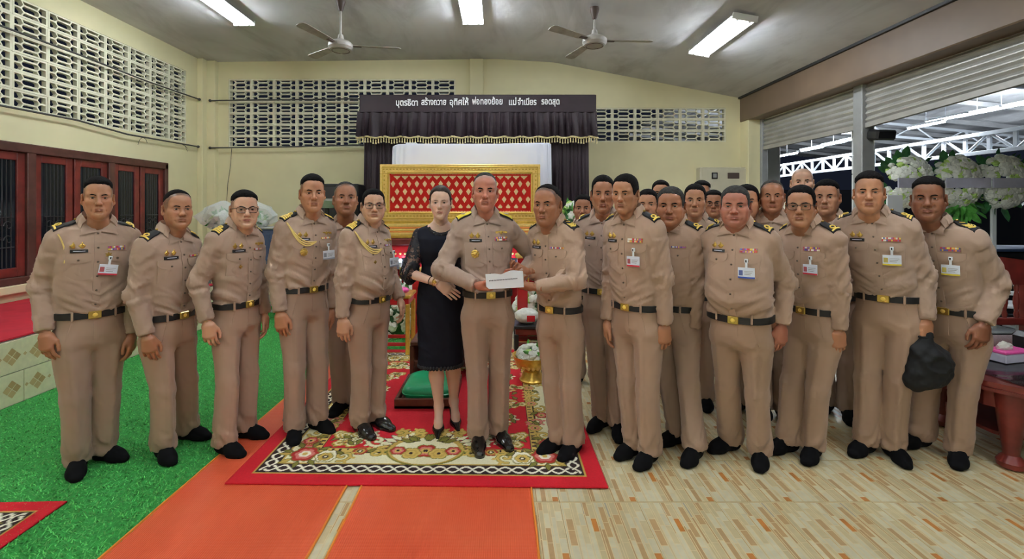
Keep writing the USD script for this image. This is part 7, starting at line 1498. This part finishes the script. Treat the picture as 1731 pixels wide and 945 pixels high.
    # body
    Rh = rotz(math.radians(3) - ps) @ roty(math.radians(-1)); hv, hf = HEAD; hp = head_warp(hv, look) * hs; hpt = hp @ Rh.T + hc; nm_ = smooth01((-.12 - hv[:, 2]) / .10)[:, None]
    nt = np.stack([nb[0] + hp[:, 0], nb[1] + hp[:, 1] - .028 * hs + .01, hc[2] + hp[:, 2]], 1); hpt = hpt * (1 - nm_) + nt * nm_; col = head_paint(hv, look); sk = np.array(SKIN['pale']) * .88
    bv, bf, bc = [hpt], [hf], [col]; nn = len(hpt)
    def ab(v_, f_, c_):
        nonlocal nn
        bv.append(v_); bf.append(f_ + nn); bc.append(np.broadcast_to(c_, (len(v_), 3))); nn += len(v_)
    ft = [(loc(G(740, 735, .02)), 4), (loc(G(773, 723, .02)), 16)]
    C = Vol((-.42, -.42, .03), (.34, .30, zs + .10), .009); C.op(lambda x, y, z: loft(x, y, z, -.014, .12), (-.3, -.3, .43), (.3, .3, zs + .04), 0)
    C.cap(nb + [0, .0, .08], nb + [0, .005, -.08], .046, .055, .04); C.ell(nb + [0, .0, -.045], (.115, .06, .045), .04)
    ank = []
    for k, s in enumerate((-1, 1)):
        C.cap(shp[k], el[k], .038, .036, .03); C.cap(el[k], wr[k], .035, .0235, .02); C.cap(nb + [s * .05, .01, -.05], shp[k], .035, .042, .03)
        toe = ft[k][0]; td = np.array([math.sin(math.radians(ft[k][1]) - ps), -math.cos(math.radians(ft[k][1]) - ps), 0]); heel = toe - td * .165; a_ = heel + td * .035 + [0, 0, .155]; a_[2] = .150; ank.append((a_, td, heel, toe))
        hip = np.array([s * .072, .0, .80]); kn = (hip * .42 + a_ * .58) + [0, -.025, 0]; kn[2] = .49
        C.cap(hip, kn, .075, .050, .0 if k == 0 else .0); C.cap(kn, kn + (a_ - kn) * .38 + [0, .022, 0], .047, .050, .02); C.cap(kn + (a_ - kn) * .38 + [0, .022, 0], a_, .050, .029, .02); C.cap(a_, a_ + td * .075 + [0, 0, -.085], .030, .026, .02); C.cap(a_ + td * .07 + [0, 0, -.08], toe - td * .04 + [0, 0, .0], .028, .022, .02); C.cap(a_, heel + [0, 0, .085], .028, .024, .02)
    a_, b_ = C.mesh(); ab(a_, b_, sk)
    a_, b_ = hand_at('flat', -1, wr[0] + [.008, 0, -.004], (.80, -.22, -.55), (.25, .75, -.45), .88); ab(a_, b_, sk); a_, b_ = hand_at('relaxed', 1, wr[1], (0, .1, -1), (-1, .1, 0), .86); ab(a_, b_, sk)
    obj('body', (np.vstack(bv), np.vstack(bf)), 'skin', t, smooth=True, col=np.vstack(bc))
    for s in (-1, 1):
        m_, c_ = eye_mesh(s, look, Rh, hc, hs); obj('eye', m_, 'eyeball', t, col=c_); obj('eyebrow', brow_mesh(s, look, Rh, hc, hs, .62), 'hair_brown', t)
    a_, b_ = HAIR['woman']; obj('hair', (head_warp(a_, look) * hs @ Rh.T + hc, b_), 'hair_brown', t, smooth=True)
    for k in range(2):
        an, td, heel, toe = ank[k]; Rf = np.stack([np.array([-td[1], td[0], 0]), -td, [0, 0, 1]], 1); Q = Vol((-.05, -.06, -.002), (.05, .23, .13), .0055); fl = lambda p: np.array(p, float)
        Q.cap((0, -.035, .012), (0, .06, .03), .012, .038, 0, u=(1, 0, 0), flat=1.0); Q.cap((0, .06, .03), (0, .165, .085), .034, .026, .02); Q.op(lambda x, y, z: (.004 - z + 0 * x + 0 * y).astype(np.float32), (-.1, -.1, -.1), (.1, .3, .3), .003, 'i'); Q.cap((0, .04, .075), (0, .14, .135), .035, .028, .008, 's')
        a_, b_ = Q.mesh(); sh_ = obj('pump_shoe', (a_ @ Rf.T + [toe[0], toe[1], .002], b_), 'shoe_black', t, smooth=True)
        obj('heel', (tubem([heel + [0, 0, .004], heel + [0, 0, .04], heel + td * .008 + [0, 0, .085]], [.006, .008, .02], 8)), 'shoe_black', sh_)
    w0 = wr[0] - unit(wr[0] - el[0]) * .015; d = unit(wr[0] - el[0]); u = unit(np.cross(d, [0, 1, .2])); w_ = np.cross(d, u)
    br = obj('wristwatch', MB().tube([w0 + .0265 * (u * math.cos(a) + w_ * math.sin(a)) for a in np.linspace(0, 2 * np.pi, 25)], .0035, 6, cap=False), 'brass', t); obj('watch_case', MB().add(ICO[2][0] * [.012, .008, .012] + (w0 + np.array([0, -.027, .004])), ICO[2][1]), 'brass', br)
    obj('bracelet', MB().tube([w0 - d * .03 + .028 * (u * math.cos(a) + w_ * math.sin(a)) for a in np.linspace(0, 2 * np.pi, 25)], .0022, 6, cap=False), 'shoe_black', t)
woman()
# ---- what they hold
DE = 2.71; c = P(852.5, 473.5, DE); tl, tr, br_, bl_ = (P(*q, DE) - c for q in ((820.5, 463.5), (884, 458.5), (885.5, 485.5), (822.5, 488.5)))
en = thing('envelope', 'white envelope with a printed line, held between the white-haired officer and the man facing him', 'envelope', c)
tt = np.linspace(0, 1, 13); top = [tl + (tr - tl) * q + np.array([0, 0, .010 * math.exp(-((q - .72) / .18) ** 2) - .008 * math.exp(-((q - .42) / .1) ** 2)]) for q in tt]
pl = Polygon([(q[0], q[2]) for q in top] + [(br_[0], br_[2]), (bl_[0] + .015, bl_[2]), (bl_[0] - .002, bl_[2] + .014)]); v, f = extrude(pl, .004); obj('sheet', (xf(v, UPX), f), 'paper', en, smooth=False)
lnv = MB()
for k in range(30):
    x = tl[0] + .022 + k * .0054; lnv.box((x, -.0050, -.006 + .0005 * k * .9 + (k % 3) * .0006), (x + .0040, -.0039, -.0015 + .0005 * k * .9 + (k % 2) * .001))
obj('printed_line', lnv, 'ink', en, kind='stuff')
cp_ = thing('cap', 'crumpled black cap hanging from the hand of the tall youthful person', 'cap', P(1566, 612, 2.74))
V = Vol((-.2, -.15, -.25), (.2, .15, .22), .0075); V.ell((.0, 0, -.02), (.115, .07, .145), 0); V.ell((.055, .01, -.0), (.085, .055, .11), .04); V.cap((-.02, 0, .07), (-.005, 0, .155), .06, .03, .05); V.ell((-.05, -.01, -.08), (.07, .05, .085), .04)
v, f = V.mesh(); n = vnormals(v, f); v = v + n * (.03 * ((1 - np.minimum(1, 2.2 * np.abs(meshkit.fbm(v * 9, 3, 6) / .8 - .5))) ** 1.3 - .4))[:, None]
mat('cap_black', (.004, .0045, .006), .8, bump=.3, bscale=300, bdist=.001); obj('crown', (v, f), 'cap_black', cp_, smooth=True)
obj('band', MB().tube([(-.012 + .040 * math.cos(q), .030 * math.sin(q), .150) for q in np.linspace(0, 2 * np.pi, 20)], .007, 6, cap=False), 'cap_black', cp_)
